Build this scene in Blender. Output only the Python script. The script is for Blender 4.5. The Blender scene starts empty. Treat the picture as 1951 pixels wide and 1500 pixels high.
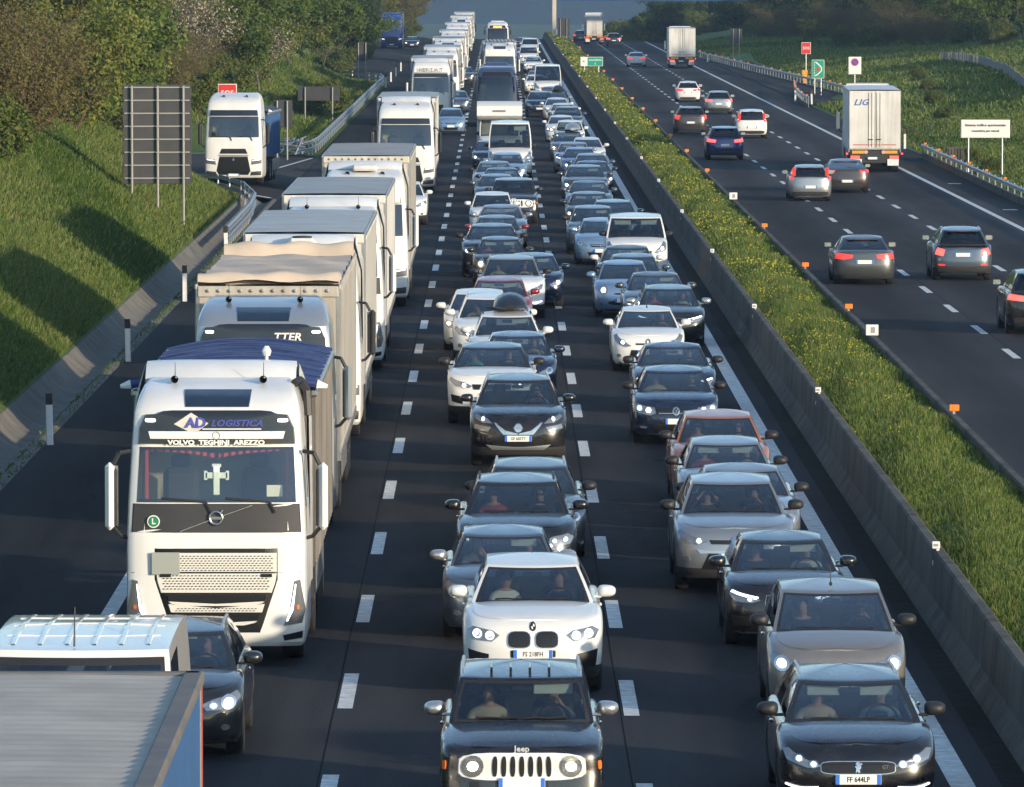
import bpy, bmesh, math, random
import numpy as np
from mathutils import Vector, Matrix
R = math.radians
random.seed(7); rng = np.random.default_rng(7)
sc = bpy.context.scene
col = sc.collection

# ---------------------------------------------------------------- camera, sky, sun, exposure
cam_d = bpy.data.cameras.new('camera'); cam = bpy.data.objects.new('camera', cam_d); col.objects.link(cam)
cam_d.sensor_width = 36; cam_d.sensor_fit = 'HORIZONTAL'; cam_d.lens = 244.4
cam_d.clip_start = 1; cam_d.clip_end = 20000
cam.location = (0, 0, 9.67)
cam.rotation_euler = (R(90 - 3.4998), 0, -R(0.119))
sc.camera = cam
SUN_EL, SUN_AZ = 10.5, 46.0       # azimuth: degrees to the right of straight behind the camera
w = bpy.data.worlds.new('World'); sc.world = w; w.use_nodes = True
nt = w.node_tree; bg = nt.nodes['Background']
sky = nt.nodes.new('ShaderNodeTexSky'); sky.sky_type = 'NISHITA'; sky.sun_disc = False
sky.sun_elevation = R(SUN_EL); sky.sun_rotation = R(180 - SUN_AZ)
sky.altitude = 200; sky.air_density = 1.0; sky.dust_density = 0.5; sky.ozone_density = 1.8
nt.links.new(sky.outputs[0], bg.inputs[0]); bg.inputs[1].default_value = 0.15
sl = bpy.data.lights.new('sun', 'SUN'); so = bpy.data.objects.new('sun', sl); col.objects.link(so)
sl.energy = 2.9; sl.angle = R(1.6); sl.color = (1.0, 0.83, 0.60)
sdir = Vector((math.cos(R(SUN_EL)) * math.sin(R(SUN_AZ)), -math.cos(R(SUN_EL)) * math.cos(R(SUN_AZ)), math.sin(R(SUN_EL))))
so.rotation_euler = sdir.to_track_quat('Z', 'Y').to_euler(); so.location = (60, -60, 60)
vs = sc.view_settings
vs.view_transform = 'Standard'; vs.look = 'None'; vs.gamma = 1.0; vs.exposure = 1.02; vs.use_curve_mapping = False
sc.cycles.max_bounces = 5; sc.cycles.transparent_max_bounces = 14; sc.cycles.glossy_bounces = 2
sc.cycles.diffuse_bounces = 2; sc.cycles.transmission_bounces = 2; sc.cycles.volume_bounces = 0
sc.cycles.sample_clamp_indirect = 4.0; sc.cycles.use_adaptive_sampling = True; sc.cycles.adaptive_threshold = 0.02; sc.cycles.adaptive_min_samples = 16

# ---------------------------------------------------------------- helpers
def col4(c): return (c[0], c[1], c[2], 1.0)
MATS = {}
def M(name, c, rough=0.5, metal=0.0, coat=0.0, spec=0.5, emit=None, es=0.0, noise=None, bump=None, c2=None, coords='Object', ns=1.0):
    """principled material; noise=(scale, detail) mixes c with c2; bump=(scale, strength, distance)"""
    if name in MATS: return MATS[name]
    m = bpy.data.materials.new(name); m.use_nodes = True
    n = m.node_tree.nodes; l = m.node_tree.links; b = n['Principled BSDF']
    b.inputs['Base Color'].default_value = col4(c); b.inputs['Roughness'].default_value = rough
    b.inputs['Metallic'].default_value = metal; b.inputs['Coat Weight'].default_value = coat
    b.inputs['Coat Roughness'].default_value = 0.04
    b.inputs['Specular IOR Level'].default_value = spec
    if emit is not None:
        b.inputs['Emission Color'].default_value = col4(emit); b.inputs['Emission Strength'].default_value = es
    tc = n.new('ShaderNodeTexCoord')
    if noise:
        t = n.new('ShaderNodeTexNoise'); t.inputs['Scale'].default_value = noise[0]; t.inputs['Detail'].default_value = noise[1]
        l.new(tc.outputs[coords], t.inputs['Vector'])
        r = n.new('ShaderNodeMapRange'); r.inputs[1].default_value = 0.3; r.inputs[2].default_value = 0.7
        l.new(t.outputs[0], r.inputs[0])
        mx = n.new('ShaderNodeMix'); mx.data_type = 'RGBA'
        mx.inputs[6].default_value = col4(c); mx.inputs[7].default_value = col4(c2 if c2 else c)
        l.new(r.outputs[0], mx.inputs[0]); l.new(mx.outputs[2], b.inputs['Base Color'])
    if bump:
        t2 = n.new('ShaderNodeTexNoise'); t2.inputs['Scale'].default_value = bump[0]; t2.inputs['Detail'].default_value = 6
        l.new(tc.outputs[coords], t2.inputs['Vector'])
        bp = n.new('ShaderNodeBump'); bp.inputs['Strength'].default_value = bump[1]; bp.inputs['Distance'].default_value = bump[2]
        l.new(t2.outputs[0], bp.inputs['Height']); l.new(bp.outputs[0], b.inputs['Normal'])
    MATS[name] = m
    return m
def paint(name, c, metal=0.0, rough=0.3):
    """car paint: clear coat over the colour, with a thin uneven film of road dust"""
    if name in MATS: return MATS[name]
    m = bpy.data.materials.new(name); m.use_nodes = True
    n = m.node_tree.nodes; l = m.node_tree.links; b = n['Principled BSDF']
    b.inputs['Metallic'].default_value = metal; b.inputs['Coat Weight'].default_value = 0.9; b.inputs['Coat Roughness'].default_value = 0.05
    tc = n.new('ShaderNodeTexCoord'); t = n.new('ShaderNodeTexNoise'); t.inputs['Scale'].default_value = 2.3; t.inputs['Detail'].default_value = 7
    l.new(tc.outputs['Object'], t.inputs['Vector'])
    mr = n.new('ShaderNodeMapRange'); mr.inputs[1].default_value = 0.42; mr.inputs[2].default_value = 0.75
    mr.inputs[3].default_value = 0.0; mr.inputs[4].default_value = 0.07
    l.new(t.outputs[0], mr.inputs[0])
    mx = n.new('ShaderNodeMix'); mx.data_type = 'RGBA'; mx.inputs[6].default_value = col4(c); mx.inputs[7].default_value = (0.20, 0.18, 0.15, 1)
    l.new(mr.outputs[0], mx.inputs[0]); l.new(mx.outputs[2], b.inputs['Base Color'])
    rr = n.new('ShaderNodeMath'); rr.operation = 'MULTIPLY_ADD'; rr.inputs[1].default_value = 1.2; rr.inputs[2].default_value = rough
    l.new(mr.outputs[0], rr.inputs[0]); l.new(rr.outputs[0], b.inputs['Roughness'])
    MATS[name] = m
    return m
def glass(name, tint, refl=0.05, power=4.0, gloss=1.0):
    if name in MATS: return MATS[name]
    m = bpy.data.materials.new(name); m.use_nodes = True
    n = m.node_tree.nodes; l = m.node_tree.links
    for x in list(n): n.remove(x)
    out = n.new('ShaderNodeOutputMaterial'); mix = n.new('ShaderNodeMixShader')
    tr = n.new('ShaderNodeBsdfTransparent'); tr.inputs[0].default_value = col4(tint)
    g = n.new('ShaderNodeBsdfGlossy'); g.inputs[0].default_value = (gloss, gloss, gloss, 1); g.inputs[1].default_value = 0.02
    lw = n.new('ShaderNodeLayerWeight'); lw.inputs[0].default_value = 0.5
    p = n.new('ShaderNodeMath'); p.operation = 'POWER'; p.inputs[1].default_value = power
    a = n.new('ShaderNodeMath'); a.operation = 'MULTIPLY_ADD'; a.inputs[1].default_value = 0.9; a.inputs[2].default_value = refl
    l.new(lw.outputs['Facing'], p.inputs[0]); l.new(p.outputs[0], a.inputs[0]); l.new(a.outputs[0], mix.inputs[0])
    l.new(tr.outputs[0], mix.inputs[1]); l.new(g.outputs[0], mix.inputs[2]); l.new(mix.outputs[0], out.inputs[0])
    MATS[name] = m
    return m

def streaky(name, c, c2, rough=0.7, amt=0.8, fine=14):
    """surface with vertical rain streaks and blotchy grime"""
    if name in MATS: return MATS[name]
    m = M(name, c, rough, spec=0.3); n = m.node_tree.nodes; l = m.node_tree.links; b = n['Principled BSDF']; tc = n['Texture Coordinate']
    mp = n.new('ShaderNodeMapping'); mp.inputs['Scale'].default_value = (3.2, 3.2, 0.22); l.new(tc.outputs['Object'], mp.inputs[0])
    t1 = n.new('ShaderNodeTexNoise'); t1.inputs['Scale'].default_value = 1.6; t1.inputs['Detail'].default_value = 7; l.new(mp.outputs[0], t1.inputs['Vector'])
    t2 = n.new('ShaderNodeTexNoise'); t2.inputs['Scale'].default_value = 0.7; t2.inputs['Detail'].default_value = 8; l.new(tc.outputs['Object'], t2.inputs['Vector'])
    mu = n.new('ShaderNodeMath'); mu.operation = 'ADD'; l.new(t1.outputs[0], mu.inputs[0]); l.new(t2.outputs[0], mu.inputs[1])
    mr = n.new('ShaderNodeMapRange'); mr.inputs[1].default_value = 0.75; mr.inputs[2].default_value = 1.3; mr.inputs[4].default_value = amt; l.new(mu.outputs[0], mr.inputs[0])
    mx = n.new('ShaderNodeMix'); mx.data_type = 'RGBA'; mx.inputs[6].default_value = col4(c); mx.inputs[7].default_value = col4(c2); l.new(mr.outputs[0], mx.inputs[0]); l.new(mx.outputs[2], b.inputs['Base Color'])
    t3 = n.new('ShaderNodeTexNoise'); t3.inputs['Scale'].default_value = fine; t3.inputs['Detail'].default_value = 6; l.new(tc.outputs['Object'], t3.inputs['Vector'])
    bp = n.new('ShaderNodeBump'); bp.inputs['Strength'].default_value = 0.25; bp.inputs['Distance'].default_value = 0.01; l.new(t3.outputs[0], bp.inputs['Height']); l.new(bp.outputs[0], b.inputs['Normal'])
    return m

class MB:
    """collects geometry; build() links it as one mesh object"""
    def __init__(s): s.v = []; s.f = []; s.m = []
    def add(s, vs_, fs_, m=0):
        o = len(s.v); s.v += [tuple(p) for p in vs_]; s.f += [tuple(i + o for i in f) for f in fs_]; s.m += [m] * len(fs_)
        return s
    def box(s, c, d, m=0, b=0.0, rot=None):
        """box of size d at centre c with chamfer b"""
        hx, hy, hz = d[0] / 2, d[1] / 2, d[2] / 2
        b = min(b, hx * .9, hy * .9, hz * .9)
        if b <= 0:
            vs_ = [(x, y, z) for x in (-hx, hx) for y in (-hy, hy) for z in (-hz, hz)]
            fs_ = [(0, 1, 3, 2), (4, 6, 7, 5), (0, 4, 5, 1), (2, 3, 7, 6), (0, 2, 6, 4), (1, 5, 7, 3)]
        else:
            vs_, idx = [], {}
            for sx in (-1, 1):
                for sy in (-1, 1):
                    for sz in (-1, 1):
                        for ax in range(3):
                            p = [sx * (hx - b), sy * (hy - b), sz * (hz - b)]
                            p[ax] = (sx * hx, sy * hy, sz * hz)[ax]
                            idx[(sx, sy, sz, ax)] = len(vs_); vs_.append(tuple(p))
            fs_ = []
            S = (-1, 1)
            for ax in range(3):
                o = [a for a in range(3) if a != ax]
                for sgn in S:
                    q = []
                    for e in ((-1, -1), (1, -1), (1, 1), (-1, 1)):
                        k = [0, 0, 0]; k[ax] = sgn; k[o[0]] = e[0]; k[o[1]] = e[1]
                        q.append(idx[(k[0], k[1], k[2], ax)])
                    fs_.append(tuple(q))
            for ax in range(3):
                o = [a for a in range(3) if a != ax]
                for e0 in S:
                    for e1 in S:
                        q = []
                        for sgn, pl in ((-1, o[0]), (1, o[0]), (1, o[1]), (-1, o[1])):
                            k = [0, 0, 0]; k[ax] = sgn; k[o[0]] = e0; k[o[1]] = e1
                            q.append(idx[(k[0], k[1], k[2], pl)])
                        fs_.append(tuple(q))
            for sx in S:
                for sy in S:
                    for sz in S: fs_.append(tuple(idx[(sx, sy, sz, a)] for a in range(3)))
        if rot is not None: vs_ = [tuple(rot @ Vector(p)) for p in vs_]
        s.add([(p[0] + c[0], p[1] + c[1], p[2] + c[2]) for p in vs_], fs_, m)
        return s
    def tube(s, p0, p1, r0, r1=None, n=8, m=0, cap=True):
        p0, p1 = Vector(p0), Vector(p1); r1 = r0 if r1 is None else r1
        d = (p1 - p0); q = d.to_track_quat('Z', 'Y')
        vs_ = []
        for k, (p, r) in enumerate(((p0, r0), (p1, r1))):
            for i in range(n):
                a = 2 * math.pi * i / n
                vs_.append(tuple(p + q @ Vector((r * math.cos(a), r * math.sin(a), 0))))
        fs_ = [(i, (i + 1) % n, n + (i + 1) % n, n + i) for i in range(n)]
        if cap: fs_ += [tuple(range(n - 1, -1, -1)), tuple(range(n, 2 * n))]
        s.add(vs_, fs_, m); return s
    def path(s, pts, r, n=6, m=0):
        for a, b in zip(pts[:-1], pts[1:]): s.tube(a, b, r, r, n, m)
        return s
    def lathe(s, prof, c, axis='X', n=20, m=0):
        """profile of (radius, along-axis) pairs turned about an axis through c"""
        vs_ = []
        for (r, h) in prof:
            for i in range(n):
                a = 2 * math.pi * i / n; u, v = r * math.cos(a), r * math.sin(a)
                vs_.append({'X': (c[0] + h, c[1] + u, c[2] + v), 'Y': (c[0] + u, c[1] + h, c[2] + v), 'Z': (c[0] + u, c[1] + v, c[2] + h)}[axis])
        fs_ = [(k * n + i, k * n + (i + 1) % n, (k + 1) * n + (i + 1) % n, (k + 1) * n + i) for k in range(len(prof) - 1) for i in range(n)]
        s.add(vs_, fs_, m); return s
    def prism(s, poly, z0, z1, m=0):
        n = len(poly)
        s.add([(p[0], p[1], z0) for p in poly] + [(p[0], p[1], z1) for p in poly],
              [tuple(range(n - 1, -1, -1)), tuple(range(n, 2 * n))] + [(i, (i + 1) % n, n + (i + 1) % n, n + i) for i in range(n)], m)
        return s
    def grid(s, rows, m=0, closed=False):
        """rows: list of equal-length point rows"""
        n = len(rows[0]); vs_ = [p for r in rows for p in r]
        fs_ = [(k * n + i, k * n + (i + 1) % n, (k + 1) * n + (i + 1) % n, (k + 1) * n + i)
               for k in range(len(rows) - 1) for i in range(n if closed else n - 1)]
        s.add(vs_, fs_, m); return s
    def mesh(s, name, mats, smooth=True, angle=35):
        me = bpy.data.meshes.new(name); me.from_pydata(s.v, [], s.f)
        for x in mats: me.materials.append(x)
        if len(mats) > 1: me.polygons.foreach_set('material_index', s.m)
        bm = bmesh.new(); bm.from_mesh(me)
        bmesh.ops.remove_doubles(bm, verts=bm.verts, dist=0.0004)
        bmesh.ops.recalc_face_normals(bm, faces=bm.faces)
        bm.to_mesh(me); bm.free()
        if smooth:
            me.polygons.foreach_set('use_smooth', [True] * len(me.polygons))
            me.set_sharp_from_angle(angle=R(angle))
        me.update()
        return me

def link(name, me, parent=None, loc=None, rot=None, scale=None, mats=None):
    o = bpy.data.objects.new(name, me); col.objects.link(o)
    if parent is not None: o.parent = parent
    if loc is not None: o.location = loc
    if rot is not None: o.rotation_euler = rot
    if scale is not None: o.scale = scale
    if mats:
        for i, mt in mats.items():
            if i < len(o.material_slots):
                o.material_slots[i].link = 'OBJECT'; o.material_slots[i].material = mt
    return o
def tag(o, label=None, cat=None, group=None, kind=None):
    if label: o['label'] = label
    if cat: o['category'] = cat
    if group: o['group'] = group
    if kind: o['kind'] = kind
    return o
def empty(name, loc=(0, 0, 0), rz=0.0):
    o = bpy.data.objects.new(name, None); col.objects.link(o); o.location = loc; o.rotation_euler = (0, 0, rz)
    o.empty_display_size = 0.3
    return o
_txt = {}
def text_mesh(s, size, mat, depth=0.004, shear=0.0, bold=0.0, ext=1.0):
    k = (s, size, mat.name, shear, bold, ext)
    if k in _txt: return _txt[k]
    c = bpy.data.curves.new('lettering', 'FONT'); c.body = s; c.size = size; c.align_x = 'CENTER'; c.align_y = 'CENTER'
    c.extrude = depth; c.shear = shear; c.offset = bold; c.resolution_u = 2
    o = bpy.data.objects.new('lettering', c); col.objects.link(o)
    bpy.context.view_layer.update()
    me = bpy.data.meshes.new_from_object(o.evaluated_get(bpy.context.evaluated_depsgraph_get()))
    bpy.data.objects.remove(o); me.materials.clear(); me.materials.append(mat)
    if ext != 1.0:
        for v in me.vertices: v.co.x *= ext
    _txt[k] = me
    return me
def lerp(a, b, t): return a + (b - a) * t
def interp(x, xs, ys_): return float(np.interp(x, xs, ys_))
# ---------------------------------------------------------------- shared materials
def asphalt(name, c0, c1, track=None):
    m = bpy.data.materials.new(name); m.use_nodes = True
    n = m.node_tree.nodes; l = m.node_tree.links; b = n['Principled BSDF']
    b.inputs['Roughness'].default_value = 0.9; b.inputs['Specular IOR Level'].default_value = 0.06
    tc = n.new('ShaderNodeTexCoord'); mp = n.new('ShaderNodeMapping'); mp.inputs['Scale'].default_value = (1.0, 0.06, 1.0)
    l.new(tc.outputs['Object'], mp.inputs[0])
    big = n.new('ShaderNodeTexNoise'); big.inputs['Scale'].default_value = 1.6; big.inputs['Detail'].default_value = 5
    l.new(mp.outputs[0], big.inputs['Vector'])
    fine = n.new('ShaderNodeTexNoise'); fine.inputs['Scale'].default_value = 26; fine.inputs['Detail'].default_value = 6
    l.new(tc.outputs['Object'], fine.inputs['Vector'])
    mx = n.new('ShaderNodeMix'); mx.data_type = 'RGBA'; mx.inputs[6].default_value = col4(c0); mx.inputs[7].default_value = col4(c1)
    mr = n.new('ShaderNodeMapRange'); mr.inputs[1].default_value = 0.32; mr.inputs[2].default_value = 0.68
    l.new(big.outputs[0], mr.inputs[0]); l.new(mr.outputs[0], mx.inputs[0])
    # resurfaced patches across the lanes
    mp2 = n.new('ShaderNodeMapping'); mp2.inputs['Scale'].default_value = (0.03, 0.02, 1.0); l.new(tc.outputs['Object'], mp2.inputs[0])
    pt = n.new('ShaderNodeTexNoise'); pt.inputs['Scale'].default_value = 1.0; pt.inputs['Detail'].default_value = 1; l.new(mp2.outputs[0], pt.inputs['Vector'])
    pr = n.new('ShaderNodeMapRange'); pr.inputs[1].default_value = 0.50; pr.inputs[2].default_value = 0.53; pr.inputs[3].default_value = 0.84; pr.inputs[4].default_value = 1.12
    l.new(pt.outputs[0], pr.inputs[0])
    fr = n.new('ShaderNodeMapRange'); fr.inputs[1].default_value = 0.25; fr.inputs[2].default_value = 0.75; fr.inputs[3].default_value = 0.72; fr.inputs[4].default_value = 1.3
    l.new(fine.outputs[0], fr.inputs[0])
    mu = n.new('ShaderNodeMath'); mu.operation = 'MULTIPLY'; l.new(pr.outputs[0], mu.inputs[0]); l.new(fr.outputs[0], mu.inputs[1])
    last = mu.outputs[0]
    if track:      # darker oil line down each lane's middle
        sx = n.new('ShaderNodeSeparateXYZ'); l.new(tc.outputs['Object'], sx.inputs[0])
        su = n.new('ShaderNodeMath'); su.operation = 'SUBTRACT'; su.inputs[1].default_value = track[0]; l.new(sx.outputs[0], su.inputs[0])
        dv = n.new('ShaderNodeMath'); dv.operation = 'DIVIDE'; dv.inputs[1].default_value = track[1] / (2 * math.pi); l.new(su.outputs[0], dv.inputs[0])
        cs = n.new('ShaderNodeMath'); cs.operation = 'COSINE'; l.new(dv.outputs[0], cs.inputs[0])
        tr = n.new('ShaderNodeMapRange'); tr.inputs[1].default_value = -1; tr.inputs[2].default_value = 1; tr.inputs[3].default_value = 1.16; tr.inputs[4].default_value = 0.74
        l.new(cs.outputs[0], tr.inputs[0])
        m2 = n.new('ShaderNodeMath'); m2.operation = 'MULTIPLY'; l.new(tr.outputs[0], m2.inputs[0]); l.new(last, m2.inputs[1]); last = m2.outputs[0]
    fin = n.new('ShaderNodeMix'); fin.data_type = 'RGBA'; fin.blend_type = 'MULTIPLY'; fin.inputs[0].default_value = 1.0
    cb = n.new('ShaderNodeCombineColor'); 
    for i in range(3): l.new(last, cb.inputs[i])
    l.new(mx.outputs[2], fin.inputs[6]); l.new(cb.outputs[0], fin.inputs[7]); l.new(fin.outputs[2], b.inputs['Base Color'])
    bp = n.new('ShaderNodeBump'); bp.inputs['Strength'].default_value = 0.35; bp.inputs['Distance'].default_value = 0.012
    l.new(fine.outputs[0], bp.inputs['Height']); l.new(bp.outputs[0], b.inputs['Normal'])
    MATS[name] = m
    return m
def grassland(name, ca, cb_, cc):
    m = bpy.data.materials.new(name); m.use_nodes = True
    n = m.node_tree.nodes; l = m.node_tree.links; b = n['Principled BSDF']; b.inputs['Roughness'].default_value = 0.9; b.inputs['Specular IOR Level'].default_value = 0.15
    tc = n.new('ShaderNodeTexCoord')
    t1 = n.new('ShaderNodeTexNoise'); t1.inputs['Scale'].default_value = 0.35; t1.inputs['Detail'].default_value = 6; l.new(tc.outputs['Object'], t1.inputs['Vector'])
    t2 = n.new('ShaderNodeTexNoise'); t2.inputs['Scale'].default_value = 5; t2.inputs['Detail'].default_value = 8; l.new(tc.outputs['Object'], t2.inputs['Vector'])
    r1 = n.new('ShaderNodeMapRange'); r1.inputs[1].default_value = 0.35; r1.inputs[2].default_value = 0.65; l.new(t1.outputs[0], r1.inputs[0])
    r2 = n.new('ShaderNodeMapRange'); r2.inputs[1].default_value = 0.35; r2.inputs[2].default_value = 0.7; l.new(t2.outputs[0], r2.inputs[0])
    m1 = n.new('ShaderNodeMix'); m1.data_type = 'RGBA'; m1.inputs[6].default_value = col4(ca); m1.inputs[7].default_value = col4(cb_); l.new(r1.outputs[0], m1.inputs[0])
    m2 = n.new('ShaderNodeMix'); m2.data_type = 'RGBA'; m2.inputs[7].default_value = col4(cc); l.new(m1.outputs[2], m2.inputs[6]); l.new(r2.outputs[0], m2.inputs[0])
    l.new(m2.outputs[2], b.inputs['Base Color'])
    bp = n.new('ShaderNodeBump'); bp.inputs['Strength'].default_value = 0.9; bp.inputs['Distance'].default_value = 0.15
    l.new(t2.outputs[0], bp.inputs['Height']); l.new(bp.outputs[0], b.inputs['Normal'])
    MATS[name] = m
    return m
def leafmat(name, c, c2, sss=0.35):
    m = bpy.data.materials.new(name); m.use_nodes = True
    n = m.node_tree.nodes; l = m.node_tree.links
    for x in list(n): n.remove(x)
    out = n.new('ShaderNodeOutputMaterial'); mix = n.new('ShaderNodeMixShader'); mix.inputs[0].default_value = sss
    d = n.new('ShaderNodeBsdfDiffuse'); t = n.new('ShaderNodeBsdfTranslucent')
    tc = n.new('ShaderNodeTexCoord'); ns = n.new('ShaderNodeTexNoise'); ns.inputs['Scale'].default_value = 1.3; ns.inputs['Detail'].default_value = 6
    l.new(tc.outputs['Object'], ns.inputs['Vector'])
    mr = n.new('ShaderNodeMapRange'); mr.inputs[1].default_value = 0.3; mr.inputs[2].default_value = 0.7; l.new(ns.outputs[0], mr.inputs[0])
    mx = n.new('ShaderNodeMix'); mx.data_type = 'RGBA'; mx.inputs[6].default_value = col4(c); mx.inputs[7].default_value = col4(c2); l.new(mr.outputs[0], mx.inputs[0])
    l.new(mx.outputs[2], d.inputs[0]); l.new(mx.outputs[2], t.inputs[0]); l.new(d.outputs[0], mix.inputs[1]); l.new(t.outputs[0], mix.inputs[2]); l.new(mix.outputs[0], out.inputs[0])
    MATS[name] = m
    return m
m_asL = asphalt('asphalt_left', (0.029, 0.030, 0.034), (0.042, 0.042, 0.045), (-3.87, 3.75))
m_asR = asphalt('asphalt_right', (0.042, 0.043, 0.048), (0.058, 0.058, 0.062), (11.6, 3.4))
m_asS = asphalt('asphalt_ramp', (0.040, 0.040, 0.042), (0.055, 0.054, 0.054))
m_line = M('road_paint', (0.80, 0.80, 0.78), 0.7, noise=(5, 8), c2=(0.44, 0.44, 0.42))
m_conc = streaky('concrete', (0.115, 0.107, 0.093), (0.036, 0.034, 0.03), 0.92, 1.0)
m_concd = M('old_concrete', (0.17, 0.155, 0.13), 0.92, noise=(1.3, 8), c2=(0.085, 0.08, 0.07), bump=(9, 0.5, 0.03))
m_galv = M('galvanised_steel', (0.50, 0.52, 0.55), 0.42, metal=0.85, noise=(5, 4), c2=(0.36, 0.37, 0.39))
m_white = M('white_plastic', (0.78, 0.78, 0.76), 0.5, noise=(6, 4), c2=(0.66, 0.65, 0.62))
m_blackp = M('black_plastic', (0.018, 0.018, 0.02), 0.55)
m_rubber = M('tyre_rubber', (0.016, 0.016, 0.017), 0.8)
m_orange = M('orange_reflector', (0.85, 0.22, 0.02), 0.35, emit=(0.9, 0.25, 0.02), es=0.0)
m_grassL = grassland('bank_grass', (0.065, 0.10, 0.026), (0.11, 0.14, 0.045), (0.075, 0.115, 0.03))
m_grassR = grassland('hill_grass', (0.10, 0.17, 0.045), (0.15, 0.20, 0.06), (0.11, 0.18, 0.05))
m_soil = grassland('median_soil', (0.04, 0.07, 0.015), (0.07, 0.10, 0.02), (0.05, 0.08, 0.018))

# ---------------------------------------------------------------- terrain functions (x right, y along the road, z up)
def drop(y): return -0.00028 * max(0.0, y - 945.0) ** 2
def ss(a, b, x):
    t = min(1.0, max(0.0, (x - a) / (b - a))); return t * t * (3 - 2 * t)
def n2(x, y):
    return 0.5 * math.sin(x * 0.31 + 1.3) * math.cos(y * 0.057 + 0.4) + 0.3 * math.sin(x * 0.83 + y * 0.11) + 0.2 * math.sin(x * 1.7 - y * 0.23 + 2)
ZR = -0.3
def z_left(x, y):
    s = -10.45 - x
    a = 0.36 + 0.60 * s if s < 5.5 else 3.66 + 0.6 * (1 - math.exp(-(s - 5.5) * 0.5)) + 0.12 * (s - 5.5)
    a += 0.18 * n2(x, y) * ss(0.3, 3.0, s)
    t = max(0.0, -12.6 - x); b = 0.05 + 0.12 * max(0, -9.6 - x) + 0.36 * t - 0.012 * t * t * (t < 15)
    if t >= 15: b = 0.05 + 0.12 * (-9.6 - x) + 2.7
    b += 0.15 * n2(x, y) * ss(0, 3, t)
    u = max(0.0, -16.5 - x); c = 0.34 * ss(0, 3.2, -9.25 - x) + 0.30 * u - (0.006 * u * u if u < 20 else 0.006 * 400 + 0.22 * (u - 20))
    u3 = max(0.0, -15.5 - x); d = 0.30 * ss(0, 3.2, -9.25 - x) + 0.5 * u3 if u3 < 7 else 3.8 + 0.12 * (u3 - 7)
    k1 = ss(276, 291, y); k2 = ss(354, 364, y); k3 = ss(578, 592, y)
    z = a * (1 - k1) + k1 * (c * (1 - k2) + k2 * (b * (1 - k3) + d * k3))
    return z + drop(y) * 0.5
def z_right(x, y):
    s = x - 22.7
    bay = ss(500, 560, y) * (1 - ss(735, 765, y))
    s2 = max(0.0, s - 4.6 * bay)
    z = ZR + 0.02 + 0.14 * s2 * ss(0, 2.5, s2) + (0.26 * max(0.0, s2 - 19) - 0.2 * max(0.0, s2 - 45)) * ss(540, 700, y)
    z += 0.22 * n2(x * 0.7, y * 0.8) * ss(1, 5, s2)
    return z + drop(y) * 0.5

# ---------------------------------------------------------------- roads
ys = [-80, 0, 40] + list(range(60, 945, 15)) + list(range(945, 1241, 12))
def sheet(name, x0, x1, z, mat, y0=-80, y1=1240, dz=0.0):
    mb = MB(); yy = [y for y in ys if y0 <= y <= y1]
    if yy[0] > y0: yy = [y0] + yy
    if yy[-1] < y1: yy = yy + [y1]
    mb.grid([[(x0, y, z + drop(y) + dz), (x1, y, z + drop(y) + dz)] for y in yy])
    return link(name, mb.mesh(name, [mat], smooth=False))
g = MB()
gx = [-4000, -1500, -600, -250, -60, -15, 15, 60, 250, 600, 1500, 4000]; gy = [-600, -80, 300, 700, 945, 1000, 1060, 1120, 1240, 1500, 2000, 2600, 9000]
g.grid([[(x, y, -2.2 + max(-26, drop(y) * 1.0)) for x in gx] for y in gy])
tag(link('ground', g.mesh('ground', [m_grassL], smooth=False)), 'open grassy ground under and beyond the motorway', 'ground', kind='structure')
roadL = tag(sheet('left_carriageway', -9.22, 6.34, 0.0, m_asL), 'dark asphalt carriageway full of queueing traffic', 'road', kind='structure')
roadR = tag(sheet('right_carriageway', 9.15, 22.72, ZR, m_asR), 'dark asphalt carriageway with free-flowing traffic driving away', 'road', kind='structure')
def marking(name, x0, x1, y0, y1, road, z):
    o = sheet(name, x0, x1, z, m_line, y0, y1, 0.004); o.parent = road; return o
marking('edge_line', -5.95, -5.72, 40, 1100, roadL, 0)
marking('edge_line', 5.36, 5.66, 40, 1100, roadL, 0)
marking('edge_line', 9.78, 10.0, 40, 1100, roadR, ZR)
marking('edge_line', 20.0, 20.24, 40, 1100, roadR, ZR)
dash = MB(); dash.grid([[(-0.10, 0, 0), (0.10, 0, 0)], [(-0.10, 4.5, 0), (0.10, 4.5, 0)]])
dash = dash.mesh('lane_dash', [m_line], smooth=False)
K = 13244 * 9.67
yA = K / (1318 + 62) - 2.25
for xl, road, z, off in ((-2.0, roadL, 0, 0), (1.74, roadL, 0, -0.9), (13.31, roadR, ZR, 3.1), (16.71, roadR, ZR, 6.5)):
    y = yA + off - 36
    while y < 942:
        link('lane_dash', dash, road, (xl, y, z + 0.005)); y += 12.0
m_seam = M('tar_seam', (0.014, 0.014, 0.014), 0.9, spec=0.03)
for xs_, rd, z_ in ((-2.14, roadL, 0), (1.60, roadL, 0), (-5.5, roadL, 0), (13.45, roadR, ZR), (16.85, roadR, ZR)):
    o = sheet('tar_seam', xs_ - .010, xs_ + .010, z_, m_seam, 40, 940, 0.002); o.parent = rd
# little distance studs painted on the right shoulder
for y in (214, 251, 287, 322):
    b_ = MB(); b_.grid([[(20.9, y, ZR + .005), (21.5, y, ZR + .005)], [(20.9, y + .9, ZR + .005), (21.5, y + .9, ZR + .005)]])
    link('distance_mark', b_.mesh('distance_mark', [m_line], False), roadR)

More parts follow.
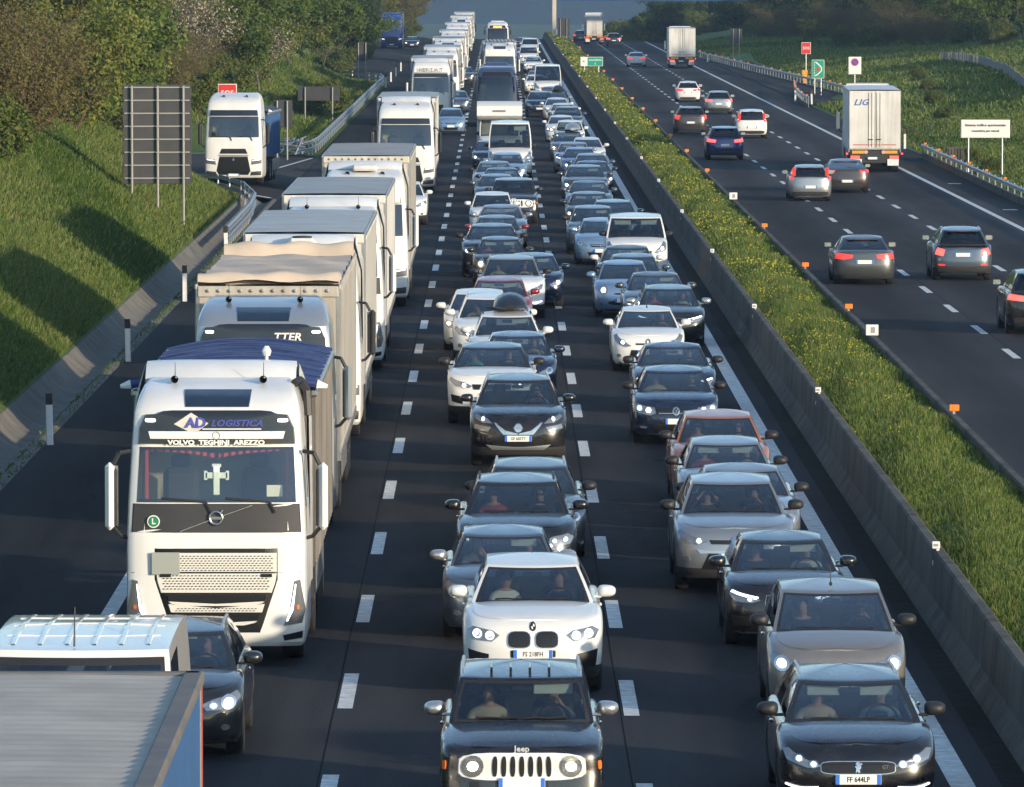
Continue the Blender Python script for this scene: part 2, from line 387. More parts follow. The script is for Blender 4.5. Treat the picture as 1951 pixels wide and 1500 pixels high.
# ditch, banks
mb = MB(); prof = [(-9.22, -0.012), (-9.34, 0.03), (-9.45, 0.02), (-9.6, -0.10), (-9.8, -0.14), (-10.0, -0.06), (-10.22, 0.12), (-10.42, 0.34), (-10.56, 0.36), (-10.6, 0.2)]
mb.grid([[(x, y, z + 0.012 * math.sin(y * 1.7 + x * 9)) for x, z in prof] for y in np.arange(20, 292.6, 1.5)])
tag(link('drainage_ditch', mb.mesh('drainage_ditch', [m_concd])), 'old concrete drainage channel at the foot of the left bank', 'ditch', kind='structure')
def bank(name, zf, xs, y0, y1, step, mat, label):
    yy = list(np.arange(y0, y1 + .1, step))
    mb = MB(); mb.grid([[(x, y, zf(x, y)) for x in xs] for y in yy])
    return tag(link(name, mb.mesh(name, [mat])), label, 'embankment', kind='structure')
xsl = [-10.44 - 0.6 * i for i in range(20)] + [-23 - 2.5 * i for i in range(12)] + [-60, -90, -160, -320]
bank('left_bank', z_left, xsl, 20, 292, 4, m_grassL, 'grassy slope rising left of the lorries')
xsl2 = [-9.2, -9.6, -10.2] + xsl[1:]
bank('left_verge', z_left, xsl2, 291, 1240, 6, m_grassL, 'grassy verge and slope beyond the side road')
xsr = [22.7, 23.2, 23.8] + [24.5 + 0.8 * i for i in range(20)] + [41 + 2.5 * i for i in range(10)] + [75, 100, 160, 320]
bank('right_bank', z_right, xsr, 20, 1240, 6, m_grassR, 'green hillside rising right of the motorway')
# side road joining from the left, and the widening farther on
mb = MB()
L_ = [(-9.22, 291), (-9.5, 290.5), (-11, 292), (-13, 294.5), (-16, 297), (-22, 300), (-34, 303)]
F_ = [(-9.22, 360), (-9.5, 357), (-11, 353), (-13, 351), (-16, 349), (-22, 345), (-34, 338)]
mb.grid([[(a[0] + (b[0] - a[0]) * t, a[1] + (b[1] - a[1]) * t, z_left(a[0] + (b[0] - a[0]) * t, max(292.0, a[1] + (b[1] - a[1]) * t)) + 0.03 if a[0] < -9.3 else 0.0) for t in np.linspace(0, 1, 24)] for a, b in zip(L_, F_)])
ramp = tag(link('side_road', mb.mesh('side_road', [m_asS])), 'asphalt side road joining the motorway from the left', 'road', kind='structure')
def ground_strip(name, pts, wd, zf, mat, parent=None, dz=0.06):
    mb = MB(); rows = []
    P_ = [Vector((p[0], p[1])) for p in pts]
    for i, p in enumerate(P_):
        t = (P_[min(i + 1, len(P_) - 1)] - P_[max(i - 1, 0)]).normalized(); nn = Vector((-t.y, t.x))
        a, b = p + nn * wd / 2, p - nn * wd / 2
        rows.append([(a.x, a.y, zf(p.x, p.y) + dz), (b.x, b.y, zf(p.x, p.y) + dz)])
    mb.grid(rows)
    return link(name, mb.mesh(name, [mat], False), parent)
ground_strip('edge_line', [(x, y - 0.6) for x, y in F_[1:]], 0.35, z_left, m_line, ramp, 0.075)
ground_strip('edge_line', [(-9.4, 352), (-10.5, 330), (-11.6, 312), (-13.2, 300)], 0.18, z_left, m_line, ramp, 0.075)
ground_strip('edge_line', [(x, y + 0.5) for x, y in L_[1:5]], 0.22, z_left, m_line, ramp, 0.075)
mb = MB(); mb.grid([[(x, y, z_left(x, y) + 0.04 if x < -9.3 else 0.0 + drop(y)) for x in (-9.22, -10, -12, -14, -15.3)] for y in np.arange(596, 1180, 10)])
tag(link('exit_road', mb.mesh('exit_road', [m_asS])), 'distant asphalt exit lane beside the left shoulder', 'road', kind='structure')
mb = MB(); mb.grid([[(x, y, z_right(x, y) + 0.035) for x in (22.72, 24, 25.5, min(27.0, 22.9 + 4.2 * ss(500, 560, y) * (1 - ss(735, 765, y)) + 0.1))] for y in np.arange(505, 762, 6)])
tag(link('lay_by', mb.mesh('lay_by', [m_asS])), 'asphalt emergency lay-by beside the right shoulder', 'road', kind='structure')

# wooded hill far behind, hazy
hm = MB(); hx = np.linspace(-4200, 4200, 60); hy = np.linspace(4300, 7800, 26)
hm.grid([[(x, y, -60 + 600 * ss(4300, 7200, y) * (0.85 + 0.15 * math.sin(x * 0.0021 + 0.7)) + 14 * math.sin(x * 0.011 + y * 0.004) + 9 * math.sin(x * 0.027 - y * 0.013)) for x in hx] for y in hy])
m_hill = M('far_wood', (0.034, 0.048, 0.034), 0.95, noise=(0.02, 8), c2=(0.018, 0.03, 0.024), spec=0.1)
tag(link('hill', hm.mesh('hill', [m_hill])), 'hazy blue-grey wooded hill closing the view', 'hill', kind='structure')

# ---------------------------------------------------------------- central reservation: two concrete barriers with a grassed bed between
med = MB(); med.grid([[(x, y, 0.74 + 0.12 * math.sin((x - 6.9) / 1.9 * math.pi) + 0.03 * math.sin(y * 0.9 + x * 3) + drop(y)) for x in np.linspace(6.62, 9.0, 9)] for y in np.arange(20, 1150, 2.0)])
tag(link('median_bed', med.mesh('median_bed', [m_soil])), 'raised soil bed between the two barrier walls', 'ground', kind='structure')
def barrier(name, label, prof, y0, y1, seg):
    """profile in (x,z); one object per cast segment"""
    root = empty(name, (prof[0][0], y0, 0)); tag(root, label, 'barrier wall')
    mb = MB(); n = len(prof)
    mb.grid([[(x - prof[0][0], 0.008, z) for x, z in prof], [(x - prof[0][0], 0.03, z) for x, z in prof], [(x - prof[0][0], seg - 0.03, z) for x, z in prof], [(x - prof[0][0], seg - 0.008, z) for x, z in prof]])
    vs_ = mb.v; mb.v = [(x * (0.985 if i < n or i >= 3 * n else 1), y, z) for i, (x, y, z) in enumerate(vs_)]
    mb.add([mb.v[i] for i in range(n)], [tuple(range(n))]); mb.add([mb.v[3 * n + i] for i in range(n)], [tuple(range(n - 1, -1, -1))])
    me = mb.mesh('barrier_segment', [m_conc], smooth=False)
    y = y0
    while y < y1:
        o = link('barrier_segment', me, root, (0, y - y0, drop(y) + random.uniform(-.006, .006)))
        o.rotation_euler = (math.atan((drop(y + seg) - drop(y)) / seg), 0, 0)
        y += seg
    return root
barrier('barrier_wall', 'grey concrete barrier wall along the jammed carriageway', [(6.32, -0.02), (6.36, 0.08), (6.50, 0.30), (6.55, 0.92), (6.58, 0.95), (6.70, 0.95), (6.74, 0.92), (6.74, -0.02)], 30, 1110, 9)
barrier('barrier_wall', 'grey concrete barrier wall beside the free-flowing carriageway', [(8.86, -0.4), (8.86, 0.92), (8.88, 0.95), (9.0, 0.95), (9.03, 0.92), (9.08, 0.3), (9.22, 0.0), (9.26, -0.33)], 30, 1110, 9)
mb = MB(); mb.grid([[(5.98, y, 0.006 + drop(y)), (6.06, y, 0.008 + drop(y)), (6.33, y, 0.008 + drop(y))] for y in ys if y > 20])
tag(link('gutter', mb.mesh('gutter', [M('gutter_grime', (0.014, 0.013, 0.012), 0.9, noise=(3, 6), c2=(0.03, 0.028, 0.025), spec=0.05)])), 'grimy dark gutter strip at the foot of the barrier', 'gutter', kind='structure')
# ---------------------------------------------------------------- vehicle materials
m_glass = glass('windscreen_glass', (0.44, 0.50, 0.52), 0.10, 2.6)
m_glassd = glass('side_glass', (0.30, 0.34, 0.36), 0.08, 3.6)
m_int = M('cabin_dark', (0.022, 0.022, 0.024), 0.8)
m_seat = M('seat_cloth', (0.035, 0.034, 0.036), 0.85)
m_visor = M('sun_visor', (0.62, 0.66, 0.60), 0.7)
m_chrome = M('chrome', (0.62, 0.61, 0.59), 0.22, metal=0.9)
m_silv = M('silver_trim', (0.55, 0.56, 0.57), 0.3, metal=0.8)
m_rim = M('alloy', (0.42, 0.43, 0.45), 0.35, metal=0.8, noise=(9, 3), c2=(0.25, 0.25, 0.26))
m_lens = M('headlamp_lens', (0.26, 0.27, 0.29), 0.15, metal=0.6, coat=1.0)
m_lensd = M('headlamp_lens_dark', (0.16, 0.17, 0.18), 0.12, metal=0.4, coat=1.0)
m_refl = M('reflector_chrome', (0.72, 0.73, 0.74), 0.18, metal=0.9, coat=1.0)
m_lit = M('lit_lamp', (0.9, 0.9, 0.85), 0.3, emit=(1.0, 0.93, 0.80), es=5.0)
m_drl = M('day_lamp', (0.9, 0.9, 0.9), 0.3, emit=(0.93, 0.97, 1.0), es=1.9)
m_red = M('tail_lamp', (0.45, 0.015, 0.012), 0.2, coat=1.0, emit=(1.0, 0.05, 0.03), es=0.55)
m_redl = M('brake_lamp', (0.6, 0.02, 0.02), 0.2, coat=1.0, emit=(1.0, 0.07, 0.05), es=1.8)
m_amber = M('amber_lens', (0.75, 0.16, 0.02), 0.25, coat=1.0)
m_plate = M('number_plate', (0.80, 0.80, 0.76), 0.45)
m_plblue = M('plate_band', (0.03, 0.16, 0.62), 0.45)
m_ink = M('black_ink', (0.015, 0.015, 0.02), 0.6)
m_clad = M('grey_cladding', (0.03, 0.03, 0.032), 0.6)
m_grille = M('grille_black', (0.010, 0.010, 0.011), 0.35)
m_mesh = M('grille_mesh', (0.03, 0.03, 0.033), 0.4, metal=0.4)

TL = [0, .10, .22, .38, .55, .70, .82, .91, .97, 1.0]
class Body:
    D = dict(L=4.3, W=.90, H=1.50, zs=.19, c=.54, n=3.1, cr=.45, zhf=.80, zc=1.00, yc=1.15, yh=1.95, yrr=3.65, yt=4.15, zt=1.02, ztl=.98,
             Wb=.83, Wr=.60, wf=.86, wr=3.42, rad=.325, crown=.034, fin=[.10, .045, .01, 0, .0, .015, .04, .08, .13, .20], rin=[.10, .04, .01, 0, .0, .02, .03, .04, .05, .07],
             sin=[.07, .03, .012, .004, 0, .004, .012, .025, .045, .075], clad=False, panel=False, hp=1.7, bul=.13, rcrown=.05, tumble=1.15)
    def __init__(s, **k):
        for a, b in {**s.D, **k}.items(): setattr(s, a, b)
        s.key = str(sorted(k.items()))
    def ztop(s, y):
        if y <= s.yc:
            t = max(0, y / s.yc); return s.zhf + (s.zc - s.zhf) * (1 - (1 - t) ** s.hp)
        if y <= s.yt: return lerp(s.zc, s.zt, (y - s.yc) / (s.yt - s.yc))
        return lerp(s.zt, s.ztl, (y - s.yt) / max(.01, s.L - s.yt))
    def zbot(s, y):
        z = s.zs
        for yw in (s.wf, s.wr):
            r = s.rad + .07; d = abs(y - yw)
            if d < r: z = max(z, s.rad + math.sqrt(r * r - d * d) * .96)
        return z
    def ins(s, T): return interp(T, TL, s.fin), interp(T, TL, s.sin), interp(T, TL, s.rin)
    def arc(s, xf): return 1 - (1 - min(1, abs(xf)) ** s.n) ** (1 / s.n)
    def front(s, xf, T, off=0.0):
        f, si, r = s.ins(T); W = s.W - si; y = f + s.c * s.arc(xf)
        z = s.zs + (s.ztop(y) - s.zs) * T
        return Vector((xf * W, y, z))
    def rear(s, xf, T):
        f, si, r = s.ins(T); W = s.W - si; y = s.L - r - s.cr * s.arc(xf)
        z = s.zs + (s.ztop(s.L - s.cr * s.arc(xf) * .3) - s.zs) * T
        return Vector((xf * W, y, z))
    def side(s, y, T, sg=1):
        f, si, r = s.ins(T); zb = s.zbot(y); return Vector((sg * (s.W - si), y, zb + (s.ztop(y) - zb) * T))
    def nrm(s, fn, a, T):
        e = .004
        p = fn(a, T); u = fn(a + e, T) - p; v = fn(a, min(1, T + e)) - fn(a, min(1, T + e) - e)
        n = u.cross(v)
        if n.length < 1e-9: return Vector((0, -1, 0))
        return n.normalized()

def patch(mb, b, fn, poly, off=.008, m=0, sub=4, rings=(1, .96, .7, .35, .0), flip=False):
    """raised patch on a body surface; poly in surface coordinates"""
    pts = []
    n = len(poly)
    for i in range(n):
        p, q = poly[i], poly[(i + 1) % n]
        for k in range(sub): pts.append((lerp(p[0], q[0], k / sub), lerp(p[1], q[1], k / sub)))
    cx = sum(p[0] for p in pts) / len(pts); cy = sum(p[1] for p in pts) / len(pts)
    rows = []
    for j, r in enumerate(rings):
        row = []
        for (x, T) in pts:
            X, TT = cx + (x - cx) * r, cy + (T - cy) * r
            P = fn(X, TT); N = b.nrm(fn, X, TT)
            if flip: N = -N
            row.append(tuple(P + N * (off if j else -.012)))
        rows.append(row)
    mb.grid(rows, m, closed=True)
    return mb
def rrect(x0, x1, t0, t1, r=.25, k=3):
    w_, h_ = x1 - x0, t1 - t0; rx, ry = w_ * r, h_ * r; out = []
    for cx, cy, a0 in ((x1 - rx, t1 - ry, 0), (x0 + rx, t1 - ry, 90), (x0 + rx, t0 + ry, 180), (x1 - rx, t0 + ry, 270)):
        for i in range(k + 1):
            a = R(a0 + 90 * i / k); out.append((cx + rx * math.cos(a), cy + ry * math.sin(a)))
    return out
def ell(cx, cy, rx, ry, k=14): return [(cx + rx * math.cos(2 * math.pi * i / k), cy + ry * math.sin(2 * math.pi * i / k)) for i in range(k)]
def mir(p): return [(-x, t) for x, t in p]

_bm = {}
def body_meshes(b):
    """dict part -> mesh, with slot 0 the paint where the part is painted"""
    if b.key in _bm: return _bm[b.key]
    out = {}
    fx = [0, .13, .26, .39, .51, .62, .72, .80, .87, .92, .96, .985, 1.0]
    nside = 30
    yA, yB = b.c + .22, b.L - b.cr - .10
    half = [('f', x) for x in fx] + [('s', lerp(yA, yB, i / (nside - 1))) for i in range(nside)] + [('r', x) for x in reversed(fx)]
    def pt(h, T):
        k, a = h
        if k == 'f':
            p = b.front(a, T); zb = b.zbot(p.y); zt = b.ztop(p.y); return (p.x, p.y, zb + (zt - zb) * T)
        if k == 'r':
            p = b.rear(a, T); return tuple(p)
        return tuple(b.side(a, T))
    N = len(half)
    rows = []
    for T in TL:
        h = [pt(x, T) for x in half]
        rows.append(h + [(-p[0], p[1], p[2]) for p in reversed(h[1:-1])])
    mb = MB()
    for k in range(len(TL) - 1):
        mb.grid([rows[k], rows[k + 1]], 1 if (b.clad and k < 2) else 0, closed=True)
    # underside
    mb.add([(p[0] * .9, p[1], b.zs + .02) for p in rows[0]], [tuple(range(len(rows[0])))], 1)
    # top surfaces
    top = [pt(x, 1.0) for x in half]
    Mx = 12
    def strip(i, lift=0.0, lim=1.0):
        x, y, z = top[i]
        cr = b.crown * (1 - max(0, (y - b.yc) / .3)) if y > b.yc - .0 else b.crown
        cr = max(0, cr) if y < b.yt else b.crown * .5
        return [(x * u * lim, y, z + cr * (1 - (u * lim) ** 2) * ss(0, .35, y + .0) + lift) for u in [1 - 2 * j / Mx for j in range(Mx + 1)]]
    for i in range(N - 1):
        y0, y1 = top[i][1], top[i + 1][1]
        if y1 <= b.yc + .12 or y0 >= b.yt - .12: mb.grid([strip(i), strip(i + 1)], 0)
        else:
            a, c = strip(i), strip(i + 1)
            mb.grid([a[:2], c[:2]], 0); mb.grid([a[-2:], c[-2:]], 0)
    out['body'] = mb.mesh('body', [m_blackp, m_clad])
    hd = MB(); rws = [strip(i, .004, .92) for i in range(4, N) if top[i][1] <= b.yc + .02]
    # power bulges along the bonnet
    hd.grid([[(p[0], p[1], p[2] + .008 * math.exp(-((abs(p[0]) - b.W * .5) / .09) ** 2)) for p in r] for r in rws]); out['hood'] = hd.mesh('hood', [m_blackp])
    # greenhouse
    ts = [-.10, .0, .055, .25, .5, .72, .885, .945, 1.0]
    def zr(y):
        a, c_ = b.yh, b.yrr; t = (y - a) / (c_ - a)
        return b.H - b.rcrown - .05 * (max(0, .35 - t) / .35) ** 2 - .06 * (max(0, t - .5) / .5) ** 2
    def ring(t):
        wx = lerp(b.Wb, b.Wr, max(0, t) ** b.tumble); yf = lerp(b.yc + .03, b.yh, t) - .035 * math.sin(math.pi * max(0, t)); yr = lerp(b.yt, b.yrr, t) + .03 * math.sin(math.pi * max(0, t))
        P = []
        def add(x, y):
            zb = b.ztop(min(max(y, b.yc), b.yt)) + .005; zt = zr(lerp(b.yh, b.yrr, min(1, max(0, (y - yf) / (yr - yf)))))
            P.append((x, y, zb + (zt - zb) * t))
        for u in (0, .3, .6, .8, .90, .945, 1.0): add(u * wx, yf + b.bul * u * u * (1 - .3 * max(0, t)))
        ya, yb = yf + b.bul * (1 - .3 * max(0, t)), yr - .10
        for f in (.035, .2, .40, .44, .62, .80, .86, 1.0): add(wx - .01 * 0, lerp(ya, yb, f))
        for u in (.985, .90, .6, .3, 0): add(u * wx, yr - .10 * u * u)
        return P
    tags = ['ws'] * 4 + ['fr'] + ['b'] * 2 + ['s1'] * 2 + ['b'] + ['s2'] * 2 + ['b'] * 2 + ['b'] + ['b'] + ['rw'] * 3
    rg = [ring(t) for t in ts]
    parts = {k: MB() for k in ('frame', 'windshield', 's1', 's2', 'rear_window', 'trim', 'trim2')}
    for k in range(len(ts) - 1):
        for i, tg in enumerate(tags):
            q = [rg[k][i], rg[k][i + 1], rg[k + 1][i + 1], rg[k + 1][i]]
            gl = 2 <= k <= 5
            if (tg == 'fr' and k <= 6) or (tg == 'ws' and k == 6): tg = 'trimws'
            if tg in ('ws', 'rw') and gl: tgt = parts['windshield' if tg == 'ws' else 'rear_window']
            elif tg == 'trimws': tgt = parts['trim']
            elif tg == 'rw' and k == 6: tgt = parts['trim2']
            elif tg in ('ws', 'rw') and k < 2: tgt = parts['trim' if tg == 'ws' else 'trim2']
            elif tg == 's1' and 2 <= k <= 5: tgt = parts['s1']
            elif tg == 's2' and 2 <= k <= 5 and not b.panel: tgt = parts['s2']
            else: tgt = parts['frame']
            if tgt is parts['s1'] or tgt is parts['s2']: tgt.add(q, [(0, 1, 2, 3)]); continue
            tgt.add(q, [(0, 1, 2, 3)]); tgt.add([(-x, y, z) for x, y, z in q], [(3, 2, 1, 0)])
    rt = rg[-1]; full = rt + [(-x, y, z) for x, y, z in reversed(rt[1:-1])]
    cy = (b.yh + b.yrr) / 2
    rf = MB()
    rf.grid([[(x * k, cy + (y - cy) * k, lerp(z, b.H - b.rcrown, (1 - k) * .9) + b.rcrown * (1 - k * k) + (.0 if k == 1 else .004)) for x, y, z in full] for k in (1, .97, .9, .75, .5, .25, .02)], closed=True)
    out['roof'] = rf.mesh('roof', [m_blackp])
    out['pillars'] = parts['frame'].mesh('pillars', [m_blackp])
    out['windshield'] = parts['windshield'].mesh('windshield', [m_glass])
    out['rear_window'] = parts['rear_window'].mesh('rear_window', [m_glassd])
    out['window_trim'] = parts['trim'].mesh('windshield_trim', [m_blackp]); out['rear_trim'] = parts['trim2'].mesh('rear_window_trim', [m_blackp])
    for k in ('s1', 's2'):
        if parts[k].f:
            out[k] = parts[k].mesh('side_window', [m_glassd])
            mm = MB(); mm.v = [(-x, y, z) for x, y, z in parts[k].v]; mm.f = [tuple(reversed(f)) for f in parts[k].f]; mm.m = parts[k].m
            out[k + 'm'] = mm.mesh('side_window', [m_glassd])
    # cabin
    it = MB()
    it.box((0, (b.yc + b.yt) / 2 + .1, b.zc - .42), (b.W * 1.7, b.yt - b.yc - .2, .04))
    it.box((0, b.yc + .30, b.zc - .11), (b.Wb * 1.86, .5, .22), b=.06)
    it.box((0, b.yc + 1.1, b.zc - .25), (.22, .9, .22), b=.05)
    for sgn in (-1, 1): it.box((sgn * (b.Wb - .03), (b.yc + b.yt) / 2, b.zc - .2), (.05, b.yt - b.yc - .3, .4))
    it.box((0, b.yt - .55, b.zc - .12), (b.Wb * 1.7, .25, .5), b=.08)
    out['cabin'] = it.mesh('cabin', [m_int])
    st = MB(); st.box((0, 0, 0), (.46, .14, .62), b=.05); st.box((0, .02, .42), (.26, .10, .18), b=.04); st.box((0, -.25, -.3), (.48, .5, .14), b=.05)
    out['seat'] = st.mesh('seat', [m_seat])
    sw = MB()
    pts = [(.18 * math.cos(a), 0, .18 * math.sin(a)) for a in np.linspace(0, 2 * math.pi, 17)]
    sw.path(pts, .016, 6); sw.box((0, 0, 0), (.16, .04, .1), b=.02); sw.box((0, 0, -.02), (.34, .02, .04))
    out['steering_wheel'] = sw.mesh('steering_wheel', [m_int])
    vz = MB(); vz.box((0, 0, 0), (.40, .02, .15), b=.009); out['sun_visor'] = vz.mesh('sun_visor', [m_visor])
    rv = MB(); rv.box((0, 0, 0), (.24, .04, .065), b=.018); rv.tube((0, 0, .02), (0, .02, .09), .012); out['rear_view_mirror'] = rv.mesh('rear_view_mirror', [m_blackp])
    wp = MB()
    for x0, x1 in ((-.62, -.05), (.02, .62)):
        pa = []
        for q in range(6):
            u = lerp(x0, x1, q / 5); t = .07 + .02 * abs(math.sin(q)); yf = lerp(b.yc + .03, b.yh, t) - .035 * math.sin(math.pi * t)
            zb = b.zc + .005; zt = zr(b.yh); pa.append((u * b.Wb, yf + b.bul * u * u - .014, zb + (zt - zb) * t + .012))
        wp.path(pa, .011, 4)
    out['wiper'] = wp.mesh('wiper', [m_blackp])
    ds = MB()
    for yy in (b.yc + .28, lerp(b.yc, b.yt, .47), min(b.wr - .02, b.yt - .15)):
        for sg in (-1, 1):
            a = [b.side(yy, T, sg) for T in (.12, .3, .5, .7, .85, .95)]
            ds.grid([[(p.x + sg * .0015, p.y - .005, p.z) for p in a], [(p.x + sg * .0015, p.y + .005, p.z) for p in a]])
    out['door_seam'] = ds.mesh('door_seam', [m_blackp])
    dh = MB(); dh.box((0, 0, 0), (.035, .19, .03), b=.01); out['door_handle'] = dh.mesh('door_handle', [m_blackp])
    b.zr = zr
    out['_b'] = b
    _bm[b.key] = out
    return out

_wh = {}
def wheel_meshes(r, w_=.22, truck=False):
    k = (round(r, 3), w_, truck)
    if k in _wh: return _wh[k]
    ri = r * (.66 if not truck else .58)
    t = MB(); t.lathe([(ri, -w_ / 2 + .02), (r * .9, -w_ / 2), (r * .975, -w_ / 2 + .02), (r, -w_ / 2 + .05), (r, w_ / 2 - .05), (r * .975, w_ / 2 - .02), (r * .9, w_ / 2), (ri, w_ / 2 - .02)], (0, 0, 0), 'X', 24)
    rm = MB(); rm.lathe([(ri + .004, -w_ / 2 + .03), (ri * .9, -w_ / 2 + .05), (ri * .87, 0), (ri * .87, w_ / 2 - .05), (ri * .9, w_ / 2 - .03), (ri + .004, w_ / 2 - .02)], (0, 0, 0), 'X', 24)
    if truck:
        rm.lathe([(ri * .88, w_ / 2 - .06), (ri * .5, w_ / 2 - .10), (ri * .35, w_ / 2 - .02), (.01, w_ / 2)], (0, 0, 0), 'X', 20)
        rm.lathe([(ri * .88, -w_ / 2 + .06), (ri * .5, -w_ / 2 + .10), (ri * .35, -w_ / 2 + .02), (.01, -w_ / 2)], (0, 0, 0), 'X', 20)
    else:
        for sg in (-1, 1):
            for i in range(5):
                a = 2 * math.pi * i / 5
                rot = Matrix.Rotation(a, 3, 'X')
                rm.box(tuple(rot @ Vector((sg * (w_ / 2 - .035), 0, ri * .48))), (.03, ri * .28, ri * .9), b=.008, rot=rot)
            rm.lathe([(ri * .24, sg * (w_ / 2 - .05)), (ri * .2, sg * (w_ / 2 - .02)), (.005, sg * (w_ / 2 - .015))], (0, 0, 0), 'X', 12)
    _wh[k] = (t.mesh('tyre', [m_rubber]), rm.mesh('rim', [m_rim]))
    return _wh[k]
def wheels(root, spots, r, w_=.22, truck=False, sub=True):
    tm, rm = wheel_meshes(r, w_, truck)
    for (x, y) in spots:
        t = link('wheel', tm, root, (x, y, r))
        if sub: link('rim', rm, t)

_mm = {}
def mirror_mesh(big=1.0):
    if big in _mm: return _mm[big]
    mb = MB(); rows = []
    for i in range(9):      # rounded housing, flat towards the back
        t = i / 8; k = math.sqrt(max(0.0, 1 - (1 - t) ** 2.4)); rows.append([(.02 + .125 * k * abs(math.cos(a)) ** .7 * (1 if math.cos(a) > 0 else -1), -.075 + .14 * t, .025 + .082 * k * abs(math.sin(a)) ** .75 * (1 if math.sin(a) > 0 else -1) * (1 - .12 * math.cos(a))) for a in np.linspace(0, 2 * math.pi, 21)[:-1]])
    mb.grid(rows, closed=True); mb.add(rows[-1], [tuple(range(20))]); mb.box((-.11, .02, -.045), (.13, .05, .035), b=.015)
    m2 = MB(); m2.v = [(-x, y, z) for x, y, z in mb.v]; m2.f = mb.f; m2.m = mb.m
    gl = MB(); gl.box((.02, .068, .025), (.19, .006, .12))
    _mm[big] = (mb.mesh('mirror', [m_blackp]), m2.mesh('mirror', [m_blackp]), gl.mesh('mirror_glass', [m_chrome]))
    return _mm[big]

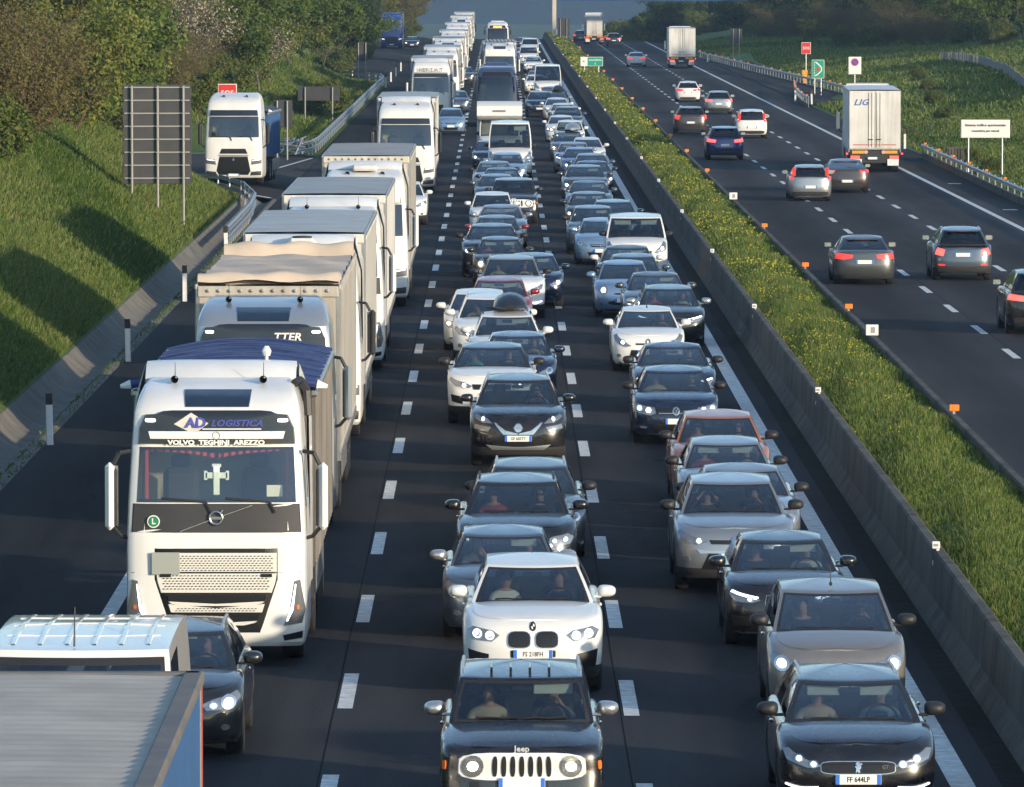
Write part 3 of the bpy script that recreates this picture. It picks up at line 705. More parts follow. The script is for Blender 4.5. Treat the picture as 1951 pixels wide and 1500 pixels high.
# ---------------------------------------------------------------- faces: polygons in (fraction of half width, fraction of height)
FACES = {
 'hatch': dict(hl=[(.50, .74), (.70, .86), (.95, .93), (.98, .82), (.86, .70), (.60, .64)], gr=[[(-.44, .80), (.44, .80), (.40, .66), (-.40, .66)]],
               lo=[[(-.55, .40), (.55, .40), (.46, .14), (-.46, .14)]], fog=(.78, .30, .055, .06), bulb=[(.80, .80, .07)], bar=(.73, .03), logo=('ring', 0, .74, .07)),
 'vw': dict(hl=[(.46, .72), (.50, .88), (.92, .93), (.97, .80), (.86, .68), (.60, .64)], gr=[[(-.46, .86), (.46, .86), (.46, .70), (-.46, .70)]],
               lo=[[(-.60, .38), (.60, .38), (.52, .12), (-.52, .12)]], fog=(.76, .26, .09, .04), bulb=[(.64, .79, .075), (.84, .82, .06)], bar=(.71, .02), logo=('VW', 0, .79, .085)),
 'bmw': dict(hl=[(.47, .80), (.58, .87), (.86, .90), (.95, .82), (.88, .70), (.58, .68)], gr=[rrect(.035, .36, .58, .86, .3), rrect(-.36, -.035, .58, .86, .3)], chrome_gr=True, slats=True,
               lo=[[(-.40, .36), (.40, .36), (.46, .18), (-.46, .18)]], side=[(.62, .46), (.92, .52), (.90, .22), (.72, .14), (.63, .30)], bulb=[(.62, .79, .034), (.80, .80, .034)], drl=True, halo=True, logo=('roundel', 0, .93, .045)),
 'bmwd': dict(hl=[(.47, .80), (.58, .87), (.86, .90), (.95, .82), (.88, .70), (.58, .68)], gr=[rrect(.035, .36, .58, .86, .3), rrect(-.36, -.035, .58, .86, .3)], slats=True,
               lo=[[(-.40, .36), (.40, .36), (.46, .18), (-.46, .18)]], side=[(.62, .46), (.92, .52), (.90, .22), (.72, .14), (.63, .30)], bulb=[(.62, .79, .036), (.80, .80, .036)], drl=True),
 'jeep': dict(panel=rrect(-.80, .80, .50, .95, .24), gr=[rrect(-.33 + .11 * i - .032, -.33 + .11 * i + .032, .56, .90, .35) for i in range(7)], round=(.60, .73, .14, .185), side_amber=(.945, .72),
               lo=[rrect(-.55, .55, .22, .38, .3)], fog=(.70, .34, .06, .06), bulb=[(.60, .73, .095)], word=('Jeep', .99)),
 'peugeot': dict(hl=[(.42, .70), (.60, .78), (.90, .93), (.96, .90), (.90, .76), (.62, .66)], gr=[rrect(-.48, .48, .57, .79, .22)], chrome_gr=True, hslats=True, logo=('lion', 0, .69, .07),
               lo=[[(-.42, .30), (.42, .30), (.34, .08), (-.34, .08)]], strip=[(.50, .325), (.72, .275), (.91, .35), (.91, .33), (.72, .25), (.50, .305)], bulb=[(.56, .73, .045), (.74, .80, .045)], word2=('GT', .34, .70)),
 'nissan': dict(hl=[(.52, .84), (.66, .95), (.92, .99), (.95, .94), (.74, .84)], hl2=[(.56, .76), (.90, .80), (.92, .68), (.62, .64)], gr=[[(-.50, .86), (.50, .86), (.30, .58), (-.30, .58)]], vee=True, logo=('disc', 0, .74, .085),
               lo=[rrect(-.56, .56, .26, .46, .3)], skid=[(-.62, .24), (.62, .24), (.70, .30), (.56, .16), (-.56, .16), (-.70, .30)], bulb=[(.74, .92, .04)], drl=True),
 'rav': dict(hl=[(.44, .80), (.60, .84), (.94, .95), (.97, .88), (.84, .74), (.58, .72)], gr=[[(-.44, .82), (.44, .82), (.40, .74), (-.40, .74)]], lo=[[(-.44, .58), (.44, .58), (.58, .20), (-.58, .20)]], skid=[(-.66, .62), (.66, .62), (.60, .54), (-.60, .54)],
               fog=(.80, .40, .055, .07), bulb=[(.60, .79, .05)], logo=('ring', 0, .80, .07)),
 'mpv': dict(hl=[(.42, .80), (.60, .88), (.95, .95), (.98, .84), (.84, .70), (.50, .68)], gr=[[(-.38, .84), (.38, .84), (.34, .70), (-.34, .70)]], bright_gr=True, lo=[[(-.50, .46), (.50, .46), (.44, .16), (-.44, .16)]],
               fog=(.76, .34, .06, .06), bulb=[(.80, .80, .085), (.60, .77, .05)], logo=('ring', 0, .77, .07)),
 'audi': dict(hl=[(.42, .78), (.50, .86), (.90, .93), (.95, .84), (.84, .72), (.56, .72)], gr=[[(-.34, .88), (.34, .88), (.36, .74), (.28, .34), (-.28, .34), (-.36, .74)]], chrome_gr=True, hslats=True,
               lo=[[(-.3, .2), (.3, .2), (.26, .1), (-.26, .1)]], side=[(.52, .40), (.90, .42), (.88, .20), (.54, .18)], strip=[(.46, .84), (.90, .91), (.92, .87), (.50, .80)], bulb=[(.60, .79, .045)]),
 'fiesta': dict(hl=[(.46, .70), (.62, .82), (.93, 1.0), (.98, .94), (.90, .78), (.62, .64)], gr=[[(-.36, .80), (.36, .80), (.34, .74), (-.34, .74)]], lo=[[(-.48, .56), (.48, .56), (.56, .18), (-.56, .18)]],
               fog=(.80, .32, .06, .07), bulb=[(.70, .80, .06)], logo=('ring', 0, .86, .06)),
 'micra': dict(round=(.70, .84, .14, .17), gr=[rrect(-.36, .36, .70, .78, .4)], lo=[rrect(-.56, .56, .26, .46, .35)], bulb=[(.70, .84, .10)], logo=('ring', 0, .80, .06), fog=(.76, .3, .05, .06)),
 'evoque': dict(hl=[(.44, .80), (.60, .87), (.96, .95), (.98, .88), (.80, .76), (.50, .74)], gr=[[(-.46, .84), (.46, .84), (.42, .70), (-.42, .70)]], lo=[rrect(-.50, .50, .22, .48, .2)], side=[(.62, .50), (.92, .54), (.90, .34), (.66, .28)], bulb=[(.62, .80, .05)], slats=True),
 'van': dict(hl=[(.56, .72), (.66, .84), (.93, 1.02), (.98, .98), (.95, .78), (.70, .64)], gr=[[(-.50, .80), (.50, .80), (.46, .60), (-.46, .60)]], lo=[rrect(-.70, .70, .16, .44, .2)], bulb=[(.82, .84, .055)], logo=('ring', 0, .72, .06)),
}
for k_, f_ in FACES.items(): f_['name'] = k_
_fm = {}
def face_meshes(b, fc):
    key = (b.key, fc['name'])
    if key in _fm: return _fm[key]
    out = []      # (part name, mesh, slot override key)
    F = b.front
    def one(nm, polys, mat, off=.008, lvl=0):
        mb = MB()
        for p in polys: patch(mb, b, F, p, off)
        return (nm, mb.mesh(nm, [mat]), lvl)
    if 'panel' in fc: out.append(one('grille_panel', [fc['panel']], M('bright_grille', (0.80, 0.79, 0.76), 0.3, metal=0.2), .010))
    if fc.get('chrome_gr'):
        big = []
        for p in fc['gr']:
            cx = sum(q[0] for q in p) / len(p); cy = sum(q[1] for q in p) / len(p)
            w_ = max(q[0] for q in p) - min(q[0] for q in p); h_ = max(q[1] for q in p) - min(q[1] for q in p)
            big.append([(cx + (x - cx) * (1 + .022 / w_), cy + (t - cy) * (1 + .03 / h_)) for x, t in p])
        out.append(one('grille_surround', big, m_chrome, .012))
    gm = M('chrome_bar', (0.6, 0.6, 0.6), 0.25, metal=0.7) if fc.get('bright_gr') else m_grille
    out.append(one('grille', fc['gr'], gm, .018 if 'panel' not in fc else .020))
    if fc.get('slats') or fc.get('hslats'):
        for p in fc['gr']:
            mb = MB()
            x0, x1 = min(q[0] for q in p), max(q[0] for q in p); t0, t1 = min(q[1] for q in p), max(q[1] for q in p)
            if fc.get('slats'):
                for i in range(1, 8):
                    x = lerp(x0, x1, i / 8); patch(mb, b, F, [(x - .006, t0 + .04), (x + .006, t0 + .04), (x + .006, t1 - .04), (x - .006, t1 - .04)], .026, rings=(1, .9, 0), sub=2)
            else:
                for i in range(1, 5):
                    t = lerp(t0, t1, i / 5); patch(mb, b, F, [(x0 + .05, t - .008), (x1 - .05, t - .008), (x1 - .05, t + .008), (x0 + .05, t + .008)], .024, rings=(1, .9, 0), sub=6)
            out.append(('grille_slats', mb.mesh('grille_slats', [m_mesh]), 0))
    if 'bar' in fc: out.append(one('grille_bar', [[(-.42, fc['bar'][0]), (.42, fc['bar'][0]), (.42, fc['bar'][0] + fc['bar'][1]), (-.42, fc['bar'][0] + fc['bar'][1])]], m_silv, .024))
    if fc.get('vee'):
        for sg in (1, -1): out.append(one('grille_chrome', [[(sg * .52, .87), (sg * .31, .57), (0, .565), (0, .60), (sg * .285, .605), (sg * .475, .87)]], m_chrome, .026))
    out.append(one('lower_intake', fc['lo'], m_grille, .010))
    out.append(one('lower_lip', [[(-.86, .015), (.86, .015), (.90, .075), (-.90, .075)]], m_clad, .008))
    out.append(one('plate_holder', [rrect(-.33, .33, .40, .545, .12)], m_blackp, .006))
    if 'skid' in fc: out.append(one('bumper_trim', [fc['skid']], m_silv, .016))
    if 'side' in fc:
        for p in (fc['side'], mir(fc['side'])): out.append(one('side_intake', [p], m_grille, .009))
    for key2, mt in (('hl', m_lens), ('hl2', m_lens)):
        if key2 in fc:
            for p in (fc[key2], mir(fc[key2])): out.append(one('headlight', [p], mt, .012))
    if 'round' in fc:
        cx, cy, rx, ry = fc['round']
        for sg in (1, -1): out.append(one('headlight', [ell(sg * cx, cy, rx, ry)], m_lens, .024))
    if 'strip' in fc:
        for p in (fc['strip'], mir(fc['strip'])): out.append(one('day_light', [p], m_drl, .020))
    if 'fog' in fc:
        cx, cy, rx, ry = fc['fog']
        for sg in (1, -1): out.append(one('fog_light', [ell(sg * cx, cy, rx, ry)], m_lens, .014))
    if 'side_amber' in fc:
        cx, cy = fc['side_amber']
        for sg in (1, -1): out.append(one('indicator', [rrect(sg * cx - .02, sg * cx + .02, cy - .07, cy + .07)], m_amber, .016))
    blb = {}
    for side in (1, -1):
        mb = MB()
        for (cx, cy, r) in fc['bulb']: patch(mb, b, F, ell(side * cx, cy, r * 1.25, r * 1.5, 12), .024, sub=1)
        out.append(('reflector', mb.mesh('reflector', [m_refl]), 0))
        mb = MB()
        for (cx, cy, r) in fc['bulb']:
            if fc.get('halo'):
                for rr, zz in ((1.6, 1.85),):
                    pts = [F(side * cx + r * rr * math.cos(a), cy + r * zz * math.sin(a)) + Vector((0, -.026, 0)) for a in np.linspace(0, 2 * math.pi, 15)]
                    mb.path([tuple(p) for p in pts], .008, 5)
            patch(mb, b, F, ell(side * cx, cy, r * (.8 if fc.get('halo') else .72), r * (.9 if fc.get('halo') else .85), 12), .034, sub=1)
        blb[side] = mb.mesh('lamp', [m_lit])
    lg = []
    if 'logo' in fc:
        kind, cx, cy, r = fc['logo']
        rz = r * b.W / (b.zhf - b.zs)
        mb = MB()
        if kind == 'roundel':
            patch(mb, b, F, ell(cx, cy, r, rz, 16), .016, sub=1); lg.append(('badge', mb.mesh('badge', [m_ink])))
            mb = MB()
            for a0 in (0, 180):
                pts = [(cx, cy)] + [(cx + r * .62 * math.cos(R(a0 + a)), cy + rz * .62 * math.sin(R(a0 + a))) for a in (0, 30, 60, 90)]
                patch(mb, b, F, pts, .020, sub=1, rings=(1, .97, .02))
            lg.append(('badge_quarter', mb.mesh('badge_quarter', [M('badge_white', (.8, .8, .8), .4)])))
        elif kind == 'disc':
            patch(mb, b, F, ell(cx, cy, r, rz, 16), .030, sub=1); lg.append(('badge', mb.mesh('badge', [m_silv])))
            mb = MB(); patch(mb, b, F, rrect(cx - r * 1.2, cx + r * 1.2, cy - rz * .22, cy + rz * .22), .036, sub=1); lg.append(('badge_bar', mb.mesh('badge_bar', [m_chrome])))
        elif kind == 'lion':
            pts = [(-.5, -1), (-.1, -.7), (.0, -1), (.35, -.9), (.25, -.4), (.55, -.1), (.5, .3), (.8, .5), (.6, .75), (.3, .6), (.1, 1), (-.3, .9), (-.55, .5), (-.3, .2), (-.7, .1), (-.4, -.2)]
            patch(mb, b, F, [(cx + x * r, cy + t * rz) for x, t in pts], .034, sub=1, rings=(1, .95, 0)); lg.append(('badge', mb.mesh('badge', [m_chrome])))
        else:
            rows = []
            for rr, o in ((1, -.002), (1, .026), (.72, .026), (.72, .0)):
                rows.append([tuple(F(cx + r * rr * math.cos(a), cy + rz * rr * math.sin(a)) + Vector((0, -o - .008, 0))) for a in np.linspace(0, 2 * math.pi, 19)[:-1]])
            mb.grid(rows, closed=True)
            if kind == 'VW':
                for x0, z0, x1, z1 in ((-.45, .6, 0, -.05), (.45, .6, 0, -.05), (-.75, .1, -.35, -.75), (-.35, -.75, 0, .0), (0, .0, .35, -.75), (.75, .1, .35, -.75)):
                    p0, p1 = F(cx + r * x0, cy + rz * z0), F(cx + r * x1, cy + rz * z1)
                    mb.tube(p0 + Vector((0, -.03, 0)), p1 + Vector((0, -.03, 0)), .009, n=5)
            lg.append(('badge', mb.mesh('badge', [m_chrome])))
    _fm[key] = (out, blb, lg)
    return _fm[key]

# rear styles
REARS = {
 'hatch': dict(tl=[(.66, 1.0), (.97, 1.02), (.99, .74), (.74, .70)], lo=[rrect(-.8, .8, .02, .22, .2)], plate=.52),
 'tall': dict(tl=[(.80, 1.32), (.97, 1.30), (.985, .86), (.82, .84)], lo=[rrect(-.86, .86, .04, .26, .2)], plate=.50),
 'sedan': dict(tl=[(.38, .88), (.94, .96), (.985, .74), (.70, .70), (.40, .76)], lo=[rrect(-.7, .7, .02, .2, .2)], plate=.62),
 'square': dict(tl=[(.62, .94), (.88, .98), (.93, .72), (.66, .68)], lo=[rrect(-.9, .9, .02, .30, .2)], plate=.74, low=True),
 'coupe': dict(tl=[(.55, .98), (.97, 1.0), (.99, .86), (.60, .84)], lo=[rrect(-.75, .75, .02, .26, .2)], plate=.40),
 'suv': dict(tl=[(.48, .90), (.95, .96), (.985, .78), (.52, .74)], lo=[rrect(-.85, .85, .02, .26, .2)], plate=.60),
}
_rm = {}
def rear_meshes(b, nm):
    k = (b.key, nm)
    if k in _rm: return _rm[k]
    st = REARS[nm]; out = []
    def one(n_, poly, mat, off=.012):
        mb = MB()
        for p in poly: patch(mb, b, b.rear, p, off, flip=True)
        out.append((n_, mb.mesh(n_, [mat])))
    def clampP(p): return [(x, min(1.0, t)) for x, t in p]
    for p in (st['tl'], mir(st['tl'])):
        one('tail_light', [clampP(p)], m_redl if nm in ('suv', 'square') else m_red, .016)
    if nm == 'tall':      # lamps climb the rear pillars
        for sg in (1, -1):
            mb = MB(); mb.box((sg * (b.Wb - .09), b.yt - .12, b.zt + .17), (.13, .14, .36), b=.04); out.append(('tail_light', mb.mesh('tail_light', [m_red])))
    one('lower_bumper', st['lo'], m_clad, .010)
    if st.get('low'):
        for sg in (1, -1): one('rear_reflector', [rrect(sg * .72 - .12, sg * .72 + .12, .30, .37)], m_red, .012)
    mb = MB(); patch(mb, b, b.rear, rrect(-.36, .36, st['plate'] - .10, st['plate'] + .12, .15), -.002, flip=True); out.append(('tailgate_recess', mb.mesh('tailgate_recess', [m_blackp])))
    mb = MB(); mb.path([(-b.Wb * .55, b.yt + .04, b.zt + .05), (0.02, b.yt + .05, b.zt + .10)], .012, 4); out.append(('rear_wiper', mb.mesh('rear_wiper', [m_blackp])))
    mb = MB(); mb.box((0, b.yrr + .02, b.H - b.rcrown - .07), (b.Wr * 1.55, .16, .03), b=.012); out.append(('spoiler', mb.mesh('spoiler', [m_blackp])))
    mb = MB(); mb.box((0, b.yrr + .105, b.H - b.rcrown - .075), (.30, .01, .022)); out.append(('high_brake_light', mb.mesh('high_brake_light', [M('brake_strip', (.16, .01, .01), .3)])))
    _rm[k] = out
    return out

_pl = {}
def plate(root, loc, txt=None, rot=(0, 0, 0), sc_=1.0):
    if 'p' not in _pl:
        mb = MB(); mb.box((0, 0, 0), (.52, .012, .115), b=.004); _pl['p'] = mb.mesh('number_plate', [m_plate])
        mb = MB(); mb.box((-.235, -.003, 0), (.045, .012, .112)); mb.box((.235, -.003, 0), (.045, .012, .112)); _pl['b'] = mb.mesh('plate_band', [m_plblue])
    o = link('number_plate', _pl['p'], root, loc, rot); link('plate_band', _pl['b'], o)
    if txt: link('plate_number', text_mesh(txt, .088, m_ink, .002, ext=.80, bold=.0012), o, (0, -.008, -.002), (R(90), 0, 0))
    return o

def car(name, b, fc, pm, label, cat, loc, rz=0.0, group=None, roofm=None, lit=(1, 1), rails=None, detail=2, plate_txt=None, rear=None, mirm=None, visors=(0, 0), box=None, antenna=False, scale=1.0, platex=0.0):
    """detail 2: all parts; 1: no cabin fittings; 0: far"""
    ms = body_meshes(b); root = empty(name, loc, rz); root.scale = (scale,) * 3
    tag(root, label, cat, group)
    rm_ = roofm or pm
    link('body', ms['body'], root, mats={0: pm})
    link('hood', ms['hood'], root, mats={0: pm})
    rf = link('roof', ms['roof'], root, mats={0: rm_})
    link('pillars', ms['pillars'], root, mats={0: pm if not roofm else rm_})
    link('windshield', ms['windshield'], root); link('rear_window', ms['rear_window'], root); link('windshield_trim', ms['window_trim'], root); link('rear_window_trim', ms['rear_trim'], root)
    for k in ('s1', 's1m', 's2', 's2m'):
        if k in ms: link('side_window', ms[k], root)
    link('cabin', ms['cabin'], root)
    if detail >= 1:
        for sg in (-1, 1): link('seat', ms['seat'], root, (sg * .37, b.yc + 1.38, b.zc - .17))
        link('wiper', ms['wiper'], root); link('door_seam', ms['door_seam'], root)
    if detail >= 2:
        link('rear_view_mirror', ms['rear_view_mirror'], root, (0, lerp(b.yc, b.yh, .80) + .14, lerp(b.zc, b.zr(b.yh), .74)))
        link('steering_wheel', ms['steering_wheel'], root, (.37, b.yc + .72, b.zc - .03), (R(-22), 0, 0))
        for yy in (lerp(b.yc, b.yt, .40), lerp(b.yc, b.yt, .74)):
            for sg in (-1, 1):
                p = b.side(yy, .86, sg); link('door_handle', ms['door_handle'], root, (p.x + sg * .012, p.y, p.z), mats={0: pm})
    for i, sg in enumerate((-1, 1)):
        if visors[i]:
            t = .80; yf = lerp(b.yc + .03, b.yh, t); zz = lerp(b.zc, b.zr(b.yh), t)
            link('sun_visor', ms['sun_visor'], root, (sg * b.Wr * .52, yf + .17, zz - .01), (R(-12), 0, 0), scale=(b.Wr / .62,) * 3)
    parts, blb, lg = face_meshes(b, fc)
    for nm, me, lv in parts: link(nm, me, root)
    if not rear or detail >= 2:
        for side, on in ((-1, lit[0]), (1, lit[1])):
            link('lamp', blb[side], root, mats={0: {0: m_lens, 1: m_lit, 2: m_drl}[on]})
    for nm, me in lg: link(nm, me, root)
    if 'word' in fc:
        p = b.front(0, fc['word'][1]); link('lettering', text_mesh(fc['word'][0], .10, M('bright_letter', (.62, .62, .60), .35, metal=.3), .006, bold=.002), root, (0, p.y - .012, p.z), (R(62), 0, 0))
    if 'word2' in fc:
        p = b.front(fc['word2'][1], fc['word2'][2]); link('lettering', text_mesh(fc['word2'][0], .055, m_chrome, .004), root, (p.x, p.y - .03, p.z), (R(88), 0, 0))
    p = b.front(platex, .47); plate(root, (p.x, p.y - .022, p.z), plate_txt, (R(-4), 0, 0))
    if rear:
        for nm, me in rear_meshes(b, rear): link(nm, me, root, mats={0: rm_} if nm == 'spoiler' else None)
        p = b.rear(0, REARS[rear]['plate']); plate(root, (0, p.y + .012, p.z), None, (0, 0, math.pi))
    r_, l_, gl = mirror_mesh()
    for sg, me in ((1, r_), (-1, l_)):
        o = link('mirror', me, root, (sg * (b.W + .045), b.yc + .42, b.zc + .10), mats={0: mirm or pm})
        if detail >= 1: link('mirror_glass', gl, o, (0 if sg > 0 else -.04, 0, 0))
    wheels(root, [(sg * (b.W - .125), y) for y in (b.wf, b.wr) for sg in (-1, 1)], b.rad, .22, sub=detail >= 1)
    if rails:
        mb = MB()
        for sg in (-1, 1):
            x = sg * (b.Wr - .03); z = b.H - b.rcrown
            mb = MB(); mb.path([(x, b.yh + .22, z - .05), (x, b.yh + .42, z + .005), (x, (b.yh + b.yrr) / 2, z + .03), (x, b.yrr - .30, z + .005), (x, b.yrr - .12, z - .06)], .020, 6)
            link('roof_rail', mb.mesh('roof_rail', [rails]), root)
    if antenna:
        mb = MB(); ya = b.yh + .15 if antenna == 1 else b.yrr - .1
        mb.tube((0, ya, b.H - .03), (0, ya + .1, b.H + .22), .009, .004, 5); mb.box((0, ya, b.H - .01), (.04, .07, .05), b=.012); link('antenna', mb.mesh('antenna', [m_blackp]), root)
    return root
# ---------------------------------------------------------------- lorries and coaches
class Cab:
    def __init__(s, W=1.25, D=2.25, c=.26, n=4.0, ws=(2.28, 3.04), ZL=None, FIN=None, SIN=None, key='cab'):
        s.W, s.D, s.c, s.n, s.ws, s.key = W, D, c, n, ws, key
        s.ZL = ZL or [.28, .34, .5, .8, 1.2, 1.6, 1.84, 2.28, 2.5, 2.75, 3.04, 3.25, 3.5, 3.58, 3.72, 3.84, 3.92, 3.96]
        s.FIN = FIN or [.10, .04, .01, 0, 0, .01, .02, .07, .12, .18, .25, .27, .30, .38, .62, 1.0, 1.5, 2.1]
        s.SIN = SIN or [.06, .02, 0, 0, 0, 0, .005, .02, .03, .045, .06, .075, .09, .11, .15, .20, .27, .36]
    def arc(s, xf): return 1 - (1 - min(1, abs(xf)) ** s.n) ** (1 / s.n)
    def front(s, xf, z):
        f = interp(z, s.ZL, s.FIN); si = interp(z, s.ZL, s.SIN); return Vector((xf * (s.W - si), f + s.c * s.arc(xf), z))
    def sidep(s, y, z): return Vector((s.W - interp(z, s.ZL, s.SIN), y, z))
    def sidem(s, y, z): return Vector((-s.W + interp(z, s.ZL, s.SIN), y, z))
    def nrm(s, fn, a, T):
        e = .004; p = fn(a, T); n = (fn(a + e, T) - p).cross(fn(a, T + e) - p)
        return n.normalized() if n.length > 1e-12 else Vector((0, -1, 0))
_cm = {}
def cab_meshes(b):
    if b.key in _cm: return _cm[b.key]
    fx = [0, .1, .2, .3, .4, .5, .6, .7, .8, .90, .95, .98, 1.0]
    half = [('f', x) for x in fx] + [('s', y) for y in np.linspace(b.c + .3, b.D, 8)] + [('r', x) for x in (1.0, .5, 0)]
    def pt(h, z):
        k, a = h; si = interp(z, b.ZL, b.SIN); f = interp(z, b.ZL, b.FIN)
        if k == 'f': p = b.front(a, z); return (p.x, min(p.y, b.D - .02), z)
        if k == 's': return (b.W - si, max(a, min(f + b.c + .03, b.D - .01)), z)
        return (a * (b.W - si), b.D, z)
    rows = []
    for z in b.ZL:
        h = [pt(x, z) for x in half]; rows.append(h + [(-p[0], p[1], p[2]) for p in reversed(h[1:-1])])
    mb = MB(); n = len(rows[0]); nf = 9
    for k in range(len(b.ZL) - 1):
        hole = b.ws[0] - .01 <= b.ZL[k] < b.ws[1] - .01
        for i in range(n):
            if hole and (i < nf or i >= n - nf): continue
            j = (i + 1) % n; mb.add([rows[k][i], rows[k][j], rows[k + 1][j], rows[k + 1][i]], [(0, 1, 2, 3)])
    mb.add(rows[-1], [tuple(range(n))]); mb.add(rows[0], [tuple(range(n - 1, -1, -1))])
    out = {'shell': mb.mesh('cab_shell', [m_blackp])}
    g_ = MB(); patch(g_, b, b.front, [(-.905, b.ws[0]), (.905, b.ws[0]), (.905, b.ws[1]), (-.905, b.ws[1])], .006, sub=10, rings=(1, .99, .8, .6, .4, .2, 0)); out['windshield'] = g_.mesh('windshield', [M('truck_glass_', (0, 0, 0))])
    it = MB(); z0, z1 = b.ws; D = min(b.D, 2.3)
    it.box((0, .72, z0 - .10), (b.W * 1.86, .7, .16), b=.05)
    it.box((0, 1.1, z0 - .42), (b.W * 1.86, 1.9, .04)); it.box((0, D - .12, (z0 + z1) / 2), (b.W * 1.8, .04, z1 - z0 + .9), 1)
    for sg in (-1, 1):
        it.box((sg * .55, 1.5, z0 + .02), (.5, .2, .75), b=.08); it.box((sg * .55, 1.5, z0 + .48), (.28, .14, .2), b=.05)
    out['cabin'] = it.mesh('cabin', [m_int, M('cab_wall', (0.30, 0.29, 0.24), .8)])
    _cm[b.key] = out
    return out
m_tglass = glass('truck_glass', (0.80, 0.84, 0.76), 0.13, 2.6)
m_cglass = glass('coach_glass', (0.30, 0.33, 0.33), 0.10, 3.0)
m_truckw = M('truck_white', (0.78, 0.78, 0.77), 0.32, coat=0.4, noise=(1.7, 7), c2=(0.69, 0.68, 0.65))
m_boxw = streaky('trailer_white', (0.73, 0.72, 0.68), (0.45, 0.42, 0.37), 0.55, .75)
m_roofg = M('trailer_roof', (0.50, 0.50, 0.48), 0.6, noise=(0.9, 8), c2=(0.37, 0.365, 0.35))
m_alu = M('aluminium', (0.50, 0.50, 0.50), 0.38, metal=0.8, noise=(2, 5), c2=(0.34, 0.33, 0.32))
m_chass = M('chassis', (0.035, 0.034, 0.033), 0.7)
m_silverc = M('silver_cab', (0.42, 0.45, 0.48), 0.3, metal=0.6, coat=0.6)
m_bandb = M('visor_black', (0.012, 0.013, 0.018), 0.25, coat=0.5)
m_bandg = M('dark_grey_panel', (0.035, 0.034, 0.036), 0.5)

def cpart(root, b, nm, polys, mat, off=.01, fn=None, sub=4, flip=False):
    mb = MB()
    for p in polys: patch(mb, b, fn or b.front, p, off, sub=sub, flip=flip)
    return link(nm, mb.mesh(nm, [mat]), root)
def ctext(root, b, s, xf, z, size, mat, off=.03, shear=0, bold=0, ext=1.0, pitch=90, nm='lettering'):
    p = b.front(xf, z); return link(nm, text_mesh(s, size, mat, .003, shear, bold, ext), root, (p.x, p.y - off, p.z), (R(pitch), 0, 0))
def truck_mirrors(root, b, mat, z=2.35):
    for sg in (-1, 1):
        mb = MB(); mb.box((sg * (b.W + .23), .18, z), (.13, .15, .94), b=.055); mb.box((sg * (b.W + .155), .21, z - .02), (.05, .13, .80), 1, b=.02); o = link('mirror', mb.mesh('mirror', [mat, m_blackp]), root)
        mb = MB(); mb.path([(sg * (b.W - .05), .30, z + .62), (sg * (b.W + .10), .22, z + .60), (sg * (b.W + .18), .20, z + .44)], .03, 6); mb.path([(sg * (b.W - .05), .32, z - .60), (sg * (b.W + .08), .24, z - .56), (sg * (b.W + .18), .20, z - .44)], .03, 6)
        link('mirror_arm', mb.mesh('mirror_arm', [m_blackp]), root)
        mb = MB(); mb.box((sg * (b.W + .20), .285, z), (.16, .012, .84)); link('mirror_glass', mb.mesh('mirror_glass', [m_chrome]), o)
def slits(root, b, x0, x1, z0, z1, nx, nz, taper=0.0, mat=None):
    mb = MB()
    for j in range(nz):
        z = lerp(z0, z1, (j + .5) / nz); k = 1 - taper * (1 - (j + .5) / nz)
        for i in range(nx):
            x = lerp(x0, x1, (i + .5 + .5 * (j % 2)) / (nx + .5)) * k; dx = (x1 - x0) / nx * .30 * k; dz = (z1 - z0) / nz * .20
            q = [b.front(x - dx, z) , b.front(x - dx * .5, z + dz), b.front(x + dx * .5, z + dz), b.front(x + dx, z), b.front(x + dx * .5, z - dz), b.front(x - dx * .5, z - dz)]
            mb.add([(p.x, p.y - .034, p.z) for p in q], [(0, 1, 2, 3, 4, 5)])
    return link('grille_slots', mb.mesh('grille_slots', [mat or m_grille], smooth=False), root)
CAB_V = Cab(key='volvo')
CAB_R = Cab(key='renault', ws=(2.05, 2.95), ZL=[.30, .36, .5, .8, 1.2, 1.6, 1.84, 2.05, 2.3, 2.65, 2.95, 3.2, 3.42, 3.55, 3.7, 3.82, 3.9, 3.95], FIN=[.12, .05, .01, 0, 0, .01, .03, .06, .11, .19, .26, .31, .38, .48, .75, 1.15, 1.6, 2.1])
CAB_C = Cab(key='coach', W=1.27, D=12.0, c=.34, n=3.2, ws=(1.25, 3.05), ZL=[.30, .38, .55, .9, 1.25, 1.6, 2.0, 2.5, 3.05, 3.35, 3.55, 3.65, 3.70], FIN=[.10, .03, 0, 0, .02, .06, .13, .24, .42, .58, .85, 1.3, 1.9], SIN=[.05, .01, 0, 0, 0, .01, .03, .05, .08, .12, .2, .32, .5])
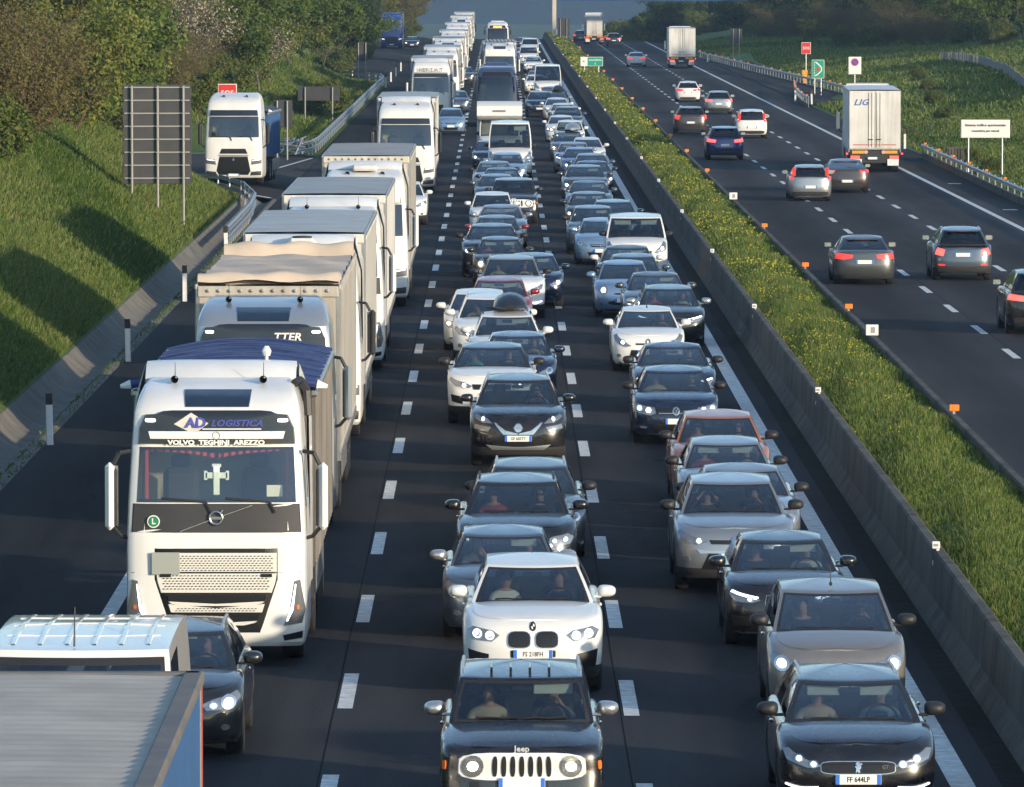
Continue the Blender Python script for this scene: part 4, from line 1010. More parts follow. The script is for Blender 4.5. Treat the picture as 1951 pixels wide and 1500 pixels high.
def tractor(root, style, paintm, near=False, deflect=True):
    b = {'volvo': CAB_V, 'scania': CAB_V}.get(style, CAB_R); ms = cab_meshes(b); z0, z1 = b.ws
    link('cab', ms['shell'], root, mats={0: paintm}); link('windshield', ms['windshield'], root, mats={0: m_tglass}); link('cabin', ms['cabin'], root)
    for fn, fl in ((b.sidep, True), (b.sidem, False)):
        cpart(root, b, 'side_window', [[(.55, z0 - .10), (1.35, z0 - .02), (1.35, z1 - .05), (.72, z1 - .05)]], m_glassd, .006, fn, flip=fl)
        mb = MB()
        for yy in (.42, 1.48): mb.grid([[tuple(fn(yy - .006, z) + Vector(((.004 if fn == b.sidep else -.004), 0, 0))) for z in (.9, 1.6, 2.2, 3.0)], [tuple(fn(yy + .006, z) + Vector(((.004 if fn == b.sidep else -.004), 0, 0))) for z in (.9, 1.6, 2.2, 3.0)]])
        link('door_seam', mb.mesh('door_seam', [m_blackp], False), root)
    mb = MB()
    for x0, x1 in ((-.62, -.12), (.10, .60)):
        mb.path([tuple(b.front(lerp(x0, x1, t), z0 + .06 - .05 * t) + Vector((0, -.03, 0))) for t in (0, .33, .66, 1)], .016, 5)
        mb.path([tuple(b.front(x1, z0 + .01) + Vector((0, -.03, 0))), tuple(b.front(x1 + .06, z0 - .14) + Vector((0, -.03, 0)))], .02, 5)
    link('wiper', mb.mesh('wiper', [m_blackp]), root)
    if style in ('volvo', 'scania'):
        cpart(root, b, 'front_panel', [[(-.97, 1.86), (.97, 1.86), (.96, 2.27), (-.96, 2.27)]], m_bandg if style == 'volvo' else m_silverc, .012, sub=8)
        cpart(root, b, 'sun_visor', [[(-.93, 3.07), (.93, 3.07), (.93, 3.30), (.86, 3.49), (.55, 3.52), (-.55, 3.52), (-.86, 3.49), (-.93, 3.30)]], m_bandb, .05, sub=5)
        cpart(root, b, 'roof_light', [[(-.40, 3.585), (.40, 3.585), (.45, 3.80), (-.45, 3.80)]], M('skylight', (0.01, 0.02, 0.04), .1, coat=1.0), .012, sub=5)
        for sg in (-1, 1): cpart(root, b, 'position_light', [rrect(sg * .78 - .06, sg * .78 + .06, 3.38, 3.43)], m_drl, .065, sub=1)
        gw = M('grille_white', (0.66, 0.64, 0.59), .45) if style == 'volvo' else m_silverc
        cpart(root, b, 'grille_frame', [[(-.70, 1.66), (.70, 1.66), (.70, 1.22), (.50, .46), (-.50, .46), (-.70, 1.22)]], m_grille, .008, sub=6)
        cpart(root, b, 'grille_panel', [[(-.685, 1.59), (.685, 1.59), (.685, 1.32), (-.685, 1.32)]], gw, .022, sub=5)
        cpart(root, b, 'grille_panel', [[(-.685, 1.305), (.685, 1.305), (.67, 1.18), (.63, 1.03), (-.63, 1.03), (-.67, 1.18)]], gw, .022, sub=5)
        cpart(root, b, 'grille_panel', [[(-.55, .88), (-.40, .82), (.40, .82), (.55, .88), (.52, .76), (-.52, .76)]], gw, .022, sub=4)
        cpart(root, b, 'grille_bar', [[(-.58, 1.01), (.58, 1.01), (.58, .985), (-.58, .985)]], m_chass, .016)
        for zz, hw in ((.95, .57), (.68, .49)):
            cpart(root, b, 'air_slot', [[(-hw, zz + .06), (hw, zz + .06), (hw - .03, zz - .03), (hw - .16, zz - .07), (-hw + .16, zz - .07), (-hw + .03, zz - .03)]], m_grille, .024, sub=4)
            cpart(root, b, 'slot_trim', [[(-hw + .02, zz - .035), (-hw + .16, zz - .075), (hw - .16, zz - .075), (hw - .02, zz - .035), (hw - .05, zz - .065), (hw - .17, zz - .10), (-hw + .17, zz - .10), (-hw + .05, zz - .065)]], gw, .026, sub=3)
        cpart(root, b, 'bumper_seam', [[(-.97, 1.305), (.97, 1.305), (.97, 1.312), (-.97, 1.312)]], m_bandg, .006, sub=8)
        if near: slits(root, b, -.64, .64, 1.33, 1.56, 30, 7); slits(root, b, -.60, .60, 1.07, 1.29, 28, 6); slits(root, b, -.46, .46, .77, .83, 22, 2)
        for sg in (-1, 1):
            cpart(root, b, 'headlight', [[(sg * .74, .56), (sg * .95, .60), (sg * .985, .80), (sg * .93, 1.22), (sg * .87, 1.20), (sg * .82, .80)]], m_lens, .014, sub=4)
            cpart(root, b, 'day_light', [[(sg * .77, .63), (sg * .83, .78), (sg * .872, 1.16), (sg * .884, 1.16), (sg * .850, .79), (sg * .79, .63)]], m_drl, .022, sub=2)
            cpart(root, b, 'indicator', [rrect(sg * .90 - .015, sg * .90 + .015, .80, .86)], m_amber, .024, sub=1)
            cpart(root, b, 'fog_light', [[(sg * .74, .44), (sg * .96, .50), (sg * .96, .40), (sg * .76, .36)]], m_bandb, .012)
            mb = MB(); mb.lathe([(.055, 0), (.03, .20), (.018, .42), (.02, .44)], (sg * .62, 1.10, 3.93), 'Y', 10); mb.tube((sg * .62, 1.3, 3.86), (sg * .62, 1.32, 4.16), .008, .004, 5); mb.box((sg * .62, 1.35, 3.89), (.05, .1, .08)); link('air_horn', mb.mesh('air_horn', [m_chass]), root)
    else:
        cpart(root, b, 'sun_visor', [[(-.90, 2.97), (.90, 2.97), (.88, 3.22), (-.88, 3.22)]], m_bandb, .05, sub=6)
        if style == 'renault':
            cpart(root, b, 'air_slot', [[(-.50, 1.34), (.50, 1.34), (.42, 1.56), (-.42, 1.56)]], m_grille, .02)
            cpart(root, b, 'grille', [[(-.52, .42), (.52, .42), (.60, .60), (.50, 1.22), (-.50, 1.22), (-.60, .60)]], m_grille, .02, sub=5)
            cpart(root, b, 'grille_trim', [[(-.56, 1.30), (.56, 1.30), (.50, 1.225), (-.50, 1.225)]], m_silv, .022)
            p = b.front(0, 1.09); mb = MB(); mb.add([(0, p.y - .04, 1.17), (.055, p.y - .04, 1.09), (0, p.y - .04, 1.01), (-.055, p.y - .04, 1.09)], [(0, 1, 2, 3)]); link('badge', mb.mesh('badge', [m_chrome], False), root)
            for zz in (1.40, 1.45, 1.50): cpart(root, b, 'slat', [[(-.44, zz - .006), (.44, zz - .006), (.44, zz + .006), (-.44, zz + .006)]], m_chass, .03)
        else:
            cpart(root, b, 'grille', [[(-.55, .60), (.55, .60), (.62, 1.30), (-.62, 1.30)]], m_grille, .02, sub=5)
            for zz in (.75, .90, 1.05, 1.2): cpart(root, b, 'slat', [[(-.54, zz - .02), (.54, zz - .02), (.54, zz + .02), (-.54, zz + .02)]], m_mesh, .032)
        for sg in (-1, 1):
            cpart(root, b, 'headlight', [[(sg * .60, .86), (sg * .97, .92), (sg * .97, 1.14), (sg * .64, 1.10)]], m_lens, .014)
            cpart(root, b, 'day_light', [[(sg * .66, 1.06), (sg * .93, 1.11), (sg * .93, 1.08), (sg * .66, 1.03)]], m_drl, .02, sub=2)
            cpart(root, b, 'bumper_corner', [[(sg * .58, .40), (sg * .96, .42), (sg * .96, .60), (sg * .60, .56)]], m_bandg, .012)
            mb = MB(); mb.lathe([(.07, 0), (.03, .25)], (sg * .5, 1.0, 3.80), 'Y', 8); mb.tube((sg * .5, 1.05, 3.72), (sg * .5, 1.05, 3.80), .02); link('air_horn', mb.mesh('air_horn', [m_chass]), root)
        p = b.front(0, .42); plate(root, (0, p.y - .03, .42))
    truck_mirrors(root, b, paintm if style != 'renault' else m_blackp, (z0 + z1) / 2 - .3)
    if deflect:
        mb = MB(); H = 4.12
        prof = [(2.26, 3.55), (1.75, 3.90), (1.95, 4.02), (2.18, H - .02), (2.30, H), (2.34, H - .06), (2.34, 3.55)]
        xs = np.linspace(-1.06, 1.06, 11)
        mb.grid([[(x, y - (.18 if 0 < i < 5 else 0) * (1 - (x / 1.06) ** 2), z + (.03 * (1 - (x / 1.06) ** 4) if z > 3.8 else 0)) for i, (y, z) in enumerate(prof)] for x in xs])
        link('roof_deflector', mb.mesh('roof_deflector', [paintm]), root)
        for sg in (-1, 1):
            mb = MB(); mb.grid([[(sg * 1.10, 1.90, 3.95), (sg * 1.235, 1.95, 3.4), (sg * 1.25, 2.0, 2.2), (sg * 1.25, 2.0, 1.0)], [(sg * 1.09, 2.45, 4.08), (sg * 1.25, 2.72, 3.6), (sg * 1.265, 2.74, 2.2), (sg * 1.265, 2.74, 1.0)],
                                [(sg * 1.05, 2.45, 4.05), (sg * 1.21, 2.70, 3.58), (sg * 1.225, 2.72, 2.2), (sg * 1.225, 2.72, 1.0)], [(sg * 1.05, 1.95, 3.92), (sg * 1.20, 1.97, 3.4), (sg * 1.21, 2.02, 2.2), (sg * 1.21, 2.02, 1.0)]])
            link('side_fairing', mb.mesh('side_fairing', [paintm]), root)
    mb = MB(); mb.box((0, 3.6, .85), (.9, 5.4, .28)); 
    for sg in (-1, 1): mb.box((sg * .95, 3.1, .72), (.55, 1.3, .62), b=.1)
    mb.box((0, 1.2, .55), (2.1, 1.8, .4)); link('chassis', mb.mesh('chassis', [m_chass]), root)
    wheels(root, [(sg * 1.03, 1.42) for sg in (-1, 1)], .52, .32, True)
    wheels(root, [(sg * .96, 5.1) for sg in (-1, 1)], .52, .55, True)
    for sg in (-1, 1):
        mb = MB(); mb.lathe([(.60, -.26), (.60, .26)], (0, 0, 0), 'X', 16); mb.v = [v if v[2] > -.1 else (v[0], v[1], -.1) for v in mb.v]
        link('mudguard', mb.mesh('mudguard', [m_chass]), root, (sg * .97, 5.1, .55))
    return b
def trailer(root, kind, y0=2.95, L=13.4, W=1.275, z0=1.12, z1=4.0, wall=None, roof=None, near=False):
    wall = wall or m_boxw; roof = roof or m_roofg
    mb = MB()
    if kind == 'tipper':
        for sg in (-1, 1):
            q = MB(); q.box((sg * (W - .03), y0 + L / 2, (z0 + z1) / 2 - .1), (.05, L, z1 - z0 - .2))
            link('side_wall', q.mesh('side_wall', [wall]), root)
            for i in range(int(L / .7)):
                q = MB(); q.box((sg * (W + .01), y0 + .35 + i * .7, (z0 + z1) / 2 - .1), (.06, .10, z1 - z0 - .25), b=.02); link('side_rib', q.mesh('side_rib', [wall]), root)
            q = MB(); q.box((sg * W, y0 + L / 2, z1 - .18), (.12, L + .1, .12), b=.03); link('top_rail', q.mesh('top_rail', [m_alu]), root)
        q = MB(); q.box((0, y0 + .03, (z0 + z1) / 2), (2 * W - .12, .05, z1 - z0)); link('front_wall', q.mesh('front_wall', [wall]), root)
        q = MB(); q.box((0, y0 + L - .03, (z0 + z1) / 2 - .1), (2 * W - .12, .05, z1 - z0 - .2)); link('rear_wall', q.mesh('rear_wall', [wall]), root)
        q = MB(); q.grid([[(W * 1.02 * u, y, z1 - .12 + .17 * (1 - u * u) * (1 - .25 * abs(math.sin(y * 2.6))) + .02 * math.sin(y * 7 + u * 5)) for u in np.linspace(-1, 1, 17)] for y in np.linspace(y0 - .05, y0 + L, 40)])
        link('tarpaulin', q.mesh('tarpaulin', [roof]), root)
        for i in range(9):
            q = MB(); yy = y0 + .1 + i * (L - .3) / 8
            q.path([(W * 1.02 * u, yy, z1 - .10 + .17 * (1 - u * u)) for u in np.linspace(-1, 1, 11)], .016, 5); link('roof_bow', q.mesh('roof_bow', [roof]), root)
        for sg in (-1, 1):
            q = MB(); q.tube((sg * (W + .05), y0 - .18, z1 - .05), (sg * (W - .45), y0 - .18, z1 + .02), .06, .05, 8); q.tube((sg * (W + .20), y0 - .18, z1 - .08), (sg * (W + .05), y0 - .18, z1 - .05), .03, .07, 8, 1)
            link('tarpaulin_roll', q.mesh('tarpaulin_roll', [roof, m_white]), root)
        q = MB(); q.tube((.62, y0 - .55, z1 - .1), (.62, y0 - .55, z1 + .42), .025); q.lathe([(.05, 0), (.07, .07), (.03, .14)], (.62, y0 - .55, z1 + .38), 'Z', 8); link('beacon', q.mesh('beacon', [m_white]), root)
    else:
        for sg in (-1, 1):
            q = MB(); q.box((sg * (W - .02), y0 + L / 2, (z0 + z1) / 2), (.04, L - .02, z1 - z0 - .04)); link('side_wall', q.mesh('side_wall', [wall]), root)
            if near or kind in ('tarp', 'ribbed'):
                q = MB()
                for i in range(12): q.box((sg * (W + .006), y0 + .6 + i * (L - 1.2) / 11, (z0 + z1) / 2), (.012, .05, z1 - z0 - .3))
                link('curtain_straps', q.mesh('curtain_straps', [M('strap', (.25, .25, .25), .7)]), root)
            for yy in (y0 + .05, y0 + L - .05):
                q = MB(); q.box((sg * (W - .04), yy, (z0 + z1) / 2), (.10, .10, z1 - z0), b=.02); link('corner_post', q.mesh('corner_post', [m_alu]), root)
            q = MB(); q.box((sg * (W - .01), y0 + L / 2, z1 - .02), (.06, L + .02, .10), b=.02); link('roof_rail', q.mesh('roof_rail', [m_alu if kind != 'tarp' else wall]), root)
            q = MB(); q.box((sg * (W - .02), y0 + L / 2, z0 - .06), (.07, L, .14)); link('floor_rail', q.mesh('floor_rail', [m_alu]), root)
        q = MB(); q.box((0, y0 + .03, (z0 + z1) / 2), (2 * W - .12, .05, z1 - z0 - .02)); fw = link('front_wall', q.mesh('front_wall', [wall]), root)
        q = MB(); q.box((0, y0 + .0, z1 - .10), (2 * W - .06, .06, .20), b=.02); hb = link('header_beam', q.mesh('header_beam', [wall]), root)
        if kind in ('tarp', 'ribbed'):
            for i in range(12):
                q = MB(); q.lathe([(.035, 0), (.03, -.03), (.004, -.035)], (-W + .22 + i * (2 * W - .44) / 11, y0 - .03, z1 - .08), 'Y', 8); link('rivet', q.mesh('rivet', [m_alu]), root)
        q = MB(); q.box((0, y0 + L - .03, (z0 + z1) / 2), (2 * W - .12, .05, z1 - z0 - .02)); link('rear_door', q.mesh('rear_door', [wall]), root)
        q = MB(); xs = np.linspace(-W + .03, W - .03, 13)
        amp = {'box': .0, 'tarp': .05, 'ribbed': .02, 'corrug': .009}[kind]; ny = 60 if kind != 'corrug' else 160
        per = {'box': 1, 'tarp': 2.2, 'ribbed': 1.1, 'corrug': .34}[kind]
        q.grid([[(x, y, z1 + .03 + .02 * (1 - (x / W) ** 2) + amp * (math.sin(2 * math.pi * y / per) + (.5 * math.sin(5 * x + y) if kind == 'tarp' else 0))) for x in xs] for y in np.linspace(y0 + .01, y0 + L - .01, ny)])
        link('roof', q.mesh('roof', [roof]), root)
        if kind == 'tarp':
            for yy, hh in ((y0 + .5, .20), (y0 + 1.9, .13), (y0 + 12.4, .26)):
                q = MB(); q.grid([[(x, yy + .16 * math.cos(a) + .04 * math.sin(x * 4), z1 + .02 + hh * math.sin(a) * (1 + .12 * math.sin(x * 6.5))) for x in np.linspace(-W + .02, W - .02, 22)] for a in np.linspace(0, math.pi, 9)])
                link('tarpaulin_fold', q.mesh('tarpaulin_fold', [roof]), root)
    q = MB(); q.box((0, y0 + L / 2, .98), (1.1, L - .6, .22)); q.box((0, y0 + L - .1, .55), (2.3, .1, .14)); link('frame', q.mesh('frame', [m_chass]), root)
    for sg in (-1, 1):
        q = MB(); q.box((sg * 1.2, y0 + 5.6, .68), (.04, 4.2, .5), b=.01); link('side_guard', q.mesh('side_guard', [m_alu]), root)
    wheels(root, [(sg * 1.02, y0 + yy) for yy in (L - 5.0, L - 3.7, L - 2.4) for sg in (-1, 1)], .5, .38, True)

def lorry(label, style, paintm, kind, loc, z1=4.0, wall=None, roof=None, near=False, L=13.4, y0=2.95, deflect=True, rz=0, name='lorry', sc_=1.0):
    root = tag(empty(name, loc, rz), label, 'lorry', 'lorries queueing in the slow lane' if loc[0] < 0 and name == 'lorry' else None); root.scale = (sc_,) * 3
    b = tractor(root, style, paintm, near, deflect); trailer(root, kind, y0=y0, z1=z1, wall=wall, roof=roof, near=near, L=L)
    return root, b
def coach(label, loc, roofm, bodym, name='coach', lit_sign=False, z=3.7):
    b = CAB_C; ms = cab_meshes(b); root = tag(empty(name, loc), label, 'bus')
    link('body', ms['shell'], root, mats={0: bodym}); link('windshield', ms['windshield'], root, mats={0: m_cglass}); link('cabin', ms['cabin'], root)
    cpart(root, b, 'destination_panel', [[(-.80, 3.07), (.80, 3.07), (.74, 3.36), (-.74, 3.36)]], m_bandb, .01, sub=5)
    if lit_sign: cpart(root, b, 'destination_sign', [[(-.42, 3.10), (.42, 3.10), (.42, 3.28), (-.42, 3.28)]], M('lit_sign', (.9, .25, .03), .5, emit=(1, .28, .05), es=1.6), .03)
    cpart(root, b, 'bumper', [[(-.9, .42), (.9, .42), (.92, .85), (-.92, .85)]], m_bandg, .014, sub=6)
    for sg in (-1, 1):
        cpart(root, b, 'headlight', [[(sg * .58, .90), (sg * .96, 1.0), (sg * .96, 1.16), (sg * .66, 1.08)]], m_lens, .014)
        for i in range(5):
            cpart(root, b, 'side_window', [[(1.2 + i * 2.1, 1.5), (3.2 + i * 2.1, 1.5), (3.2 + i * 2.1, 2.9), (1.2 + i * 2.1, 2.9)]], m_glassd, .008, b.sidep if sg > 0 else b.sidem, sub=3, flip=sg > 0)
        mb = MB(); mb.path([(sg * 1.05, .35, 3.25), (sg * 1.40, -.15, 3.15), (sg * 1.42, -.2, 2.85)], .035, 6); mb.box((sg * 1.42, -.2, 2.6), (.2, .14, .5), b=.05); link('mirror', mb.mesh('mirror', [m_blackp]), root)
    mb = MB(); mb.box((0, 6.5, 3.74), (1.5, 2.6, .2), b=.08); link('roof_unit', mb.mesh('roof_unit', [roofm]), root)
    mb = MB(); mb.path([tuple(b.front(x, 1.42) + Vector((0, -.04, 0))) for x in (-.7, -.4, -.05)], .018, 5); mb.path([tuple(b.front(x, 1.42) + Vector((0, -.04, 0))) for x in (.1, .4, .75)], .018, 5); link('wiper', mb.mesh('wiper', [m_blackp]), root)
    wheels(root, [(sg * 1.05, y) for y in (2.6, 8.9) for sg in (-1, 1)], .5, .32, True)
    return root

# ---------------------------------------------------------------- people
m_skin = M('skin', (0.50, 0.29, 0.20), 0.55, noise=(8, 3), c2=(0.44, 0.24, 0.17))
def person_mesh(pose):
    V = [(0, 0, 0), (0, .01, .17), (0, .02, .33), (0, .02, .43), (0, .0, .505), (0, -.035, .565), (0, -.01, .64), (0, .01, .715)]
    Rr = [(.17, .14), (.145, .11), (.165, .115), (.13, .09), (.052, .052), (.068, .072), (.084, .098), (.062, .072)]
    E = [(i, i + 1) for i in range(7)]
    V.append((0, -.108, .61)); Rr.append((.014, .014)); E.append((6, 8))                                  # nose
    arms = {'drive': [((.19, .0, .40), (.27, -.14, .19), (.17, -.40, .30)), ((-.19, .0, .40), (-.27, -.14, .19), (-.16, -.40, .30))],
            'rest': [((.19, .0, .40), (.26, -.05, .15), (.12, -.26, .10)), ((-.19, .0, .40), (-.26, -.05, .15), (-.12, -.26, .10))],
            'chin': [((.19, .0, .40), (.27, -.16, .24), (.10, -.15, .50)), ((-.19, .0, .40), (-.27, -.14, .19), (-.16, -.40, .30))],
            'ears': [((.19, .0, .40), (.32, -.12, .36), (.13, -.10, .60)), ((-.19, .0, .40), (-.32, -.12, .36), (-.13, -.10, .60))]}[pose]
    hands = []
    for a in arms:
        i0 = len(V); sg = 1 if a[0][0] > 0 else -1
        V += list(a); Rr += [(.062, .062), (.043, .043), (.029, .026)]; E += [(3, i0), (i0, i0 + 1), (i0 + 1, i0 + 2)]
        d = (Vector(a[2]) - Vector(a[1])).normalized(); pl = Vector(a[2]) + d * .065
        V.append(tuple(pl)); Rr.append((.036, .020)); E.append((i0 + 2, i0 + 3)); hands.append(pl)
        up = Vector((0, 0, 1)); s_ = d.cross(up).normalized()
        for k, (o, ln) in enumerate(((-.028, .062), (-.009, .075), (.010, .07), (.029, .055))):
            p1 = pl + d * .03 + s_ * o; p2 = p1 + d * ln * .55 - up * .01; p3 = p2 + d * ln * .3 - up * .03
            j = len(V); V += [tuple(p1), tuple(p2), tuple(p3)]; Rr += [(.0095, .0095), (.009, .009), (.0075, .0075)]; E += [(i0 + 3, j), (j, j + 1), (j + 1, j + 2)]
        p1 = pl - d * .02 - s_ * .036 * 1; p2 = p1 + d * .035 - s_ * .022; j = len(V); V += [tuple(p1), tuple(p2)]; Rr += [(.011, .011), (.009, .009)]; E += [(i0 + 2, j), (j, j + 1)]
    for sg in (-1, 1):
        j = len(V); V += [(sg * .10, -.10, -.02), (sg * .13, -.46, .05), (sg * .13, -.60, -.30)]; Rr += [(.085, .085), (.06, .06), (.045, .045)]; E += [(0, j), (j, j + 1), (j + 1, j + 2)]
    me = bpy.data.meshes.new('person'); me.from_pydata(V, E, []); o = bpy.data.objects.new('person', me); col.objects.link(o)
    o.modifiers.new('s', 'SKIN'); sv = me.skin_vertices[0].data
    for i, r in enumerate(Rr): sv[i].radius = r; sv[i].use_root = (i == 0)
    sb = o.modifiers.new('u', 'SUBSURF'); sb.levels = 1; sb.render_levels = 1
    bpy.context.view_layer.update()
    m2 = bpy.data.meshes.new_from_object(o.evaluated_get(bpy.context.evaluated_depsgraph_get())); bpy.data.objects.remove(o)
    m2.materials.clear(); m2.materials.append(m_int); m2.materials.append(m_skin)
    for p in m2.polygons:
        c = p.center; sk = (c.z > .475 and abs(c.x) < .12 and c.y > -.14) or any((Vector(c) - h).length < .13 for h in hands)
        p.material_index = 1 if sk else 0; p.use_smooth = True
    return m2
PERS = {k: person_mesh(k) for k in ('drive', 'rest', 'chin', 'ears')}
def hair_mesh(long=False):
    mb = MB(); rows = []
    for i in range(9):
        th = math.pi * (i / 8) * (.56 if not long else .80)
        rows.append([(.104 * math.sin(th) * math.cos(a), .122 * math.sin(th) * math.sin(a) * (1 if math.sin(a) > 0 or th < .8 else .9), .122 * math.cos(th) if not (long and math.sin(a) > -.3 and th > 1.5) else .122 * math.cos(th) - .10 * (th - 1.5)) for a in np.linspace(0, 2 * math.pi, 17)[:-1] if True])
    rows = [[(x, y, z if (y > -.045 or z > .045) else max(z, .045)) for x, y, z in r] for r in rows]
    mb.grid(rows, closed=True); return mb.mesh('hair', [m_int])
HAIR = (hair_mesh(False), hair_mesh(True))
gl_ = MB(); gl_.box((0, 0, 0), (.13, .02, .038), b=.012); SHADES = gl_.mesh('sunglasses', [m_ink])
m_hair = [M('hair_dark', (.025, .016, .012), .6), M('hair_brown', (.09, .05, .03), .6), M('hair_grey', (.30, .28, .26), .6)]
SH = dict(white=(.70, .70, .66), black=(.02, .02, .022), navy=(.03, .05, .11), red=(.32, .05, .06), grey=(.2, .2, .2), blue=(.20, .33, .48), teal=(.10, .48, .38), beige=(.50, .42, .30), green=(.12, .2, .1))
def person(carroot, b, side, shirt, pose, label, hair=0, longh=False, shades=False, turn=0.0):
    """side +1 the driver's seat, -1 the passenger's"""
    loc = carroot.matrix_basis @ Vector((side * .37, b.yc + 1.16, b.zc - .40))
    o = link('person', PERS[pose], None, loc, (0, 0, carroot.rotation_euler.z + turn), mats={0: M('shirt_' + shirt, SH[shirt], .85)})
    tag(o, label, 'person', 'people sitting in the queueing cars')
    link('hair', HAIR[longh], o, (0, .010, .682), mats={0: m_hair[hair]})
    if shades: link('sunglasses', SHADES, o, (0, -.105, .638))
    return o
# ---------------------------------------------------------------- vehicle kinds
B = dict(
 hatch=Body(L=4.1, W=.88, H=1.48, zhf=.80, zc=1.0, yc=1.05, yh=1.85, yrr=3.55, yt=4.0, wf=.82, wr=3.32),
 small=Body(L=3.8, W=.84, H=1.52, zhf=.82, zc=1.02, yc=.92, yh=1.72, yrr=3.3, yt=3.72, Wb=.78, Wr=.58, wf=.76, wr=3.14, rad=.30),
 sedan=Body(L=4.65, W=.915, H=1.44, zhf=.78, zc=.98, yc=1.28, yh=2.12, yrr=3.30, yt=4.0, zt=1.02, ztl=1.0, wf=.90, wr=3.72),
 estate=Body(L=4.6, W=.905, H=1.48, zhf=.78, zc=.98, yc=1.18, yh=2.0, yrr=4.15, yt=4.48, zt=1.0, wf=.88, wr=3.62),
 suv=Body(L=4.65, W=.94, H=1.68, zs=.24, zhf=.95, zc=1.14, yc=1.22, yh=1.98, yrr=3.98, yt=4.48, zt=1.13, ztl=1.1, Wb=.87, Wr=.655, rad=.365, wf=.92, wr=3.72, n=3.0, c=.56, clad=True),
 suvlow=Body(L=4.4, W=.95, H=1.63, zs=.24, zhf=.97, zc=1.15, yc=1.2, yh=2.0, yrr=3.8, yt=4.2, zt=1.16, ztl=1.12, Wb=.88, Wr=.64, rad=.37, wf=.88, wr=3.5, n=3.0, c=.55, clad=True),
 cross=Body(L=4.25, W=.90, H=1.60, zs=.22, zhf=.90, zc=1.08, yc=1.08, yh=1.85, yrr=3.65, yt=4.1, zt=1.08, Wb=.84, Wr=.63, rad=.345, wf=.85, wr=3.42, clad=True),
 jeep=Body(L=4.25, W=.92, H=1.69, zs=.27, c=.34, n=4.2, cr=.3, zhf=.95, zc=1.13, yc=1.22, yh=1.72, yrr=4.0, yt=4.16, zt=1.13, ztl=1.1, Wb=.86, Wr=.735, rad=.365, wf=.82, wr=3.38, clad=True, hp=1.6, bul=.09, tumble=1.3,
           fin=[.10, .03, .0, 0, .03, .035, .035, .04, .06, .10]),
 mpv=Body(L=4.2, W=.895, H=1.64, zs=.21, zhf=.86, zc=1.10, yc=.92, yh=1.92, yrr=3.75, yt=4.1, zt=1.08, Wb=.84, Wr=.63, wf=.83, wr=3.4, hp=1.35),
 panda=Body(L=3.65, W=.82, H=1.56, zs=.22, zhf=.86, zc=1.03, yc=.90, yh=1.55, yrr=3.4, yt=3.6, zt=1.02, Wb=.77, Wr=.63, wf=.74, wr=3.04, rad=.30, cr=.25, n=3.2),
 coupe=Body(L=4.95, W=.965, H=1.42, zhf=.76, zc=.96, yc=1.35, yh=2.15, yrr=3.5, yt=4.7, zt=1.0, Wb=.86, Wr=.58, wf=.95, wr=3.9, rad=.35),
 hivan=Body(L=5.9, W=1.02, H=2.74, zs=.27, c=.45, n=3.2, cr=.12, zhf=1.08, zc=1.38, yc=.90, yh=1.72, yrr=5.80, yt=5.86, zt=1.40, ztl=1.38, Wb=.99, Wr=.93, wf=.98, wr=4.75, rad=.345, hp=1.3, panel=True, tumble=2.4, rcrown=.035),
 trafic=Body(L=5.0, W=.975, H=1.97, zs=.25, c=.5, n=3.0, cr=.2, zhf=1.02, zc=1.25, yc=.85, yh=1.55, yrr=4.78, yt=4.92, zt=1.25, ztl=1.22, Wb=.935, Wr=.80, wf=.95, wr=4.05, rad=.335, hp=1.3, panel=True),
 ducato=Body(L=5.9, W=1.02, H=2.62, zs=.27, c=.45, n=3.2, cr=.12, zhf=1.08, zc=1.38, yc=.90, yh=1.62, yrr=5.75, yt=5.85, zt=1.40, ztl=1.38, Wb=.99, Wr=.88, wf=.98, wr=4.75, rad=.345, hp=1.3, panel=True, tumble=2.2),
)
for k_ in ('hatch', 'small', 'sedan', 'estate', 'suv', 'suvlow', 'cross', 'coupe'): B[k_].Wb = .868 * B[k_].W; B[k_].Wr = .655 * B[k_].W
B['jeep'].Wb, B['jeep'].Wr = .82, .695; B['mpv'].Wb, B['mpv'].Wr = .795, .645; B['panda'].Wb, B['panda'].Wr = .745, .60
PT = dict(
 white=paint('paint_white', (.74, .74, .72), 0, .35), offwhite=paint('paint_pearl', (.68, .68, .66), .05, .3), black=paint('paint_black', (.008, .008, .010), 0, .25),
 navy=paint('paint_navy', (.010, .018, .045), .2, .25), dark=paint('paint_dark_grey', (.022, .024, .028), .4, .3), grey=paint('paint_grey', (.09, .095, .10), .55, .32),
 silver=paint('paint_silver', (.36, .38, .40), .7, .3), sand=paint('paint_sand_grey', (.30, .275, .25), .6, .32), ltblue=paint('paint_light_blue', (.22, .34, .50), .5, .3), blue=paint('paint_blue', (.035, .09, .25), .4, .28),
 dblue=paint('paint_deep_blue', (.02, .03, .14), .3, .25), orange=paint('paint_orange', (.46, .16, .075), .35, .3), red=paint('paint_red', (.26, .02, .025), .2, .28), brown=paint('paint_brown', (.055, .045, .042), .4, .3), steel=paint('paint_steel', (.10, .13, .17), .55, .3),
)
m_rail = m_silv
people = []
